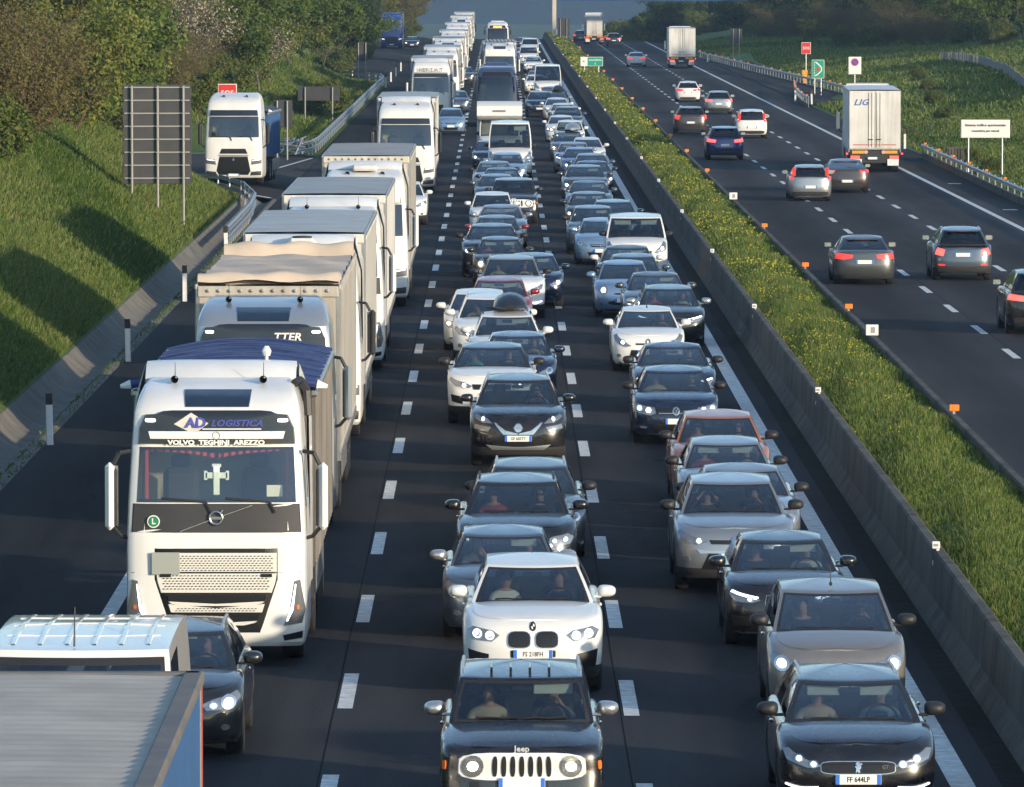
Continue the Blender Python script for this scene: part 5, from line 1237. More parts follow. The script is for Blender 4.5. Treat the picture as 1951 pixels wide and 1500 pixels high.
# ---------------------------------------------------------------- slow lane, nearest first
r = tag(empty('lorry', (-3.70, 40.5, 0)), 'lorry with pale corrugated trailer roof and blue side in the bottom left corner', 'lorry', 'lorries queueing in the slow lane')
m_bside = M('blue_curtain', (.035, .11, .27), .6, noise=(1.2, 6), c2=(.03, .09, .22))
trailer(r, 'corrug', y0=3.0, L=12.6, z1=3.92, wall=m_bside, roof=M('worn_roof', (.46, .42, .365), .7, noise=(1.1, 9), c2=(.31, .28, .245)), W=1.29)
tractor(r, 'daf', m_truckw)
for sg in (-1, 1):
    q = MB(); q.box((sg * 1.24, 9.3, 3.935), (.17, 12.7, .10), b=.02); link('roof_edge', q.mesh('roof_edge', [M('rusty_edge', (.17, .145, .12), .7, noise=(2, 7), c2=(.10, .10, .11))]), r)
q = MB(); q.box((0, 15.55, 3.935), (2.6, .17, .10), b=.02); link('roof_edge', q.mesh('roof_edge', [MATS['rusty_edge']]), r)
q = MB(); q.box((1.30, 15.575, 2.5), (.02, .03, 2.8)); link('marker_stripe', q.mesh('marker_stripe', [M('red_stripe', (.30, .05, .04), .6)]), r)
van = car('white_van', B['hivan'], FACES['van'], PT['white'], 'white high-roofed panel van behind the corrugated lorry roof', 'van', (-4.32, 69.6, 0), lit=(0, 0), detail=1, mirm=m_blackp)
def roof_z(bb, x, y):
    cy = (bb.yh + bb.yrr) / 2; hl = (bb.yrr - bb.yh) / 2; k = min(1, max(abs(x) / bb.Wr, abs(y - cy) / hl)); ze = bb.zr(min(bb.yrr, max(bb.yh, cy + (y - cy) / max(k, .05))))
    return lerp(ze, bb.H - bb.rcrown, (1 - k) * .9) + bb.rcrown * (1 - k * k) + .004
bb = B['hivan']
def rib(x0, y0, x1, y1, wd):
    q = MB(); n = 24; d = Vector((x1 - x0, y1 - y0)).normalized(); nx, ny = -d.y * wd, d.x * wd; rows = []
    for i in range(n + 1):
        x, y = lerp(x0, x1, i / n), lerp(y0, y1, i / n); rows.append([(x + nx * s_, y + ny * s_, roof_z(bb, x + nx * s_, y + ny * s_) + h_) for s_, h_ in ((-1, -.004), (-.6, .010), (.6, .010), (1, -.004))])
    q.grid(rows); link('roof_rib', q.mesh('roof_rib', [PT['white']]), van)
for i in range(6): rib(-.70 + i * .28, 2.1, -.70 + i * .28, 5.6, .03)
for i in range(3): rib(-.8, 2.75 + i * 1.0, .8, 2.75 + i * 1.0, .03)
q = MB(); q.tube((-.05, 1.9, 2.68), (-.05, 2.0, 3.08), .012, .006, 5); link('antenna', q.mesh('antenna', [m_blackp]), van)
c_ = car('dark_car', B['estate'], FACES['mpv'], PT['dark'], 'dark grey hatchback squeezed between white van and white lorry', 'car', (-4.02, 84.6, 0), rails=m_rail, lit=(0, 2), plate_txt=None)
person(c_, B['estate'], 1, 'navy', 'drive', 'driver in dark top in the hatchback ahead of the white lorry', 0)

# the big white lorry in front
m_inkb = M('blue_ink', (.06, .07, .36), .5); m_signw = M('sign_white', (.80, .78, .73), .5)
lor, b = lorry('white lorry with black sun visor, lettered front and blue tarpaulin', 'volvo', m_truckw, 'tipper', (-3.90, 96.0, 0), z1=3.80, wall=streaky('tipper_side', (.20, .185, .17), (.075, .066, .058), .5), roof=M('blue_tarp', (.014, .03, .12), .6, noise=(2, 7), c2=(.03, .055, .17)), near=True, L=10.2, y0=3.1)
p = b.front(-.30, 3.37)
q = MB(); q.add([(p.x - .24, p.y - .070, 3.36), (p.x, p.y - .075, 3.52), (p.x + .24, p.y - .070, 3.37), (p.x + .04, p.y - .06, 3.22)], [(0, 1, 2, 3)]); link('emblem', q.mesh('emblem', [M('emblem_silver', (.62, .60, .56), .4)], False), lor)
ctext(lor, b, 'AD', -.24, 3.375, .20, m_inkb, .088, bold=.004, pitch=80)
ctext(lor, b, 'LOGISTICA', .24, 3.37, .125, m_inkb, .075, shear=.3, bold=.003, ext=1.15, pitch=80)
cpart(lor, b, 'emblem_line', [[(-.18, 3.275), (.54, 3.275), (.54, 3.295), (-.18, 3.295)]], M('emblem_silver', (.62, .60, .56)), .058)
cpart(lor, b, 'visor_strip', [[(-.80, 3.15), (.80, 3.15), (.83, 3.255), (-.83, 3.255)]], m_signw, .058, sub=5)
ctext(lor, b, 'VOLVO  TEGHINI  AREZZO', 0, 3.105, .088, m_signw, .072, bold=.004, ext=1.25, pitch=82)
q = MB(); q.lathe([(.045, 0), (.05, -.004), (.055, 0)], (0, b.front(0, 3.2).y - .066, 3.203), 'Y', 18); link('badge', q.mesh('badge', [M('badge_grey', (.4, .4, .4), .4)]), lor)
p = b.front(0, 2.07)
q = MB()
for rr in (.088,): q.path([(rr * math.cos(a), p.y - .05, 2.07 + rr * math.sin(a)) for a in np.linspace(0, 2 * math.pi, 21)], .016, 6)
q.box((0, p.y - .045, 2.07), (.15, .02, .04)); q.tube((.06, p.y - .05, 2.13), (.10, p.y - .05, 2.18), .014, .02)
q.tube((-.50, b.front(-.4, 1.88).y - .03, 1.885), (-.085, p.y - .03, 2.04), .011, n=5); q.tube((.085, p.y - .03, 2.10), (.50, b.front(.4, 2.2).y - .03, 2.245), .011, n=5); link('badge', q.mesh('badge', [m_chrome]), lor)
ctext(lor, b, 'FH', .57, 1.615, .07, m_chrome, .03, shear=.3)
p = b.front(-.70, 2.02)
q = MB(); q.lathe([(.088, 0), (.088, -.012), (.004, -.012)], (p.x, p.y - .015, p.z), 'Y', 20); q.lathe([(.074, -.013), (.074, -.016), (.004, -.016)], (p.x, p.y - .015, p.z), 'Y', 20, 1); sticker = link('sticker', q.mesh('sticker', [m_signw, M('green_sign', (.01, .20, .09), .5)]), lor)
link('lettering', text_mesh('L', .11, m_signw, .002, bold=.003), lor, (p.x, p.y - .036, p.z), (R(90), 0, 0))
p = b.front(-.56, 1.42); q = MB(); q.box((-.70, p.y - .032, 1.44), (.39, .02, .31), b=.006); link('blank_plate', q.mesh('blank_plate', [M('plate_grey', (.30, .32, .30), .5)]), lor)
for sg in (-1, 1):
    q = MB(); pp = b.front(sg * .56, 1.25); q.box((pp.x, pp.y - .028, 1.275), (.15, .02, .045)); link('bumper_hatch', q.mesh('bumper_hatch', [m_grille]), lor)
q = MB()    # white cross on the windscreen
yc_ = b.front(0, 2.58).y
for dx, dz, sx, sz in ((0, .0, .085, .40), (0, .07, .31, .085), (-.15, .07, .05, .13), (.15, .07, .05, .13), (0, .205, .13, .05)): q.box((dx, yc_ + .028 - .25 * dz * .0 + (2.58 + dz - 2.58) * .24, 2.58 + dz), (sx, .012, sz), b=.005)
link('cross', q.mesh('cross', [M('cross_white', (.85, .88, .88), .4)]), lor)
q = MB()    # red trimmed curtain along the top of the windscreen
for s_ in (-1, 1):
    q.grid([[(s_ * lerp(.02, 1.0, t), .50 + .02 * math.sin(t * 60), 3.02 - dz - (.10 * (1 - t) ** 2 if dz else .02 + .07 * (1 - t) ** 2)) for t in np.linspace(0, 1, 40)] for dz in (.0, .05)])
    q.grid([[(s_ * 1.0 - s_ * w2, .48, z + .0) for z in (2.3, 2.6, 3.0)] for w2 in (0, .045)])
link('cab_curtain', q.mesh('cab_curtain', [M('red_curtain', (.36, .05, .06), .85)]), lor)
q = MB(); q.box((.80, .40, 2.42), (.22, .01, .16)); link('paper', q.mesh('paper', [m_signw]), lor)
q = MB(); q.path([(1.05, 1.3, 3.86), (1.13, 1.5, 3.9), (1.22, 1.55, 3.75), (1.24, 1.5, 3.4)], .06, 6); link('intake_hose', q.mesh('intake_hose', [m_blackp]), lor)
q = MB(); q.box((0, .0, .0), (.24, .03, .12), b=.01); 
# wing behind the lorry, a pale pole fitting lying by its wheel
lor2, b2 = lorry('silver lorry with dark visor and pale folded tarpaulin roof', 'scania', m_silverc, 'tarp', (-4.05, 119.5, 0), z1=4.08, wall=streaky('tarp_beige', (.50, .47, .42), (.28, .25, .21), .75), roof=M('tarp_cream', (.60, .50, .40), .8, noise=(1.3, 8), c2=(.44, .36, .29)), near=True, deflect=False, sc_=1.0)
ctext(lor2, b2, 'TTER', .36, 3.32, .19, m_signw, .07, shear=.2, bold=.004, ext=1.1, pitch=80)
lor3, b3 = lorry('white lorry with smooth white box and round roof vent', 'renault', m_truckw, 'box', (-4.05, 142.5, 0), z1=4.12, near=True)
q = MB(); q.box((0, 1.5, 3.98), (.62, .9, .24), b=.10); q.lathe([(.20, .10), (.21, .13), (.12, .14), (.10, .10)], (0, 1.45, 4.0), 'Z', 14, 1); link('roof_vent', q.mesh('roof_vent', [m_boxw, m_chass]), lor3)
lor4, b4 = lorry('white lorry with grey-roofed box and dark roof window strip', 'volvo', m_truckw, 'box', (-3.98, 166.5, 0), z1=4.15, roof=M('grey_roof', (.40, .40, .39), .6, noise=(.8, 8), c2=(.30, .30, .29)))
lor5, b5 = lorry('white lorry with red lettered front and cream ribbed trailer', 'daf', m_truckw, 'ribbed', (-3.80, 198.0, 0), z1=4.25, roof=M('grey_tarp_roof', (.36, .355, .34), .7, noise=(1, 8), c2=(.26, .255, .25)), wall=streaky('cream_wall', (.64, .59, .50), (.42, .36, .28), .7))
ctext(lor5, b5, 'BA.CO', .10, 3.12, .30, M('faded_red', (.55, .22, .20), .6), .09, ext=1.5, pitch=82)
q = MB(); p = b5.front(-.62, 3.12); q.lathe([(.11, 0), (.11, -.01), (.005, -.01)], (p.x, p.y - .085, p.z), 'Y', 14); link('emblem', q.mesh('emblem', [M('emblem_yellow', (.62, .50, .08), .5)]), lor5)
cpart(lor5, b5, 'sign_board', [[(-.88, 2.98), (.88, 2.98), (.88, 3.28), (-.88, 3.28)]], m_signw, .075, sub=5)
q = MB(); q.box((0, 1.4, 3.96), (.75, .8, .16), b=.07); link('roof_vent', q.mesh('roof_vent', [m_boxw]), lor5)
lor6, b6 = lorry('white lorry with black visor and dark chin beside light blue car', 'renault', m_truckw, 'box', (-3.95, 299.0, 0), z1=4.05)
lor7, b7 = lorry('white lorry with lettered roof board high over its windscreen', 'daf', m_truckw, 'box', (-4.10, 428.0, 0), z1=4.1)
cpart(lor7, b7, 'sign_board', [[(-.92, 3.25), (.92, 3.25), (.90, 3.78), (-.90, 3.78)]], m_signw, .10, sub=5)
ctext(lor7, b7, 'HER.E.A.T', 0, 3.42, .34, M('grey_ink', (.12, .13, .16), .6), .20, ext=1.05, pitch=75)
far = [('white lorry right behind the one with the lettered roof board', 489, -3.95, 'daf', 'ribbed', 4.1), ('white lorry, second behind the one with the lettered roof board', 548, -3.9, 'volvo', 'box', 4.15), ('white lorry with beige box edge, third behind the lettered roof board', 618, -3.95, 'renault', 'box', 4.1),
       ('distant white lorry with grey box, fourth behind the lettered roof board', 705, -4.1, 'daf', 'box', 4.1), ('distant white lorry, second from the far end of the slow lane', 795, -4.15, 'volvo', 'ribbed', 4.2), ('farthest white lorry at the end of the slow lane', 872, -4.2, 'renault', 'box', 4.15)]
for lb, y, x, st, kd, z1 in far: lorry(lb, st, m_truckw, kd, (x, y, 0), z1=z1)
rl, rb = lorry('white lorry with black trapezoid grille waiting on the side road', 'renault', m_truckw, 'tipper', (-11.45, 301.5, z_left(-11.4, 303) + .05), z1=3.2, wall=M('blue_tipper', (.03, .10, .25), .5), roof=M('blue_load', (.05, .08, .14), .8), L=7.5, rz=-R(2.4), name='lorry', deflect=False)
rl['group'] = 'lorries off the main carriageway'
bl, bb_ = lorry('distant blue lorry on the exit road under the left trees', 'daf', M('blue_cab', (.02, .06, .28), .35, coat=.5), 'box', (-12.4, 815, .34), z1=3.9, wall=M('blue_box', (.06, .12, .26), .5), L=9)
bl['group'] = 'lorries off the main carriageway'

LIT = {0: (0, 0), 1: (1, 1)}
def q3(key, face, pm, label, x, y, **k):
    k.setdefault('detail', 2 if y < 230 else (1 if y < 330 else 0))
    nm = 'car' if key not in ('trafic', 'ducato') else 'van'
    return car(nm, B[key], FACES[face], PT[pm], label, nm, (x, y, 0), group='vehicles queueing towards the camera', **k)
# cars tucked into the slow lane
q3('small', 'hatch', 'ltblue', 'light blue small car right of the black-visored white lorry', -2.72, 405, lit=(0, 0))
q3('hatch', 'hatch', 'steel', 'dark blue car with bright headlamp behind the light blue car', -2.75, 466, lit=(1, 1))
q3('cross', 'hatch', 'white', 'white car half hidden right of the red-lettered lorry', -3.55, 262, lit=(0, 1))
q3('hatch', 'hatch', 'grey', 'small grey car with bright headlamp behind the far slow-lane lorries', -2.8, 580, lit=(1, 1))
q3('hatch', 'hatch', 'dark', 'small dark car beside the distant blue lorry', -10.3, 838, lit=(1, 1))

# ---------------------------------------------------------------- middle lane
J = B
c_ = q3('jeep', 'jeep', 'black', 'black boxy off-roader with seven-slot silver grille at the bottom', .27, 77.2, rails=m_rail, mirm=m_silv, visors=(0, 1), lit=(1, 1))
for i in range(4):
    q = MB(); q.box((-.34 + .22 * i, 2.2, B['jeep'].H + .0), (.03, .55, .012), b=.005); link('roof_rib', q.mesh('roof_rib', [PT['black']]), c_)
person(c_, B['jeep'], -1, 'beige', 'rest', 'front passenger in beige top in the boxy black off-roader', 0); person(c_, B['jeep'], 1, 'grey', 'chin', 'driver with hand at chin under the lowered visor in the boxy off-roader', 0)
c_ = q3('suv', 'bmw', 'white', 'white SUV with twin black kidney grilles', .47, 92, mirm=PT['white'], lit=(2, 2), plate_txt='FS 218FH')
person(c_, B['suv'], -1, 'white', 'rest', 'passenger in white top in the white kidney-grille SUV', 0, turn=.5); person(c_, B['suv'], 1, 'navy', 'drive', 'driver in dark blue in the white kidney-grille SUV', 1, turn=-.2)
c_ = q3('hatch', 'mpv', 'steel', 'blue-grey hatchback peeking out behind the white kidney-grille SUV', .08, 99.6, mirm=m_silv, visors=(0, 1), lit=(0, 0))
person(c_, B['hatch'], -1, 'grey', 'chin', 'passenger with raised hand in the blue-grey hatchback', 1, True); person(c_, B['hatch'], 1, 'red', 'drive', 'driver in red in the blue-grey hatchback', 0)
c_ = q3('suv', 'bmwd', 'black', 'black SUV with twin-lens headlamp ahead of the V-grille SUV', .30, 107.2, rails=m_blackp, lit=(2, 2))
person(c_, B['suv'], -1, 'red', 'rest', 'passenger in dark red in the black twin-lens SUV', 0, True, True); person(c_, B['suv'], 1, 'navy', 'drive', 'driver in sunglasses in the black twin-lens SUV', 0, False, True)
c_ = q3('estate', 'hatch', 'grey', 'grey estate car mostly hidden behind the black twin-lens SUV', .55, 113.4, rails=m_rail, mirm=m_blackp, lit=(0, 0))
c_ = q3('suv', 'nissan', 'black', 'black SUV with V-shaped chrome grille and silver chin', .40, 134.4, rails=m_rail, lit=(2, 2), plate_txt='GF 605TY')
person(c_, B['suv'], 1, 'blue', 'chin', 'driver in sunglasses and pale top in the V-grille SUV', 0, False, True)
c_ = q3('suvlow', 'evoque', 'white', 'white coupe-like SUV with black roof behind the V-grille SUV', -.12, 147, roofm=PT['black'], mirm=m_blackp, lit=(1, 1))
person(c_, B['suvlow'], -1, 'teal', 'rest', 'passenger in turquoise top in the black-roofed white SUV', 1, True, turn=-.6); person(c_, B['suvlow'], 1, 'navy', 'drive', 'driver in the black-roofed white SUV', 0)
c_ = q3('hatch', 'hatch', 'navy', 'navy hatchback behind the black-roofed white SUV', .45, 154.6, lit=(0, 0))
person(c_, B['hatch'], 1, 'beige', 'drive', 'driver in the navy hatchback behind the black-roofed SUV', 1, True)
c_ = q3('cross', 'rav', 'white', 'white crossover carrying a black roof box', .22, 161.4, rails=m_blackp, visors=(0, 1), lit=(0, 0), mirm=PT['white'])
q = MB(); rows = []
for t in np.linspace(0, 1, 13):
    w_ = .40 * min(1, (t * 6 + .35)) * (1 - max(0, t - .8) * 1.5); h_ = .30 * min(1, t * 3.2 + .25) * (1 - max(0, t - .8) * 1.2)
    rows.append([(w_ * math.cos(a) * (1 if math.sin(a) > 0 else 1), -.9 + 1.95 * t, h_ * max(-.15, math.sin(a)) ** (1) if math.sin(a) > 0 else -.06 * abs(math.sin(a))) for a in np.linspace(0, 2 * math.pi, 17)[:-1]])
q.grid(rows, closed=True); q.add(rows[0], [tuple(range(16))]); q.add(rows[-1], [tuple(range(15, -1, -1))])
RB = q.mesh('roof_box', [m_bandb])
def roofbox(c_, b, x, mat, lab):
    o = link('roof_box', RB, None, (c_.location.x + x, c_.location.y + b.yh + 1.15, b.H + .10), mats={0: mat}); tag(o, lab, 'roof box')
    o2 = MB(); o2.box((0, -.5, -.08), (b.Wr * 1.7, .06, .03)); o2.box((0, .5, -.08), (b.Wr * 1.7, .06, .03)); link('cross_bar', o2.mesh('cross_bar', [m_blackp]), o, (-x, 0, 0))
roofbox(c_, B['cross'], .08, m_bandb, 'black roof box on the white crossover in the middle lane')
c_ = q3('suv', 'rav', 'white', 'white SUV with silver rails left of the black roof box', -.16, 168.4, rails=m_rail, mirm=PT['white'], lit=(1, 1))
person(c_, B['suv'], -1, 'beige', 'chin', 'passenger leaning in the white SUV left of the roof box', 1, True)
q3('estate', 'vw', 'offwhite', 'white estate car, leftmost of the three white cars by the roof box', -.47, 175.2, mirm=PT['offwhite'], lit=(1, 0))
q3('hatch', 'hatch', 'red', 'dark red hatchback roof behind the trio of white cars', .05, 182.6, visors=(1, 1), lit=(0, 0))
c_ = q3('suv', 'peugeot', 'white', 'white SUV with bronze reflection painted on its roof behind the dark red hatchback', .38, 191.6, roofm=PT['sand'], rails=m_rail, mirm=m_blackp, lit=(0, 0))  # sand colour on roof and pillars stands in for a warm reflection
person(c_, B['suv'], 1, 'white', 'drive', 'driver in white in the SUV with the painted roof reflection', 2); person(c_, B['suv'], -1, 'beige', 'rest', 'passenger in the SUV with the painted roof reflection', 0)
q3('hatch', 'hatch', 'navy', 'dark blue car with bright lamp right of the white SUV with the painted roof reflection', 1.02, 198.2, lit=(1, 1), visors=(0, 1))
c_ = q3('small', 'micra', 'dark', 'dark small car with round lamps and both visors lowered', .08, 209.6, visors=(1, 1), lit=(1, 1))
person(c_, B['small'], -1, 'red', 'rest', 'passenger in the round-lamped dark small car', 1, True); person(c_, B['small'], 1, 'grey', 'drive', 'driver in the round-lamped dark small car', 0)
q3('suvlow', 'hatch', 'dark', 'dark grey SUV just behind the round-lamped small car', -.18, 217.2, mirm=m_blackp, lit=(1, 0))
q3('hatch', 'hatch', 'grey', 'grey hatchback with red mirrors in the middle lane', -.02, 229.0, mirm=PT['red'], lit=(0, 0))
q3('sedan', 'hatch', 'silver', 'silver saloon with papers on its dash behind the red-mirrored car', .12, 240.5, visors=(1, 1), lit=(0, 0))
q3('panda', 'hatch', 'white', 'small white hatchback left of the dark round-lamp off-roader', -.2, 251, lit=(0, 0))
q3('jeep', 'jeep', 'dark', 'dark off-roader with round headlamp behind the small white hatchback', .62, 263.5, lit=(1, 1))
q3('hatch', 'vw', 'steel', 'blue-grey hatchback, third ahead of the white van', -.05, 275.5, lit=(0, 0))
q3('sedan', 'hatch', 'navy', 'navy saloon, second car ahead of the white van', .18, 285.5, visors=(0, 1), lit=(0, 0))
q3('sedan', 'vw', 'silver', 'silver saloon with two lowered visors ahead of the white van', -.15, 295.5, visors=(1, 1), mirm=m_blackp, lit=(0, 0))
q3('hatch', 'hatch', 'ltblue', 'pale blue hatchback at the foot of the white van', .42, 308, lit=(0, 1))
v_ = q3('ducato', 'van', 'white', 'white van with black mirrors ahead of the camper', .58, 320.5, mirm=m_blackp, lit=(0, 0), visors=(0, 1), detail=1)
q3('hatch', 'hatch', 'navy', 'dark blue car wedged left of the white van', -.35, 330, lit=(1, 0), detail=1)
cp = car('camper_van', B['ducato'], FACES['van'], PT['white'], 'white camper van with overcab sleeping box', 'camper van', (.10, 343.5, 0), detail=1, mirm=m_blackp, lit=(0, 0))
q = MB(); q.box((0, 4.3, 1.85), (2.25, 5.2, 2.3), b=.10); link('living_box', q.mesh('living_box', [m_boxw]), cp)
q = MB(); rows = [[(x, y, z) for x, y, z in ((s_ * 1.12, 0, 0),)] for s_ in (-1, 1)]
pf = [(1.75, 2.15), (.75, 2.25), (.55, 2.40), (.75, 2.85), (1.10, 3.02), (4.0, 3.05), (4.0, 2.15)]
q = MB(); q.grid([[(x, y, z) for y, z in pf] for x in (-1.12, -1.08, 1.08, 1.12)]); q.add([(-1.12, y, z) for y, z in pf], [tuple(range(7))]); q.add([(1.12, y, z) for y, z in pf], [tuple(range(6, -1, -1))]); link('overcab_box', q.mesh('overcab_box', [M('camper_white', (.76, .74, .69), .4)]), cp)
q = MB(); q.box((0, .585, 2.63), (.62, .02, .09), b=.008, rot=None); link('front_vent', q.mesh('front_vent', [M('vent_grey', (.2, .2, .2), .5)]), cp)
coach('dark blue-roofed coach with big curved windscreen behind the camper', (-.06, 424, 0), M('coach_blue', (.03, .05, .16), .3, coat=.6), M('coach_body', (.045, .055, .11), .3, coat=.6))
lb_, bb2 = lorry('white lorry with a row of roof lamps in the middle lane', 'volvo', m_truckw, 'box', (.15, 525, 0), z1=4.05, name='lorry', deflect=True)
cpart(lb_, bb2, 'sign_board', [[(-.93, 3.06), (.93, 3.06), (.93, 3.52), (-.93, 3.52)]], m_signw, .062, sub=5)
q = MB(); q.tube((-1.1, 1.3, 4.15), (1.1, 1.3, 4.15), .05, n=8); link('lamp_bar', q.mesh('lamp_bar', [m_alu]), lb_)
for i in range(8):
    q = MB(); q.lathe([(.11, .05), (.12, 0), (.02, -.02)], (-.98 + .28 * i, 1.25, 4.22), 'Y', 10); link('roof_lamp', q.mesh('roof_lamp', [m_lens]), lb_)
p = bb2.front(0, 2.15); q = MB(); q.lathe([(.14, .0), (.15, -.03), (.01, -.05)], (0, p.y - .03, 2.2), 'Y', 12); link('round_lamp', q.mesh('round_lamp', [m_lit]), lb_)
coach('far white bus with lit orange destination sign', (0, 770, 0), m_boxw, M('bus_white', (.70, .70, .69), .4), name='bus', lit_sign=True)

# ---------------------------------------------------------------- lane beside the barrier
c_ = q3('estate', 'peugeot', 'black', 'black estate car with chrome-edged grille in the bottom right corner', 4.10, 78.6, rails=m_rail, visors=(1, 1), lit=(2, 2), plate_txt='FF 644LP', mirm=m_blackp)
person(c_, B['estate'], -1, 'beige', 'rest', 'passenger behind the left visor of the black estate car', 1, True); person(c_, B['estate'], 1, 'blue', 'drive', 'driver in light blue shirt holding the wheel of the black estate', 0)
c_ = q3('mpv', 'mpv', 'sand', 'sand-grey people carrier with both headlamps lit', 4.36, 88.6, mirm=m_blackp, lit=(1, 1), antenna=1)
person(c_, B['mpv'], -1, 'black', 'rest', 'passenger with cap-like dark hair in the sand-grey people carrier', 0); person(c_, B['mpv'], 1, 'black', 'chin', 'driver in sunglasses with hand at mouth in the people carrier', 0, False, True)
c_ = q3('hatch', 'audi', 'black', 'black hatchback with slim bright day lamp left of the people carrier', 4.12, 98.6, visors=(0, 1), lit=(2, 2))
person(c_, B['hatch'], -1, 'black', 'rest', 'long-haired passenger in the black hatchback', 1, True); person(c_, B['hatch'], 1, 'white', 'drive', 'driver with bare forearm in the black hatchback', 0)
c_ = q3('suv', 'rav', 'silver', 'silver SUV with dark hexagon bumper in the barrier lane', 3.68, 107.2, mirm=m_blackp, lit=(2, 0))
person(c_, B['suv'], -1, 'black', 'ears', 'passenger with both hands raised to the head in the silver SUV', 0); person(c_, B['suv'], 1, 'black', 'chin', 'driver with hand over the face in the silver SUV', 0)
q3('sedan', 'hatch', 'silver', 'pale silver saloon roof directly behind the silver SUV', 4.05, 113, mirm=m_blackp, lit=(0, 0))
c_ = q3('hatch', 'hatch', 'silver', 'silver hatchback with two lowered visors behind the pale saloon', 3.98, 119.2, mirm=m_blackp, visors=(1, 1), lit=(0, 0))
person(c_, B['hatch'], -1, 'red', 'rest', 'passenger in the two-visor silver hatchback', 0); person(c_, B['hatch'], 1, 'grey', 'drive', 'driver in the two-visor silver hatchback', 2)
c_ = q3('cross', 'hatch', 'orange', 'orange crossover in the barrier lane', 4.02, 124.6, mirm=m_blackp, lit=(0, 0))
person(c_, B['cross'], -1, 'red', 'rest', 'passenger in sunglasses in the orange crossover', 0, False, True); person(c_, B['cross'], 1, 'grey', 'drive', 'driver in sunglasses in the orange crossover', 1, False, True)
c_ = q3('hatch', 'vw', 'navy', 'navy hatchback with round chrome badge behind the orange crossover', 3.63, 141, lit=(1, 1), mirm=m_blackp, platex=.05)
person(c_, B['hatch'], -1, 'beige', 'rest', 'passenger in the round-badge navy hatchback', 1, True); person(c_, B['hatch'], 1, 'navy', 'drive', 'driver in sunglasses in the round-badge navy hatchback', 0, False, True)
c_ = q3('sedan', 'audi', 'navy', 'dark blue saloon with white sheets inside its windscreen', 3.85, 150.6, lit=(0, 2), mirm=m_blackp, visors=(0, 0))
person(c_, B['sedan'], 1, 'navy', 'drive', 'driver in the dark blue saloon with papers', 0)
c_ = q3('hatch', 'fiesta', 'white', 'white hatchback with swept-back headlamp in the barrier lane', 3.62, 166.5, lit=(1, 0), antenna=1)
person(c_, B['hatch'], 1, 'grey', 'drive', 'driver of the white hatchback with swept-back lamps', 0)
c_ = q3('estate', 'audi', 'dark', 'dark estate car with chrome grille half behind the white hatchback', 4.42, 177.6, rails=m_rail, mirm=m_silv, lit=(0, 0))
person(c_, B['estate'], 1, 'white', 'drive', 'driver of the dark chrome-grille estate', 0); person(c_, B['estate'], -1, 'red', 'rest', 'passenger of the dark chrome-grille estate', 1)
q3('sedan', 'hatch', 'grey', 'grey saloon right of the blue round-lamped car', 4.28, 186.4, lit=(2, 0), visors=(0, 1))
c_ = q3('small', 'micra', 'ltblue', 'blue small car with big round headlamps', 3.52, 192.4, lit=(1, 1))
person(c_, B['small'], 1, 'grey', 'drive', 'driver of the blue round-lamped small car', 0)
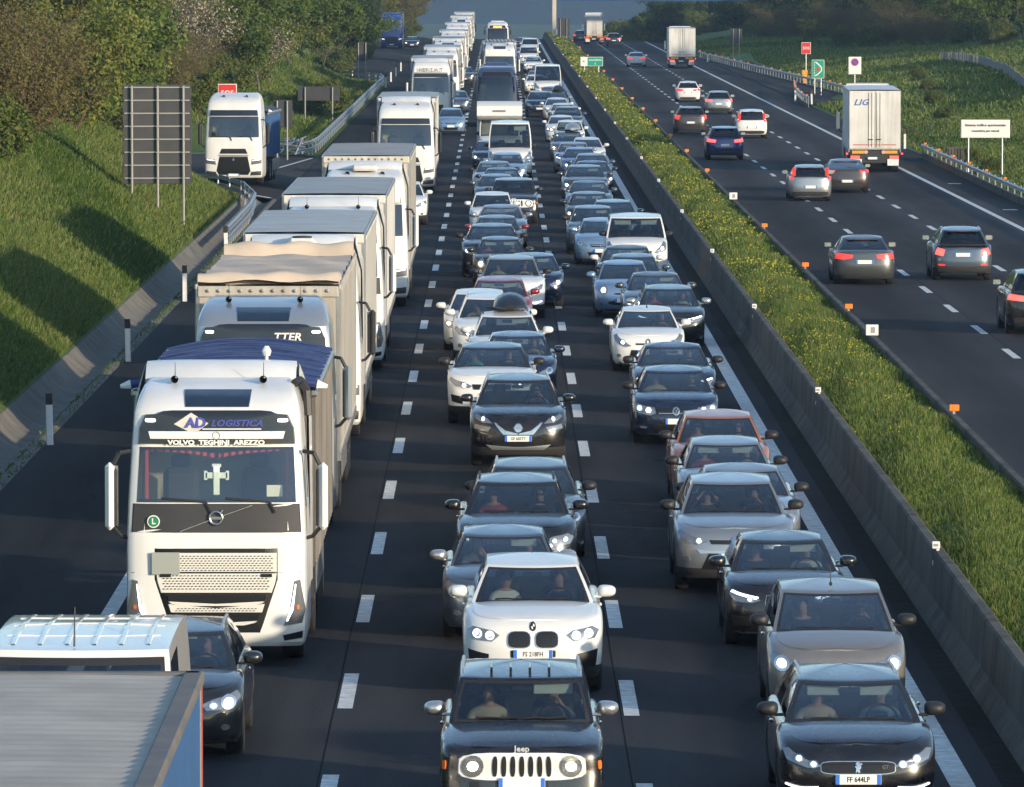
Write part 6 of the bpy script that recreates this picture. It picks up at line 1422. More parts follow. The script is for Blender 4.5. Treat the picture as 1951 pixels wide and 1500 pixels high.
rest = [('hatch', 'hatch', 'steel', 3.9, 197.8, 'blue-grey hatchback right behind the blue round-lamped car', dict(lit=(0, 0))),
 ('sedan', 'vw', 'dark', 3.85, 204.6, 'dark saloon with bright windscreen ahead of the white barrier-lane van', dict(visors=(0, 1), lit=(0, 0), mirm=PT['white'])),
 ('trafic', 'van', 'white', 4.34, 216.5, 'white van with lit headlamp in the barrier lane', dict(mirm=m_blackp, visors=(1, 1), lit=(0, 1))),
 ('hatch', 'hatch', 'ltblue', 3.40, 226.5, 'silver-blue hatchback peeking out left of the barrier-lane van', dict(lit=(0, 0))),
 ('cross', 'micra', 'steel', 3.24, 235, 'dark blue-grey crossover with round lamp behind the barrier-lane van', dict(visors=(0, 1), lit=(1, 0), mirm=m_blackp)),
 ('estate', 'hatch', 'navy', 4.10, 244.4, 'navy estate car right of the blue-grey crossover', dict(rails=m_rail, lit=(0, 0))),
 ('hatch', 'vw', 'dark', 3.36, 253.5, 'dark hatchback with two bright lamps, fourth behind the barrier-lane van', dict(visors=(1, 1), lit=(1, 1))),
 ('sedan', 'hatch', 'steel', 3.55, 268, 'blue-grey saloon, fifth behind the barrier-lane van', dict(lit=(1, 0), visors=(0, 1))),
 ('suvlow', 'hatch', 'grey', 3.58, 283, 'grey SUV, sixth behind the barrier-lane van', dict(lit=(1, 0), visors=(0, 1))),
 ('sedan', 'vw', 'navy', 4.05, 296, 'navy saloon, seventh behind the barrier-lane van', dict(lit=(0, 1))),
 ('hatch', 'hatch', 'steel', 4.15, 306.5, 'steel blue hatchback, eighth behind the barrier-lane van', dict(lit=(0, 0))),
 ('hatch', 'fiesta', 'blue', 3.75, 317, 'blue hatchback, ninth behind the barrier-lane van', dict(lit=(1, 0))),
 ('sedan', 'audi', 'silver', 3.60, 328, 'silver saloon, tenth behind the barrier-lane van', dict(lit=(1, 0), visors=(1, 1))),
 ('hatch', 'hatch', 'offwhite', 4.35, 336, 'white car against the barrier, eleventh behind the barrier-lane van', dict(lit=(0, 0))),
 ('estate', 'hatch', 'steel', 3.55, 348, 'blue-grey estate carrying a pale roof box', dict(lit=(1, 1))),
 ('panda', 'hatch', 'white', 3.85, 371, 'small white car right behind the estate with the pale roof box', dict(lit=(1, 0), visors=(1, 1))),
 ('hatch', 'vw', 'white', 3.55, 387, 'white hatchback, second behind the estate with the pale roof box', dict(lit=(1, 0))),
 ('suv', 'hatch', 'grey', 4.05, 402, 'grey SUV, third behind the estate with the pale roof box', dict(lit=(0, 0))),
 ('sedan', 'hatch', 'white', 4.0, 424, 'white saloon, fourth behind the estate with the pale roof box', dict(lit=(0, 0))),
 ('hatch', 'hatch', 'offwhite', 3.75, 440, 'off-white hatchback, fifth behind the estate with the pale roof box', dict(lit=(0, 0))),
 ('suv', 'hatch', 'navy', 2.75, 452, 'navy SUV straddling the lane line by the coach', dict(lit=(0, 0))),
 ('estate', 'hatch', 'silver', 3.85, 462, 'silver estate carrying a dark roof box far back', dict(lit=(0, 0))),
 ('sedan', 'hatch', 'steel', 3.8, 484, 'steel blue saloon behind the estate with the dark roof box', dict(lit=(0, 0))),
 ('hatch', 'hatch', 'white', 2.95, 536, 'white car peeking out left of the far white van', dict(lit=(1, 0))),
 ('ducato', 'van', 'white', 3.7, 512, 'far white van in the barrier lane', dict(mirm=m_blackp, lit=(0, 0), detail=0)),
 ('sedan', 'hatch', 'steel', 3.2, 560, 'blue-grey saloon behind the far white van', dict(lit=(1, 0))),
 ('hatch', 'hatch', 'navy', 3.6, 590, 'navy hatchback, second behind the far white van', dict(lit=(0, 0))),
 ('cross', 'hatch', 'white', 3.3, 640, 'white crossover, third behind the far white van', dict(lit=(1, 0))),
 ('trafic', 'van', 'white', 3.1, 690, 'white van with dark windscreen near the far end of the queue', dict(lit=(1, 0))),
 ('hatch', 'hatch', 'blue', 2.4, 720, 'blue car with bright lamp left of the farthest white van', dict(lit=(1, 1))),
 ('trafic', 'van', 'white', 3.6, 770, 'farthest white van at the end of the barrier lane', dict(lit=(0, 0))),
 ('hatch', 'hatch', 'navy', 3.0, 830, 'farthest dark blue car at the end of the barrier lane', dict(lit=(0, 0)))]
for k, f, pm, x, y, lb, kw in rest:
    c_ = q3(k, f, pm, lb, x, y, **kw)
    if 'pale roof box' in lb and 'carrying' in lb: roofbox(c_, B[k], .25, m_silv, 'pale grey roof box on the blue-grey estate')
    if 'dark roof box' in lb and 'carrying' in lb: roofbox(c_, B[k], .2, m_bandb, 'dark roof box on the far silver estate')

# ---------------------------------------------------------------- right carriageway: seen from behind
def away(key, face, pm, label, x, y, rear, scale=1.04, **k):
    b_ = B[key]; nm = k.pop('name', 'car')
    return car(nm, b_, FACES[face], PT[pm], label, 'car', (x, y + b_.L * scale, ZR + drop(y)), math.pi, 'cars driving away on the right carriageway', rear=rear, detail=2 if y < 330 else 1, scale=scale, lit=(0, 0), **k)
away('suv', 'hatch', 'black', 'black car cut off by the right edge of the picture', 14.85, 189, 'suv')
away('cross', 'hatch', 'steel', 'blue-grey crossover with square red lamps driving away', 14.88, 222, 'square', 1.06, rails=m_rail)
away('sedan', 'audi', 'grey', 'grey saloon with wide red lamps driving away in the fast lane', 11.58, 219, 'sedan', 1.05)
away('hatch', 'hatch', 'silver', 'silver hatchback with red pillar lamps driving away', 13.42, 298, 'tall', 1.05)
away('coupe', 'hatch', 'brown', 'dark brown low fastback driving away beside the silver hatchback', 15.55, 309, 'coupe', 1.04)
away('suv', 'audi', 'dblue', 'deep blue SUV with brake lamps lit driving away', 11.85, 362, 'suv', 1.04, rails=m_rail)
away('panda', 'hatch', 'white', 'small boxy white car with tall red lamps driving away', 14.92, 408, 'tall', 1.1)
away('suvlow', 'hatch', 'brown', 'dark brown SUV driving away left of the boxy white car', 11.62, 418, 'hatch', 1.03)
away('hatch', 'hatch', 'silver', 'pale silver hatchback driving away ahead of the boxy white car', 15.15, 476, 'suv', 1.08)
away('hatch', 'vw', 'white', 'white hatchback driving away left of the pale silver one', 14.25, 520, 'sedan', 1.05)
away('sedan', 'hatch', 'white', 'distant white saloon driving away level with the white box truck', 14.1, 706, 'sedan', 1.04)
away('suv', 'hatch', 'navy', 'farthest dark car with red lamps driving over the rise', 14.85, 888, 'suv', 1.04)
away('suv', 'hatch', 'grey', 'grey car left of the farthest white truck driving over the rise', 11.1, 930, 'hatch', 1.04)
def boxtruck(label, x, y, z1, W_, L_, lettered=False, name='lorry'):
    root = tag(empty(name, (x, y + L_ + 3.0, ZR + drop(y)), math.pi), label, 'lorry', 'lorries driving away')
    tractor(root, 'daf', m_truckw); trailer(root, 'box', y0=2.95, L=L_, W=W_, z1=z1, wall=streaky('grey_box', (.72, .71, .68), (.46, .44, .40), .55), roof=M('pale_roof', (.62, .63, .66), .5))
    ye = 2.95 + L_; md = MATS['grey_box']
    for sg in (-1, 1):
        q = MB(); q.box((sg * W_ / 2, ye + .01, (z1 + 1.15) / 2), (W_ - .05, .05, z1 - 1.2), b=.012); d_ = link('door', q.mesh('door', [md]), root)
        q = MB()
        for xx in (.12, .28): q.tube((sg * xx, ye + .06, 1.25), (sg * xx, ye + .06, z1 - .1), .016, n=6)
        link('lock_bar', q.mesh('lock_bar', [m_boxw]), d_)
        q = MB(); q.box((sg * .20, ye + .075, 1.62), (.22, .02, .05)); link('lock_handle', q.mesh('lock_handle', [m_chass]), d_)
        q = MB(); q.box((sg * .80, ye + .02, 1.00), (.62, .03, .15)); link('marker_board', q.mesh('marker_board', [M('board_amber', (.70, .33, .03), .4)]), root)
        q = MB(); q.lathe([(.09, 0), (.09, .02), (.01, .025)], (sg * .42, ye + .02, 1.0), 'Y', 12); link('round_reflector', q.mesh('round_reflector', [M('pink_reflector', (.65, .40, .38), .3)]), root)
        q = MB(); q.box((sg * .95, ye + .02, .74), (.44, .06, .15), b=.02); link('tail_light', q.mesh('tail_light', [m_redl]), root)
        q = MB(); q.box((sg * .9, ye + .0, .50), (.55, .03, .32)); link('mud_flap', q.mesh('mud_flap', [m_white]), root)
        q = MB(); q.box((sg * 1.34, ye - .15, .92), (.10, .04, .08), b=.02); link('marker_light', q.mesh('marker_light', [m_redl]), root)
        q = MB(); q.box((sg * .55, ye + .042, 1.36), (1.0, .01, .05)); link('reflective_tape', q.mesh('reflective_tape', [M('red_tape', (.50, .16, .13), .5)]), root)
    q = MB(); q.box((0, ye - .06, .84), (2.4, .06, .5)); link('rear_crossmember', q.mesh('rear_crossmember', [m_chass]), root)
    plate(root, (.1, ye + .05, .70), None, (0, 0, math.pi))
    if lettered:
        link('lettering', text_mesh('LIG', .42, M('logo_blue', (.05, .14, .38), .5), .003, shear=.35, bold=.006, ext=1.15), root, (.68, ye + .045, 3.42), (R(90), 0, math.pi))
    return root
t_ = boxtruck('white box lorry with blue lettering driving away on the right', 18.45, 340, 4.0, 1.27, 13.4, True)
t_.rotation_euler.z = math.pi + R(-1.6); t_.location.x += .45
boxtruck('distant white box truck driving away on the right', 18.45, 696, 4.0, 1.35, 7.0)
boxtruck('farthest white truck on the right carriageway', 12.75, 915, 3.6, 1.05, 6.0)
# ---------------------------------------------------------------- crash barriers, posts, signs, bridge
def guard_rail(label, pts, zf, post_step=2.2, base=None, beams=(.66,), refl=False, h=.80, bs=.62):
    P_ = [Vector((x, y, zf(x, y))) for x, y in pts]
    root = tag(empty('guard_rail', P_[0]), label, 'guard rail'); o0 = P_[0]
    # dense resample
    D = [P_[0]]
    for a, b_ in zip(P_[:-1], P_[1:]):
        n = max(1, int((b_ - a).length / 2.0))
        for i in range(1, n + 1): D.append(a.lerp(b_, i / n))
    prof = [(0, .155), (.03, .15), (.08, .11), (.08, .05), (.02, .015), (.02, -.015), (.08, -.05), (.08, -.11), (.03, -.15), (0, -.155)]
    for zb in beams:
        rows = []
        for i, p in enumerate(D):
            t = (D[min(i + 1, len(D) - 1)] - D[max(i - 1, 0)]); t.z = 0; t.normalize(); nn = Vector((-t.y, t.x, 0))
            if refl: nn = -nn * -1
            rows.append([tuple(p - o0 + nn * u * -1 + Vector((0, 0, zb + v))) for u, v in [(u_, v_ * bs) for u_, v_ in prof]])
        mb = MB(); mb.grid(rows); link('beam', mb.mesh('beam', [m_galv]), root)
    pm = MB(); pm.box((0, .06, h / 2 - .2), (.10, .06, h + .4), b=.01); pm = pm.mesh('post', [m_galv])
    acc = 0
    for a, b_ in zip(D[:-1], D[1:]):
        acc += (b_ - a).length
        if acc >= post_step:
            acc = 0; t = b_ - a; link('post', pm, root, tuple(b_ - o0), (0, 0, math.atan2(t.y, t.x)))
    if base:
        mb = MB(); rows = []
        for i, p in enumerate(D): rows.append([tuple(p - o0 + Vector((dx, 0, dz))) for dx, dz in ((-.02, -.3), (-.02, base), (.22, base), (.22, -.3))])
        mb.grid(rows); link('concrete_base', mb.mesh('concrete_base', [m_conc], False), root)
    if refl:
        rf = MB(); rf.box((0, 0, 0), (.14, .03, .11), b=.01); rf = rf.mesh('reflector', [m_orange])
        for i in range(2, len(D), 6): link('reflector', rf, root, tuple(D[i] - o0 + Vector((-.06, 0, beams[0] + .20))))
    return root
guard_rail('grey guard rail curving round the corner of the side road', [(-9.28, 238), (-9.35, 262), (-9.65, 276), (-10.4, 283.5), (-11.5, 287.5), (-12.8, 290), (-15.5, 293)], lambda x, y: max(0, z_left(x, y)) if x < -9.6 else .05, 1.5, beams=(.70, .36))
guard_rail('long grey guard rail beside the left shoulder beyond the side road', [(-10.2, 352), (-9.6, 356), (-9.42, 366), (-9.4, 470), (-9.4, 572), (-9.9, 586), (-11.2, 594), (-13.6, 599)], lambda x, y: .06, 3.0, beams=(.70, .36))
q = MB()
random.seed(3)
for i in range(16):      # crumpled end of the rail
    p = [(-10.3 + random.uniform(-.7, .7), 350.5 + random.uniform(-2.5, 2), .3 + random.uniform(0, .9)) for _ in range(3)]; q.path(p, .035, 4)
tag(link('crumpled_rail_end', q.mesh('crumpled_rail_end', [m_galv])), 'crumpled bent steel at the start of the long left guard rail', 'guard rail')
guard_rail('guard rail on concrete base with orange reflectors at the right edge', [(22.35, 366), (22.2, 330), (22.05, 280), (22.0, 230)], lambda x, y: ZR, 4.0, base=.32, refl=True)
guard_rail('long curved guard rail along the back of the lay-by', [(22.3, 772), (22.9, 735), (24.4, 660), (25.9, 600), (27.0, 555), (27.4, 535)], lambda x, y: ZR + .05, 4.0, refl=True, base=.12)
guard_rail('short guard rail stub at the near end of the lay-by', [(24.2, 566), (23.1, 540), (22.5, 515), (22.3, 500)], lambda x, y: ZR + .02, 4.0, refl=True, base=.2)

dl = MB(); dl.prism([(-.055, -.03), (.055, -.03), (.07, .03), (0, .05), (-.07, .03)], -.1, .86); dl = dl.mesh('delineator_body', [m_white], angle=20)
dt = MB(); dt.prism([(-.057, -.032), (.057, -.032), (.072, .032), (0, .052), (-.072, .032)], .82, 1.05); dt = dt.mesh('delineator_cap', [m_blackp], angle=20)
def delineator(x, y, z, label, cap=None):
    o = tag(link('delineator_post', dl, None, (x, y, z), (R(random.uniform(-2, 2)), R(random.uniform(-2, 2)), 0)), label, 'marker post', 'roadside marker posts'); link('cap', dt, o, mats={0: cap} if cap else None)
lbl = ['nearest black-capped white marker post on the left', 'second white marker post from the camera on the left', 'third white marker post from the camera on the left', 'fourth left marker post, beside the curved guard rail',
       'fifth left marker post, at the end of the long rail', 'sixth left marker post, beyond the long rail', 'seventh left marker post, beyond the long rail', 'eighth left marker post, far beyond the long rail']
for y, lb in zip((141, 171, 202, 233, 566, 594, 624, 655), lbl): delineator(-9.1, y, 0.0, lb)
m_cap2 = M('brown_cap', (.10, .04, .03), .6)
for x, y, lb in ((22.55, 385, 'white marker post beside the blue-lettered lorry'), (22.95, 508, 'white marker post left of the blue-lettered lorry'), (22.35, 522, 'white marker post at the end of the short rail stub'), (22.4, 742, 'nearer of two white posts beside the distant box truck'), (22.4, 768, 'farther of two white posts beside the distant box truck'),
                 (22.3, 852, 'first of three far white posts on the right'), (22.3, 878, 'second of three far white posts on the right'), (22.3, 905, 'third of three far white posts on the right')): delineator(x, y, ZR, lb, m_cap2)
orf = MB(); orf.box((0, 0, .10), (.20, .03, .13), b=.015); orf = orf.mesh('reflector_face', [m_orange]); ors = MB(); ors.box((0, .02, .0), (.05, .03, .12)); ors = ors.mesh('bracket', [m_galv])
ords = ['nearest', 'second', 'third', 'fourth', 'fifth', 'sixth', 'seventh', 'eighth', 'ninth', 'tenth', 'eleventh', 'twelfth', 'thirteenth', 'fourteenth', 'fifteenth', 'sixteenth', 'seventeenth', 'eighteenth', 'nineteenth', 'twentieth', 'twenty-first', 'twenty-second', 'twenty-third', 'twenty-fourth', 'twenty-fifth', 'twenty-sixth', 'twenty-seventh', 'twenty-eighth', 'twenty-ninth', 'thirtieth', 'thirty-first', 'thirty-second', 'thirty-third', 'thirty-fourth']
for i, y in enumerate([136, 177, 202, 233, 263, 297, 329, 360, 394, 428, 462, 500, 540, 585, 630, 690, 760, 830]):
    o = tag(link('orange_reflector', orf, None, (8.95, y, .97)), f'{ords[i]} orange reflector on the right barrier wall', 'reflector', 'orange reflectors on the barrier'); link('bracket', ors, o)
wr_ = MB(); wr_.box((0, 0, .05), (.12, .03, .11), b=.01); wr_.box((.03, .02, -.08), (.04, .03, .30)); wr_.box((0, 0, -.22), (.11, .03, .08), b=.01); wr_ = wr_.mesh('white_reflector', [m_white])
wd = MB(); wd.box((.0, -.017, .05), (.07, .006, .04)); wd.box((.0, -.017, -.22), (.06, .006, .03)); wd = wd.mesh('reflector_print', [M('grey_print', (.28, .28, .28), .6)])
for i, y in enumerate([104, 142.5, 178, 213, 248, 284, 318, 354, 390, 426, 465, 510, 560, 620, 700, 800]):
    o = tag(link('white_reflector', wr_, None, (6.58, y, .98)), f'{ords[i]} white reflector plate on the left barrier wall', 'reflector', 'white reflector plates on the barrier'); link('reflector_print', wd, o)
for y, nm in ((165, 'nearer'), (262.5, 'farther')):
    q = MB(); q.box((0, 0, .14), (.30, .05, .26), b=.01); o = tag(link('marker_plate', q.mesh('marker_plate', [m_white]), None, (8.9, y, .95)), f'{nm} small white number plate standing on the right barrier', 'marker plate')
    q = MB(); q.box((.02, -.028, .14), (.10, .006, .14)); link('print', q.mesh('print', [M('grey_print', (.3, .3, .3), .6)]), o)

m_back = M('sign_back', (.045, .048, .052), .55, metal=.3, noise=(2, 5), c2=(.06, .062, .066))
m_spost = M('sign_post', (.27, .265, .25), .6, metal=.2)
def sign_back(label, x, y, z0, z1, w_, posts, zf, rails=0, rz=0.0, mat=None):
    root = tag(empty('road_sign', (x, y, zf(x, y)), rz), label, 'road sign'); zb = zf(x, y)
    q = MB(); q.box((0, 0, (z0 + z1) / 2 - zb), (w_, .03, z1 - z0), b=.01); link('panel', q.mesh('panel', [mat or m_back]), root)
    for px in posts:
        q = MB(); zg = zf(x + px, y) - zb - .3; q.tube((px, -.11, zg), (px, -.11, z1 - zb - .04), .045, n=8); link('post', q.mesh('post', [m_spost]), root)
    for i in range(rails):
        zz = lerp(z0 + .20, z1 - .10, i / (rails - 1)) - zb
        q = MB(); q.box((0, -.045, zz), (w_ - .12, .05, .05), b=.008); link('stiffener', q.mesh('stiffener', [M('alu_rail', (.33, .325, .30), .55, metal=.3)]), root)
        for px in posts:
            q = MB(); q.box((px, -.10, zz), (.16, .11, .04), b=.01); link('clamp', q.mesh('clamp', [m_galv]), root)
    return root
sign_back('large grey back of a road sign with ribs and three posts', -11.9, 243, 2.15, 5.62, 2.4, (-.88, .02, .92), z_left, 8, R(4))
sign_back('wide dark back of a road sign on two posts on the left verge', -11.1, 432, 1.46, 2.35, 2.6, (-.85, .85), z_left)
sign_back('tall dark back of a road sign left of the wide one', -10.68, 346, 1.8, 3.14, .95, (-.28, .22), z_left)
sign_back('small dark back of a road sign by the turned rail end', -11.1, 570, 2.1, 3.64, .8, (-.3, .3), z_left)
sign_back('dark back of a road sign on the right hillside', 24.0, 700, 2.1, 3.64, 1.2, (-.3, .3), z_right)
sign_back('dark back of a road sign standing in the far median', 8.2, 865, 1.3, 3.5, 1.5, (-.4, .4), lambda x, y: .75)
m_sred = M('sign_red', (.62, .03, .03), .45); m_sgreen = M('sign_green', (.01, .30, .20), .45); m_sblue = M('sign_blue', (.05, .08, .45), .45); m_swhite = M('sign_face_white', (.78, .77, .73), .5)
def sign(label, x, y, zt, w_, h_, zf, mat, texts=(), posts=(0,), rz=0.0):
    zb = zf(x, y); root = tag(empty('road_sign', (x, y, zb), rz), label, 'road sign')
    q = MB(); q.box((0, 0, zt - h_ / 2 - zb), (w_, .03, h_), b=.01); link('border', q.mesh('border', [m_swhite]), root)
    q = MB(); q.box((0, -.012, zt - h_ / 2 - zb), (w_ - .06, .03, h_ - .06), b=.01); fc = link('face', q.mesh('face', [mat]), root)
    for px in posts: q = MB(); q.tube((px, .05, -.3), (px, .05, zt - zb - .1), .035, n=8); link('post', q.mesh('post', [m_galv]), root)
    for s_, dx, dz, size, mt in texts: link('lettering', text_mesh(s_, size, mt, .003, bold=.004), root, (dx, -.034, zt - h_ / 2 - zb + dz), (R(90), 0, 0))
    return root, zb
sign('red SOS sign behind the white lorry on the side road', -12.35, 318, 4.40, .86, .90, z_left, m_sred, [('SOS', 0, .02, .34, m_swhite)])
rs, zb = sign('red SOS sign above the orange call box on the right', 26.6, 600, 3.3, .80, 1.0, z_right, m_sred, [('SOS', 0, 0, .34, m_swhite)])
q = MB(); q.prism([(-.24, -.2), (.24, -.2), (.24, .2), (-.24, .2)], .3, 1.2); q.v = [(x * (.75 + .25 * (z - .3) / .9), y, z) for x, y, z in q.v]; q.box((0, 0, .1), (.25, .25, .5)); q.box((0, -.205, .95), (.30, .01, .25))
tag(link('call_box', q.mesh('call_box', [M('call_orange', (.80, .34, .02), .45)]), None, (26.45, 599, z_right(26.5, 599))), 'orange emergency call box below the right SOS sign', 'call box')
gs, zb = sign('green lay-by sign with white curved arrow', 25.1, 545, 2.52, .98, 1.45, z_right, m_sgreen, posts=(-.25, .25))
q = MB(); zc_ = 2.52 - .725 - zb; q.path([(-.22, -.03, zc_ - .52), (.0, -.03, zc_ - .40), (.26, -.03, zc_ - .15), (.28, -.03, zc_ + .1), (.05, -.03, zc_ + .36), (-.2, -.03, zc_ + .55)], .045, 5); q.v = [(x, -.032 + (y + .03) * .15, z) for x, y, z in q.v]; link('arrow', q.mesh('arrow', [m_swhite]), gs)
q = MB()
for i in range(6): q.box((-.28, -.03, zc_ - .5 + i * .2), (.05, .01, .1))
link('dashed_line', q.mesh('dashed_line', [m_swhite]), gs)
q = MB(); q.box((.0, -.032, zc_ - .02), (.24, .012, .24), rot=Matrix.Rotation(R(45), 3, 'Y')); link('red_symbol', q.mesh('red_symbol', [m_sred]), gs)
ns, zb = sign('white no-parking sign on the right hillside', 26.7, 520, 3.07, .95, 1.3, z_right, m_swhite)
zc_ = 3.07 - .65 + .25 - zb
q = MB(); q.lathe([(.29, 0), (.29, -.01), (.01, -.01)], (0, -.03, zc_), 'Y', 24); q.lathe([(.22, -.012), (.22, -.016), (.01, -.016)], (0, -.03, zc_), 'Y', 24, 1); q.box((0, -.05, zc_), (.46, .006, .06), 0, rot=Matrix.Rotation(R(45), 3, 'Y')); link('no_parking_disc', q.mesh('no_parking_disc', [m_sred, m_sblue]), ns)
sign('white text sign on the right hillside behind the guard rail', 23.15, 330, 2.5, 2.32, .86, z_right, m_swhite, [('Sistema traffico sperimentale', 0, .17, .165, m_ink), ('connettiva per veicoli', 0, -.10, .15, m_ink)], (-.8, .8), R(-4))
ks, zb = sign('green and white distance sign standing in the median', 7.95, 588, 2.2, 1.9, .78, lambda x, y: .8, m_sgreen, [('VALDARNO', .30, .12, .20, m_swhite), ('2', .30, -.18, .22, m_swhite)], (-.6, .6))
q = MB(); q.box((-.64, -.022, 2.2 - .39 - zb), (.58, .03, .76)); link('white_field', q.mesh('white_field', [m_swhite]), ks); link('lettering', text_mesh('A1', .24, m_ink, .003), ks, (-.64, -.042, 2.2 - .39 - zb), (R(90), 0, 0))
# far footbridge: pier in the median and blue girder
br = tag(empty('bridge', (7.35, 905, 0)), 'blue girder bridge with slim pale pier crossing far away', 'bridge')
q = MB(); q.box((0, 0, 3.2), (.55, .55, 5.4), b=.06); link('pier', q.mesh('pier', [M('pier_concrete', (.58, .50, .42), .8)]), br)
q = MB(); q.box((.45, -.5, 1.3), (.55, .3, .9), b=.04); link('pier_cabinet', q.mesh('pier_cabinet', [m_boxw]), br)
m_gird = M('girder_blue', (.02, .06, .16), .4)
q = MB(); q.prism([(0.6, 5.46), (60, 5.3), (60, 7.2), (.6, 7.3)], 0, 2.6); q.v = [(x, z, y) for x, y, z in q.v]; link('girder', q.mesh('girder', [m_gird]), br)
q = MB(); q.prism([(-60, 7.0), (0.59, 5.95), (.59, 7.3), (-60, 8.4)], 0, 2.6); q.v = [(x, z, y) for x, y, z in q.v]; link('girder', q.mesh('girder', [m_gird]), br)
# fence on the right hill: every board its own piece
fe = tag(empty('hill_fence', (36, 470, z_right(36, 470))), 'pale board fence running up the right hillside', 'fence')
q = MB(); q.box((0, 0, .45), (.05, 1.3, .9), b=.01); fb = q.mesh('board', [M('old_board', (.24, .235, .22), .85, noise=(3, 6), c2=(.14, .14, .13))])
for i in range(120):
    t = i / 119; x = 35.0 + 5.4 * ss(0, .85, t) - 8 * max(0, t - .84); y = 440 + 175 * t
    o = link('board', fb, fe, (x - 36, y - 470, z_right(x, y) - z_right(36, 470) - .05 + random.uniform(-.05, .05)), (0, 0, R(random.uniform(-4, 4))))
q = MB(); q.box((0, 0, .35), (.9, .9, 1.1), b=.05)
for i in range(5): q.box((-.3 + .15 * i, -.47, .4), (.06, .04, .9))
tag(link('culvert_block', q.mesh('culvert_block', [m_conc]), None, (23.15, 352, z_right(23.2, 352))), 'small concrete culvert block behind the right guard rail', 'culvert')
q = MB(); q.grid([[(x + dx, y, z_right(x + dx, y) + dz) for dx, dz in ((-.7, .08), (-.5, .1), (-.3, -.0), (.3, -.0), (.5, .1), (.7, .08))] for x, y in [(lerp(26.2, 35, t), lerp(412, 580, t)) for t in np.linspace(0, 1, 24)]])
tag(link('drain_chute', q.mesh('drain_chute', [m_concd])), 'dark concrete drain chute running down the right hillside', 'drain')
# ---------------------------------------------------------------- vegetation
def quads_mesh(name, V, mats, mi=None):
    """V: (n,4,3) array of quads"""
    n = len(V); me = bpy.data.meshes.new(name)
    me.vertices.add(n * 4); me.vertices.foreach_set('co', np.ascontiguousarray(V, dtype=np.float32).ravel())
    me.loops.add(n * 4); me.loops.foreach_set('vertex_index', np.arange(n * 4, dtype=np.int32))
    me.polygons.add(n); me.polygons.foreach_set('loop_start', np.arange(0, n * 4, 4, dtype=np.int32)); me.polygons.foreach_set('loop_total', np.full(n, 4, dtype=np.int32))
    for m in mats: me.materials.append(m)
    if mi is not None: me.polygons.foreach_set('material_index', np.asarray(mi, dtype=np.int32))
    me.update(calc_edges=True); me.validate()
    return me
def blades(P, h, wd, lean=.35):
    """grass blades as tapered bent quads at points P (n,3)"""
    n = len(P); a = rng.uniform(0, 2 * np.pi, n); hh = h * rng.uniform(.5, 1.35, n); ww = wd * rng.uniform(.6, 1.4, n)
    dx, dy = np.cos(a), np.sin(a); la = rng.uniform(0, 2 * np.pi, n); ll = hh * rng.uniform(0, lean, n) * 2
    V = np.zeros((n, 4, 3)); top = P + np.stack([np.cos(la) * ll, np.sin(la) * ll, hh], 1); side = np.stack([dx * ww, dy * ww, np.zeros(n)], 1)
    V[:, 0] = P - side; V[:, 1] = P + side; V[:, 2] = top + side * .25; V[:, 3] = top - side * .25
    return V
def vec(f, X, Y): return np.array([f(x, y) for x, y in zip(X, Y)])
g_m = [leafmat('grass_mid', (.100, .155, .034), (.140, .19, .05), .3), leafmat('grass_light', (.185, .21, .065), (.22, .23, .09), .3), leafmat('grass_dark', (.060, .105, .022), (.08, .13, .03), .3), leafmat('yellow_flower', (.50, .43, .04), (.40, .36, .05), .3), leafmat('dry_stem', (.22, .20, .09), (.17, .15, .06), .2)]
# median bed
Vs, Ms = [], []
for y0, y1, den, h, wd in ((60, 120, 620, .12, .010), (120, 200, 380, .13, .013), (200, 340, 160, .15, .021), (340, 560, 60, .17, .035), (560, 960, 20, .2, .06)):
    n = int((y1 - y0) * 2.25 * den); X = rng.uniform(6.68, 8.93, n); Y = rng.uniform(y0, y1, n)
    tall = .8 + .5 * np.sin(Y * .55 + np.sin(X * 2.1) * 1.3) * np.sin(X * 2.3 + Y * .21)
    Z = .74 + .12 * np.sin((X - 6.9) / 1.9 * np.pi) - .02 + np.array([drop(v) for v in Y])
    V = blades(np.stack([X, Y, Z], 1), h, wd); V[:, 2:, 2] += ((tall - .8) * h * .9)[:, None]
    fl = (np.sin(Y * .16 + 1.0) * .7 + np.sin(Y * .43 + X * 1.9 + 1.2 * np.sin(Y * .11)) * .8 + np.sin(X * 4.3 - Y * .9) * .5 > .1) & (Y > 128) & (rng.random(n) < .042 * np.clip((Y - 120) / 60, 0, 1))
    k = rng.random(n); mi = np.where(k < .45, 0, np.where(k < .72, 1, 2)); mi[(k > .95)] = 4
    Vs.append(V); Ms.append(mi)
    F = V[fl].mean(1); F[:, 2] = V[fl][:, 2, 2] + .01; s_ = wd * rng.uniform(.9, 1.7, len(F)); a = rng.uniform(0, 6.28, len(F))
    Q = np.zeros((len(F), 4, 3))
    for j in range(4):
        Q[:, j, 0] = F[:, 0] + np.cos(a + j * np.pi / 2) * s_; Q[:, j, 1] = F[:, 1] + np.sin(a + j * np.pi / 2) * s_ * .5; Q[:, j, 2] = F[:, 2] + np.sin(a + j * np.pi / 2) * s_ * .9
    Vs.append(Q); Ms.append(np.full(len(F), 3))
tag(link('median_grass', quads_mesh('median_grass', np.concatenate(Vs), g_m, np.concatenate(Ms))), 'green grass with yellow flowers growing in the median bed', 'grass', kind='stuff')
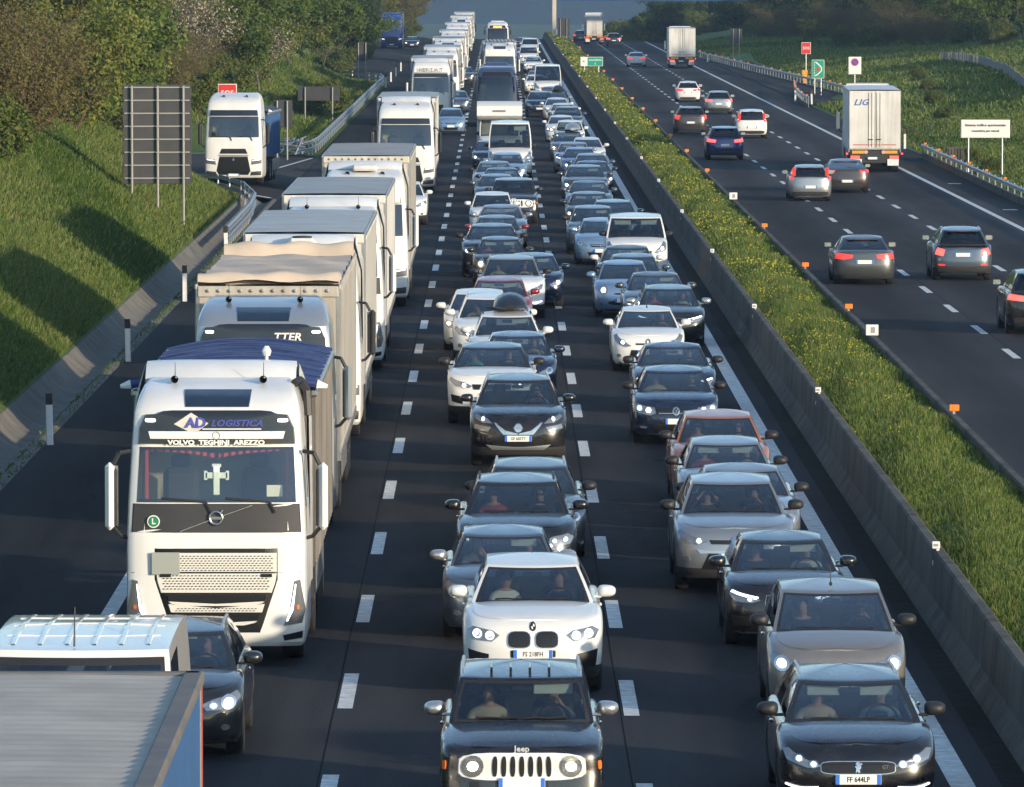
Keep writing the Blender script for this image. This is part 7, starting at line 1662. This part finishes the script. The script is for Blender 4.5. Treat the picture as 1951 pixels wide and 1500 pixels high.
# left bank
Vs, Ms = [], []
def scatter(n, x0, x1, y0, y1, zf, h, wd, keep=None, w=(.45, .3, .2)):
    X = rng.uniform(x0, x1, n); Y = rng.uniform(y0, y1, n)
    if keep is not None: k_ = keep(X, Y); X, Y = X[k_], Y[k_]
    V = blades(np.stack([X, Y, vec(zf, X, Y) - .02], 1), h, wd, .5); k = rng.random(len(X)); pat = np.sin(X * .9 + Y * .13) + np.sin(Y * .07 + X * .4)
    mi = np.where(k < w[0], 0, np.where(k < w[0] + w[1], 1, 2)); mi[(k > .93) & (pat > .2)] = 4; mi[(pat < -.9) & (k < .6)] = 2
    Vs.append(V); Ms.append(mi)
scatter(120000, -17.5, -10.5, 120, 200, z_left, .14, .018)
scatter(95000, -19, -10.5, 200, 292, z_left, .17, .026)
scatter(36000, -18, -9.9, 362, 580, z_left, .24, .05, lambda X, Y: (X < -9.9))
scatter(12000, -22, -15.6, 580, 900, z_left, .3, .1)
scatter(5000, -9.5, -9.25, 60, 262, lambda x, y: .0, .07, .02)
tag(link('bank_grass', quads_mesh('bank_grass', np.concatenate(Vs), g_m, np.concatenate(Ms))), 'long grass covering the left bank and verge', 'grass', kind='stuff')
Vs, Ms = [], []
scatter(120000, 23, 41, 225, 430, z_right, .17, .05, None, (.5, .3, .2))
scatter(90000, 23, 48, 430, 900, z_right, .30, .09, lambda X, Y: ~((Y > 505) & (Y < 765) & (X < 27.6)), (.5, .3, .2))
tag(link('hill_grass', quads_mesh('hill_grass', np.concatenate(Vs), g_m, np.concatenate(Ms))), 'green grass covering the right hillside', 'grass', kind='stuff')

# trees
def branch_tree(seed, height, spread, levels=3, trunk_r=.16, fork=.25, droop=.0, nb=(5, 5, 4), stems=1):
    r_ = random.Random(seed); mb = MB(); tips = []
    def grow(p, d, ln, rad, lv):
        n = 4 if lv == 0 else 3; pts = [p]; dd = d.copy()
        for i in range(n):
            dd = (dd + Vector((r_.uniform(-.18, .18), r_.uniform(-.18, .18), r_.uniform(-.05, .14) - droop * lv))).normalized(); pts.append(pts[-1] + dd * ln / n)
        for i in range(n): mb.tube(pts[i], pts[i + 1], rad * (1 - .75 * i / n), rad * (1 - .75 * (i + 1) / n), 6 if lv == 0 else 4, cap=False)
        if lv >= levels: tips.extend(pts[1:]); return
        k = nb[min(lv, len(nb) - 1)]
        for i in range(k):
            t = fork + (1 - fork) * (i + r_.random()) / k; j = min(n - 1, int(t * n)); q = pts[j].lerp(pts[j + 1], t * n - j)
            a = r_.uniform(0, 6.283); el = r_.uniform(.25, .95) if lv == 0 else r_.uniform(-.1, .9)
            nd = Vector((math.cos(a) * spread, math.sin(a) * spread, el)).normalized(); grow(q, nd, ln * r_.uniform(.48, .72), rad * .5 * (1 - .4 * t), lv + 1)
        if lv > 0: tips.append(pts[-1])
    for s_ in range(stems):
        d = Vector((r_.uniform(-.25, .25), r_.uniform(-.25, .25), 1)).normalized() if stems == 1 else Vector((r_.uniform(-.7, .7), r_.uniform(-.7, .7), 1)).normalized()
        grow(Vector((r_.uniform(-.2, .2) * (stems > 1), r_.uniform(-.2, .2) * (stems > 1), -.4)), d, height * (.62 if stems == 1 else r_.uniform(.45, .75)), trunk_r * (1 if stems == 1 else .5), 0)
    return mb, tips
def leaves(tips, per, sig, size, seed):
    # leaves of one clump face outwards and up, so a clump has a lit and a shaded side
    g_ = np.random.default_rng(seed); T = np.array([tuple(t) for t in tips]); n = len(T) * per
    off = g_.normal(0, sig, (n, 3)) * np.array([1, 1, .75]); C = np.repeat(T, per, 0) + off
    nn = off / (np.linalg.norm(off, axis=1)[:, None] + 1e-6) + np.array([0, 0, .45]) + g_.normal(0, .45, (n, 3)); nn /= np.linalg.norm(nn, axis=1)[:, None]
    u = np.cross(nn, g_.normal(0, 1, (n, 3))); u /= np.linalg.norm(u, axis=1)[:, None]; v = np.cross(nn, u); s_ = size * g_.uniform(.6, 1.4, n)[:, None]
    V = np.zeros((n, 4, 3)); V[:, 0] = C - u * s_; V[:, 1] = C + v * s_ * .55; V[:, 2] = C + u * s_; V[:, 3] = C - v * s_ * .55
    V[:, :, 2] = np.maximum(V[:, :, 2], .02)
    return V
m_bark = M('bark', (.085, .07, .055), .9, noise=(6, 6), c2=(.05, .04, .032)); m_barkp = M('pale_bark', (.16, .13, .10), .9, noise=(6, 6), c2=(.09, .075, .06)); m_twig = M('brown_twig', (.13, .085, .05), .9, noise=(3, 5), c2=(.085, .06, .038))
L1 = leafmat('leaf_fresh', (.150, .19, .042), (.20, .23, .065), .4); L2 = leafmat('leaf_green', (.080, .130, .030), (.110, .16, .04), .35); L3 = leafmat('leaf_dark', (.034, .060, .020), (.046, .074, .026), .3)
L4 = leafmat('leaf_olive', (.16, .16, .05), (.19, .175, .06), .35); L5 = leafmat('blossom', (.50, .46, .36), (.42, .38, .28), .3); L6 = leafmat('leaf_brown', (.165, .12, .065), (.14, .12, .06), .3); L7 = leafmat('leaf_yellow', (.30, .28, .06), (.22, .22, .05), .3)
TREES = {}
def proto(k, bt, bark, lm, per, sig, size, seed, extra=None):
    mb, tips = bt; tr = mb.mesh('trunk', [bark]); V = leaves(tips, per, sig, size, seed); mats = [lm]; mi = np.zeros(len(V))
    if extra: mats.append(extra[0]); mi = (np.random.default_rng(seed + 5).random(len(V)) < extra[1]).astype(int)
    TREES[k] = (tr, quads_mesh('crown', V, mats, mi))
proto('fresh', branch_tree(1, 9, .9), m_bark, L1, 40, .30, .13, 11, (L2, .35))
proto('green', branch_tree(2, 10, .8, nb=(6, 5, 4)), m_bark, L2, 36, .30, .13, 12, (L1, .3))
proto('dark', branch_tree(3, 9, .8, nb=(6, 5, 4)), m_bark, L3, 38, .32, .14, 13, (L2, .2))
proto('olive', branch_tree(4, 9, .85), m_barkp, L4, 30, .28, .12, 14, (L1, .45))
proto('bare', branch_tree(5, 8.5, .75, nb=(7, 7, 5), trunk_r=.14), m_barkp, L5, 7, .30, .07, 15, (L6, .5))
proto('thicket', branch_tree(6, 6.2, 1.0, nb=(7, 7, 5), trunk_r=.12, stems=5, fork=.1), m_twig, L6, 6, .26, .055, 16, (L4, .4))
proto('bush', branch_tree(7, 3.2, 1.0, levels=2, nb=(7, 7), trunk_r=.08, stems=6, fork=.05), m_twig, L2, 44, .24, .10, 17, (L4, .35))
proto('browntree', branch_tree(8, 9, .9, nb=(6, 6, 4)), m_barkp, L6, 18, .28, .11, 18, (L4, .6))
proto('blossomshrub', branch_tree(9, 6.5, .8, nb=(6, 6, 4), stems=3, fork=.1), m_twig, L1, 9, .30, .09, 19, (L7, .22))
def tree(kind, x, y, z, s_, label, group):
    tr, cr = TREES[kind]; root = tag(empty('tree' if kind not in ('bush', 'thicket', 'blossomshrub') else 'shrub', (x, y, z), random.uniform(0, 6.28)), label, 'tree' if kind not in ('bush', 'thicket', 'blossomshrub') else 'shrub', group); root.scale = (s_, s_, s_ * random.uniform(.92, 1.1))
    link('trunk', tr, root); link('crown', cr, root)
random.seed(21)
names = dict(fresh='fresh green tree', green='mid green tree', dark='dark green tree', olive='olive-tinted tree', bare='pale bare-twigged tree', thicket='brown twiggy shrub', bush='low green bush', browntree='brownish leafing tree', blossomshrub='pale-flecked green shrub')
def px(xp, d): return (xp - 948) * d / 13244
# (kind, picture column, distance, scale) on the left
left = [('thicket', 30, 236, .95), ('olive', 95, 262, .8), ('thicket', -60, 232, 1.0), ('blossomshrub', 130, 262, .95), ('bush', -20, 222, .7), ('olive', 30, 280, 1.0), ('fresh', 0, 268, .95), ('fresh', 135, 290, 1.0), ('green', 190, 304, .9), ('fresh', 70, 310, 1.15), ('blossomshrub', 185, 320, 1.0), ('green', -20, 300, 1.1),
        ('bush', 225, 330, 1.0), ('thicket', 285, 362, .85), ('bare', 290, 385, 1.0), ('bare', 365, 392, .95), ('thicket', 345, 385, .7), ('bush', 400, 400, 1.0), ('fresh', 330, 425, .9), ('fresh', 235, 370, 1.1), ('green', 440, 420, .8), ('olive', 420, 450, 1.0), ('green', 480, 460, 1.0), ('fresh', 270, 410, 1.15),
        ('bare', 495, 450, .8), ('olive', 520, 480, .95), ('bush', 470, 470, 1.1), ('browntree', 380, 470, 1.0), ('green', 560, 540, 1.0), ('green', 607, 560, .85), ('dark', 660, 640, .9), ('fresh', 550, 600, 1.2), ('dark', 640, 700, 1.0), ('dark', 640, 780, 1.1), ('olive', 722, 880, .85), ('browntree', 755, 905, .9), ('dark', 610, 720, 1.2), ('dark', 668, 850, .9),
        ('browntree', 765, 930, .95), ('dark', 745, 950, 1.1), ('green', 480, 520, 1.2), ('fresh', 400, 520, 1.3), ('green', 300, 470, 1.3), ('fresh', 180, 390, 1.25), ('green', 60, 380, 1.25), ('dark', 600, 700, 1.2), ('olive', 200, 470, 1.5), ('dark', 540, 760, 1.5), ('green', 440, 640, 1.5), ('bush', 620, 455, .7), ('bush', 585, 440, .6), ('bush', 640, 612, .9), ('bush', 690, 720, .7), ('bush', 765, 900, .8), ('bush', 772, 960, 1.0), ('bush', 430, 395, .8), ('bush', 380, 372, .8), ('green', 350, 560, 1.6), ('olive', 120, 420, 1.5)]
cnt = {}
def lab(k, side):
    cnt[(k, side)] = cnt.get((k, side), 0) + 1; i = cnt[(k, side)]
    return i
def add_trees(L, zf, side, where):
    order = {}
    for i, (k, xp, d, s_) in enumerate(L): order.setdefault(k, []).append((xp, i))
    rank = {}
    for k, v in order.items():
        for j, (xp, i) in enumerate(sorted(v)): rank[i] = j
    for i, (k, xp, d, s_) in enumerate(L):
        x = px(xp, d); j = rank[i]; nth = ords[j].replace('nearest', 'first') if j < len(ords) else str(j)
        tree(k, x, d, zf(x, d) - .1 - (1.5 * s_ if side == 'r' and k in ('dark', 'browntree', 'green', 'olive') else 0), s_, f'{names[k]} {where}, {nth} of its kind from the left', f'trees and shrubs {where}')
add_trees(left, z_left, 'l', 'on the left bank')
right = [('dark', 1248, 960, .9), ('dark', 1268, 930, .8), ('green', 1262, 985, 1.0), ('dark', 1300, 1000, 1.0), ('dark', 1285, 965, .85), ('bush', 1240, 955, 1.2), ('bush', 1262, 940, 1.2), ('bush', 1282, 930, 1.1), ('bush', 1200, 1030, 1.1), ('bush', 1170, 1040, 1.1), ('bush', 1225, 1000, 1.2), ('bush', 1145, 1045, 1.0), ('dark', 1335, 1060, 1.1), ('bush', 1310, 960, 1.3), ('bush', 1335, 990, 1.3), ('bush', 1365, 1000, 1.3), ('bush', 1395, 970, 1.3), ('bush', 1420, 930, 1.3), ('bush', 1300, 990, 1.4),
         ('dark', 1455, 860, 1.0), ('browntree', 1500, 850, 1.0), ('dark', 1540, 830, 1.05), ('dark', 1580, 800, 1.0), ('browntree', 1625, 780, 1.05), ('dark', 1665, 760, 1.0), ('dark', 1700, 760, 1.1), ('browntree', 1740, 740, 1.0), ('dark', 1785, 730, 1.05), ('olive', 1830, 720, 1.0), ('green', 1880, 680, .9), ('dark', 1930, 665, 1.0), ('green', 1960, 640, 1.0), ('thicket', 1480, 845, .9), ('thicket', 1520, 820, .9), ('thicket', 1560, 790, .8), ('thicket', 1605, 765, .9), ('thicket', 1650, 745, .8), ('thicket', 1690, 735, .8),
         ('thicket', 1735, 715, .9), ('thicket', 1790, 700, .8), ('bush', 1840, 690, .9), ('bush', 1900, 650, .8), ('dark', 1420, 920, 1.0), ('dark', 1480, 930, 1.2), ('dark', 1560, 900, 1.3), ('dark', 1640, 870, 1.3), ('dark', 1730, 840, 1.3), ('dark', 1820, 800, 1.3), ('dark', 1910, 760, 1.3), ('dark', 1400, 990, 1.1), ('dark', 1370, 1010, 1.1), ('bush', 1746, 570, .35), ('bush', 1754, 535, .35), ('bush', 1768, 500, .35), ('bush', 1782, 462, .35), ('bush', 1800, 425, .3), ('bush', 1850, 352, .3), ('bush', 1890, 335, .28), ('bush', 1460, 850, .6), ('bush', 1430, 890, .6), ('bush', 1550, 780, .8), ('bush', 1660, 730, .8), ('bush', 1610, 750, .8), ('bush', 1500, 830, .8)]
add_trees(right, z_right, 'r', 'on the right hillside')
# ---------------------------------------------------------------- haze in the air
hz = MB(); hz.box((0, 3950, 270), (9000, 8300, 720)); ho = link('haze', hz.mesh('haze', [], False))
mh = bpy.data.materials.new('haze_air'); mh.use_nodes = True
for x in list(mh.node_tree.nodes): mh.node_tree.nodes.remove(x)
o_ = mh.node_tree.nodes.new('ShaderNodeOutputMaterial'); pv = mh.node_tree.nodes.new('ShaderNodeVolumePrincipled')
pv.inputs['Color'].default_value = (.50, .70, 1.0, 1); pv.inputs['Density'].default_value = 0.000115; pv.inputs['Anisotropy'].default_value = 0.2
mh.node_tree.links.new(pv.outputs[0], o_.inputs['Volume']); ho.data.materials.append(mh)
tag(ho, 'thin blue haze filling the air over the motorway', 'haze', kind='stuff')
